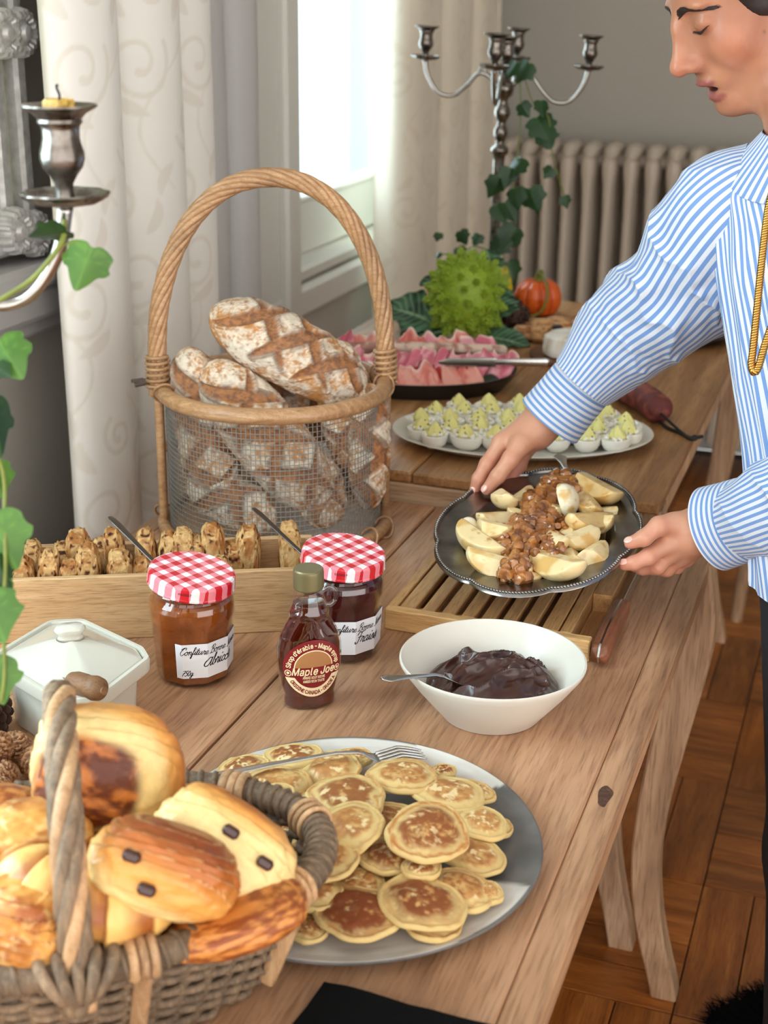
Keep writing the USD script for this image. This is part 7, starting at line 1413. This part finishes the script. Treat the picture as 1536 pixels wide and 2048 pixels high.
def body_sdf(p):
    d = ell((p - TC[4]) @ np.stack([TN, TS, [0, 0, 1]], 1), (0, 0, 0), (.085, .135, .20)); d = smin(d, ell((p - TC[1]) @ np.stack([TN, TS, [0, 0, 1]], 1), (0, 0, 0), (.095, .150, .13)), .06); d = smin(d, cone(p, TC[4], TC[1], .09, .09), .06)
    d = smin(d, cone(p, TC[5], NB_, .05, .052), .03)
    for a, b_, c_ in ((SR, ER, WR_), (SL, EL_, WL_)): d = smin(d, cone(p, a, b_, .040, .034), .02); d = smin(d, cone(p, b_, c_, .037, .029), .02)
    for a, b_, c_ in ((HPR, KR_, AR_), (HPL, KL_, AL_)): d = smin(d, cone(p, a, b_, .078, .052), .04); d = smin(d, cone(p, b_, c_, .052, .036), .02); d = smin(d, cone(p, c_ + [0, 0, -.035], c_ + TN * .13 + [0, 0, -.055], .036, .026), .02)
    return d
v4, f4 = snet(body_sdf, np.array([-.45, 1.25, .0]), np.array([.40, 2.0, 1.45]), .016)
V_ = np.vstack([v1, v2, v3, v4]); F_ = np.vstack([f1, f2 + len(v1), f3 + len(v1) + len(v2), f4 + len(v1) + len(v2) + len(v3)]); C_ = np.vstack([c1, hand_col(v2, LH), hand_col(v3, RH), skin_col(v4)])
vcol('skin', .42, bump=.10, bscale=420, bdist=.0006, sss=.16, rad=(1, .32, .18), sscale=.008, spec=.42)
bo_ = obj('body', (V_, F_), 'skin', pe, smooth=True, attrs={'col': C_})
# nails
plain('nail', s(232, 176, 160), .22, coat=.4)
for H, c_ in ((LH, 4), (LH, 0), (RH, 4), (RH, 0)):
    (p0, r0_), (p1, r1_) = H['chains'][c_][-2], H['chains'][c_][-1]; p0, p1 = np.array(p0), np.array(p1); x_ = p1 - p0; x_ /= np.linalg.norm(x_); up = (CAM - p1) * .5 / np.linalg.norm(CAM - p1) + np.array([0, 0, .6]); up -= x_ * (x_ @ up); up /= np.linalg.norm(up); y_ = np.cross(up, x_)
    v = np.array(trimesh.creation.icosphere(3).vertices) * [.0058, .0046, .0016]; obj('fingernail', (v @ np.stack([x_, y_, up], 0) + p1 - x_ * .0005 + up * (r1_ - .0006), trimesh.creation.icosphere(3).faces), 'nail', bo_, smooth=True)
# eyebrows, lashes, hair
plain('dark_hair', s(34, 24, 20), .45)
def on_face(y, z, off=.0004, x0=.14):
    x = np.full(np.shape(y), x0); 
    for _ in range(60): x = x - np.clip(head_sdf(np.stack([x, y, z], 1)), -.01, .01) * .8
    return np.stack([x + off, y, z], 1)
def hairs(name, roots, tips, r, parent):
    ms = [sweep(np.array([a, (a + b_) / 2 + (a - HO) * .004, b_]), [r, r * .8, r * .2], 5) for a, b_ in zip(roots, tips)]; obj(name, join(*ms), 'dark_hair', parent, smooth=True)
W_ = lambda q: HO + q @ HR.T
r_ = np.random.default_rng(8)
for sg in (1, -1):
    n = 560; t = r_.uniform(0, 1, n); y = sg * (.009 + .040 * t); z = np.interp(t, [0, .25, .5, .75, 1], [.0180, .0228, .0236, .0200, .0125]) + r_.uniform(-.0052, .0048, n) * (1 - .75 * t); a = on_face(y, z); b_ = on_face(y + sg * r_.uniform(.0035, .006, n), z + .0016 * (1 - 1.6 * t) + r_.uniform(-.0005, .0005, n), .0006)
    hairs('eyebrow', W_(a), W_(b_), .00032, bo_)
    n = 46; t = np.linspace(0, 1, n); y = sg * (.0195 + .0260 * t); z = -.0045 - .0032 * np.sin(PI * t) + .0028 * t; a = on_face(y, z, -.0002); b_ = a + np.stack([.0028 + 0 * t, sg * (.0008 + .0035 * t), -.0020 - .0006 * np.sin(PI * t)], 1); hairs('eyelashes', W_(a), W_(b_), .00024, bo_)
    y2 = np.linspace(.0190, .0465, 30); tt = np.linspace(0, 1, 30); ln = on_face(sg * y2, -.0046 - .0032 * np.sin(PI * tt) + .0028 * tt, .0001); obj('lash_line', sweep(W_(ln), np.interp(tt, [0, .3, .8, 1], [.0003, .0008, .0010, .0004]), 6), 'dark_hair', bo_, smooth=True)
    ln = on_face(sg * y2, .0065 + .0035 * np.sin(PI * tt) - .001 * tt, -.0001)
def hair_sdf(p):
    q = local(p); d = ell(q, (-.018, 0, .046), (.100, .080, .092)); nz = .004 * (fbm(np.stack([q[:, 0] * 30, q[:, 1] * 160, q[:, 2] * 60], 1), 2, 4) - .5); d = d + nz
    edge = q[:, 0] - (.072 + .30 * (q[:, 2] - .060)) + .28 * np.clip(np.abs(q[:, 1]) - .03, 0, 1); d = smin(d, ell(np.stack([q[:, 0], np.abs(q[:, 1]), q[:, 2]], 1), (.010, .062, .022), (.034, .014, .046)) + nz, .012); d = smax(d, edge, .008); d = smax(d, -(q[:, 2] + .045 - .1 * q[:, 0]), .01); d = smin(d, ell(q, (-.118, 0, .050), (.040, .042, .040)), .012); return d
v, f = snet(hair_sdf, HO - .19, HO + .19, .0036); obj('hair', (v, f), 'dark_hair', pe, smooth=True)

# ---------------------------------------------------------------- striped shirt
mat('shirting', {'a': ('attribute', {'attribute': 'stripe'}), 'f': ('math', {'math_type': 'fraction'}), 'r': ('rgb_ramp', {'ramp': [(0, s(206, 207, 213)), (.46, s(206, 207, 213)), (.50, s(110, 141, 190)), (.94, s(110, 141, 190)), (.98, s(206, 207, 213)), (1, s(206, 207, 213))]}),
    'g': ('geometry', {}), 'n': ('noise_texture', {'scale': 900.0, 'detail': 2.0}), 'b': ('bump', {'strength': .2, 'distance': .0006}), 'p': ('principled_bsdf', {'roughness': .75, 'sheen_weight': .15, 'specular_ior_level': .25})},
    [('a.fac', 'f.value1'), ('f.value', 'r.fac'), ('r.color', 'p.base_color'), ('g.position', 'n.vector'), ('n.fac', 'b.height'), ('b.normal', 'p.normal')])
def shell(X, stripe, name, parent, thick=.0016, flip=False):
    """X (n, m, 3): rows along, columns round (first = last). Cloth with an inside."""
    n, m_ = X.shape[:2]; v = X.reshape(-1, 3); f = grid(n, m_); dn = np.zeros_like(v); fn = np.cross(v[f[:, 1]] - v[f[:, 0]], v[f[:, 2]] - v[f[:, 0]])
    for k in range(3): np.add.at(dn, f[:, k], fn)
    dn = dn.reshape(n, m_, 3); dn[:, 0] += dn[:, -1]; dn[:, -1] = dn[:, 0]; dn = dn.reshape(-1, 3); dn /= np.linalg.norm(dn, axis=1, keepdims=True) + 1e-12; ctr = X.mean(1, keepdims=True); out = np.sign(np.sum(dn.reshape(n, m_, 3) * (X - ctr))) or 1
    inn = v - dn * out * thick; 
    if out < 0: f = f[:, ::-1]
    k = n * m_; ii = np.arange(k).reshape(n, m_); e = lambda i: np.vstack([np.stack([i[:-1], i[1:], i[1:] + k], 1), np.stack([i[:-1], i[1:] + k, i[:-1] + k], 1)])
    F_ = np.vstack([f, f[:, ::-1] + k, e(ii[0]) if out < 0 else e(ii[0])[:, ::-1], e(ii[-1])[:, ::-1] if out < 0 else e(ii[-1])]); st = stripe.reshape(-1)
    nn = np.vstack([dn * out, -dn * out]); o = obj(name, (np.vstack([v, inn]), F_), 'shirting', parent, smooth=True, attrs={'stripe': np.r_[st, st]}); return o
A_F = [.128, .122, .112, .108, .112, .106, .088, .070, .058, .0555]; B_S = [.192, .184, .170, .166, .168, .164, .150, .108, .068, .062]
zt = np.linspace(0, 1, 200); ii = np.linspace(0, 1, 10); ctr = np.stack([np.interp(zt, ii, TC[:, k]) for k in range(3)], 1); ker = np.ones(13) / 13; ctr = np.stack([np.convolve(np.pad(ctr[:, k], 6, 'edge'), ker, 'valid') for k in range(3)], 1); af, bs = [np.convolve(np.pad(np.interp(zt, ii, q), 6, 'edge'), ker, 'valid') for q in (A_F, B_S)]
th = np.linspace(-PI, PI, 420); ce, se = np.sign(np.cos(th)) * np.abs(np.cos(th)) ** .85, np.sign(np.sin(th)) * np.abs(np.sin(th)) ** .85
fold = .010 * (fbm(np.stack(np.broadcast_arrays(3.2 * np.cos(th)[None] * 1.2, 3.2 * np.sin(th)[None] * 1.2, 1.2 * zt[:, None]), -1), 3, 15) - .5) * 2 + .006 * (1 - np.abs(2 * fbm(np.stack(np.broadcast_arrays(7 * np.cos(th)[None], 7 * np.sin(th)[None], 2.5 * zt[:, None] + .8 * np.sin(th)[None]), -1), 2, 25) - 1)) ** 2
fold = fold * np.interp(zt, [0, .5, .8, 1], [1.3, 1, .5, .1])[:, None]
X = ctr[:, None] + ((af[:, None] + fold) * ce)[..., None] * TN + ((bs[:, None] + fold) * se)[..., None] * TS
dr = np.interp(zt, [0, .55, .70, .86, 1], [0, 0, .012, .0, 0])[:, None] * (np.abs(np.sin(th)) ** 3)[None]; X[..., 2] = X[..., 2] - dr
stp = np.tile(th / (2 * PI) * 112, (200, 1)) * 1.0
sh_ = shell(X, stp, 'shirt', pe)
def sleeve(name, pts, rad, seed, N=46, nl=230, nt=200, phase=0.0, flat=1.0):
    c = spline(pts, nl); r = np.interp(np.linspace(0, 1, nl), np.linspace(0, 1, len(rad)), rad); r = np.convolve(np.pad(r, 9, 'edge'), np.ones(19) / 19, 'valid'); T_, A_, B_ = frames(c); a = np.linspace(0, 2 * PI, nt); s_ = np.r_[0, np.cumsum(np.linalg.norm(np.diff(c, axis=0), axis=1))]
    S_, Q_ = np.meshgrid(s_, a, indexing='ij'); base = np.stack([2.2 * np.cos(Q_), 2.2 * np.sin(Q_), S_ * 9], -1); f1_ = fbm(base + seed, 3, seed) - .5; obl = S_ * 34 + 2.4 * np.sin(Q_ + seed) + 3.0 * f1_; rid = (1 - np.abs(np.sin(obl))) ** 2 * fbm(base * .8 + 7, 2, seed + 3)
    wgt = np.interp(S_ / s_[-1], [0, .15, .45, .6, .85, 1], [.4, 1, 1.5, 1.3, .8, .25]); rr = r[:, None] * (1 + .16 * f1_ * wgt) + .0075 * rid * wgt
    X = c[:, None] + rr[..., None] * (np.cos(Q_)[..., None] * A_[:, None] + flat * np.sin(Q_)[..., None] * B_[:, None]); st = Q_ / (2 * PI) * N + phase; return shell(X, st, name, sh_), c, r
def cuff(c_end, d, r, L_, seed, up):
    d = d / np.linalg.norm(d); A_ = up - d * (d @ up); A_ /= np.linalg.norm(A_); B_ = np.cross(d, A_); a = np.linspace(0, 2 * PI, 140); u = np.linspace(-.006, L_, 40); rr = r * (1 + .05 * np.sin(2 * a + seed)[None] + .02 * np.sin(3 * a)[None]) + np.interp(u, [-.006, .004, L_ * .5, L_], [-.004, .001, .0015, .0035])[:, None]
    X = c_end + u[:, None, None] * d + rr[..., None] * (np.cos(a)[None, :, None] * A_ + .82 * np.sin(a)[None, :, None] * B_); st = np.tile((u / .0079)[:, None], (1, 140)) + .06 * np.sin(a)[None]; return shell(X, st, 'cuff', sh_, thick=.0022), d, A_, B_
RS = [(-0.1287, 1.7319, 1.3066), (-0.1624, 1.7390, 1.2689), (-0.2014, 1.7746, 1.2080), (-0.2353, 1.8030, 1.1532), (-0.2854, 1.8337, 1.1042), (-0.3252, 1.8355, 1.0588), (-0.3628, 1.8251, 1.0090)]
_, c_, rr_ = sleeve('sleeve', RS, [.050, .082, .083, .076, .074, .063, .046], 3)
cuff(np.array((-0.3628, 1.8251, 1.0090)), np.array((-0.4044, 1.8151, 0.9498)) - np.array((-0.3628, 1.8251, 1.0090)), .0425, .070, 1, np.array([0, 0, 1.0]))
LS = [SL - TS * -.03, SL + np.array([.0, -.02, -.02]), (0.0248, 1.5129, 1.1894), EL_, (-0.0279, 1.5216, 1.0022), (-0.0747, 1.5663, 0.9570), (-0.1093, 1.6090, 0.9242)]
_, c_, rr_ = sleeve('sleeve', LS, [.06, .080, .068, .064, .060, .056, .048], 8, phase=.4)
_, d_, A_, B_ = cuff(np.array((-0.1093, 1.6090, 0.9242)), np.array((-0.1494, 1.6318, 0.8975)) - np.array((-0.1093, 1.6090, 0.9242)), .0475, .058, 2, np.array([0, 0, 1.0]))
plain('shirt_button', s(236, 226, 200), .3)
bp = np.array((-0.1093, 1.6090, 0.9242)) + d_ * .028 - A_ * .050 * .25 + B_ * 0; bn = (CAM - bp); bn /= np.linalg.norm(bn)
bq = np.array((-0.0974, 1.5430, 0.9187)); obj('button', sweep([bq, bq + bn * .0022], .0048, 20), 'shirt_button', sh_, smooth=40)
# collar
a = np.linspace(-PI, PI, 160); cx = TC[8] + [0, 0, -.004]; fr0 = np.cos(a); u = np.linspace(0, 1, 26); X = []
for t in u:
    h = np.where(t < .45, t / .45 * .030, .030 - (t - .45) / .55 * (.037 + .030 * np.clip(fr0, 0, 1) ** 2)); o = np.where(t < .45, .002 * np.ones_like(a), .002 + .010 * np.sin((t - .45) / .55 * PI / 2) * 1.0 + .020 * np.clip((t - .45) / .55, 0, 1) ** 1.3 * (1 + .5 * np.clip(fr0, 0, 1)))
    X.append(cx + ((.060 + o) * np.cos(a))[:, None] * TN + ((.066 + o) * np.sin(a))[:, None] * TS + np.stack([0 * a, 0 * a, h - .008 * fr0], 1))
X = np.array(X); shell(X, np.tile(a / (2 * PI) * 58, (26, 1)), 'collar', sh_, thick=.002)
# placket with buttons down the front
pl = np.array([X_ for X_ in (ctr[30:185] + TN * (af[30:185, None] + .004))]); 
for k in range(8, 150, 22): obj('button', sweep([pl[k], pl[k] + TN * .0028], .0050, 18), 'shirt_button', sh_, smooth=40)

# ---------------------------------------------------------------- gold chain, trousers, shoes
plain('gold', s(186, 140, 72), .28, 1.0)
def rope(c, r, name, parent, n=3, pitch=760):
    _, A_, B_ = frames(c); L_ = np.r_[0, np.cumsum(np.linalg.norm(np.diff(c, axis=0), axis=1))]
    for k in range(n): q = 2 * PI * k / n + L_ * pitch; obj(name, sweep(c + .55 * r * (np.cos(q)[:, None] * A_ + np.sin(q)[:, None] * B_), r * .52, 7), 'gold', parent, smooth=True)
nk = obj('necklace', sweep(spline([NB_ + TS * .062 + TN * .01 + [0, 0, .012], NB_ - TN * .062 + [0, 0, .020], NB_ - TS * .062 + TN * .01 + [0, 0, .012]], 40), .0035, 8), 'gold', pe, smooth=True, label='long gold rope chain necklace')
c_ = spline([NB_ + TS * .062 + TN * .01 + [0, 0, .012], (-0.1194, 1.5696, 1.3317), (-0.1211, 1.5424, 1.2934), (-0.1199, 1.5178, 1.2449), (-0.1179, 1.4968, 1.1962), (-0.1164, 1.4817, 1.1569), (-0.1159, 1.4753, 1.1433), (-0.1128, 1.4723, 1.1358), (-0.1088, 1.4742, 1.1400), (-0.1049, 1.4826, 1.1631), (-0.0993, 1.4933, 1.1879), (-0.0890, 1.5126, 1.2272), (-0.0755, 1.5382, 1.2709), (-0.0632, 1.5784, 1.3181), NB_ - TS * .062 + TN * .01 + [0, 0, .012]], 900); rope(c_, .0040, 'rope_strand', nk)
plain('black_trousers', s(24, 24, 28), .85, bump=.3, bscale=500)
def trs(p):
    d = ell((p - TC[1]) @ np.stack([TN, TS, [0, 0, 1]], 1), (0, 0, -.02), (.105, .160, .13)) 
    for a, b_, c_ in ((HPR, KR_, AR_), (HPL, KL_, AL_)): d = smin(d, cone(p, a, b_, .088, .064), .04); d = smin(d, cone(p, b_, c_ + [0, 0, -.02], .064, .056), .03)
    return smax(smax(d, p[:, 2] - .93, .01), .055 - p[:, 2], .005)
v, f = snet(trs, np.array([-.30, 1.30, .04]), np.array([.40, 1.95, 1.0]), .014); obj('trousers', (v, f), 'black_trousers', pe, smooth=True)
for c_ in (AR_, AL_):
    v = np.array(ico.vertices); q = np.sign(v) * np.abs(v) ** .8 * [.135, .047, .046]; q[:, 2] = np.maximum(q[:, 2], -.030); q[:, 2] *= 1 - .35 * np.clip(q[:, 0] / .13, 0, 1); R3 = np.stack([TN, -TS, [0, 0, 1]], 1); o = q @ R3.T + np.array([c_[0], c_[1], 0]) + TN * .055; o[:, 2] += .0305; obj('shoe', (o, np.array(ico.faces)), 'dark_leather', pe, smooth=True)
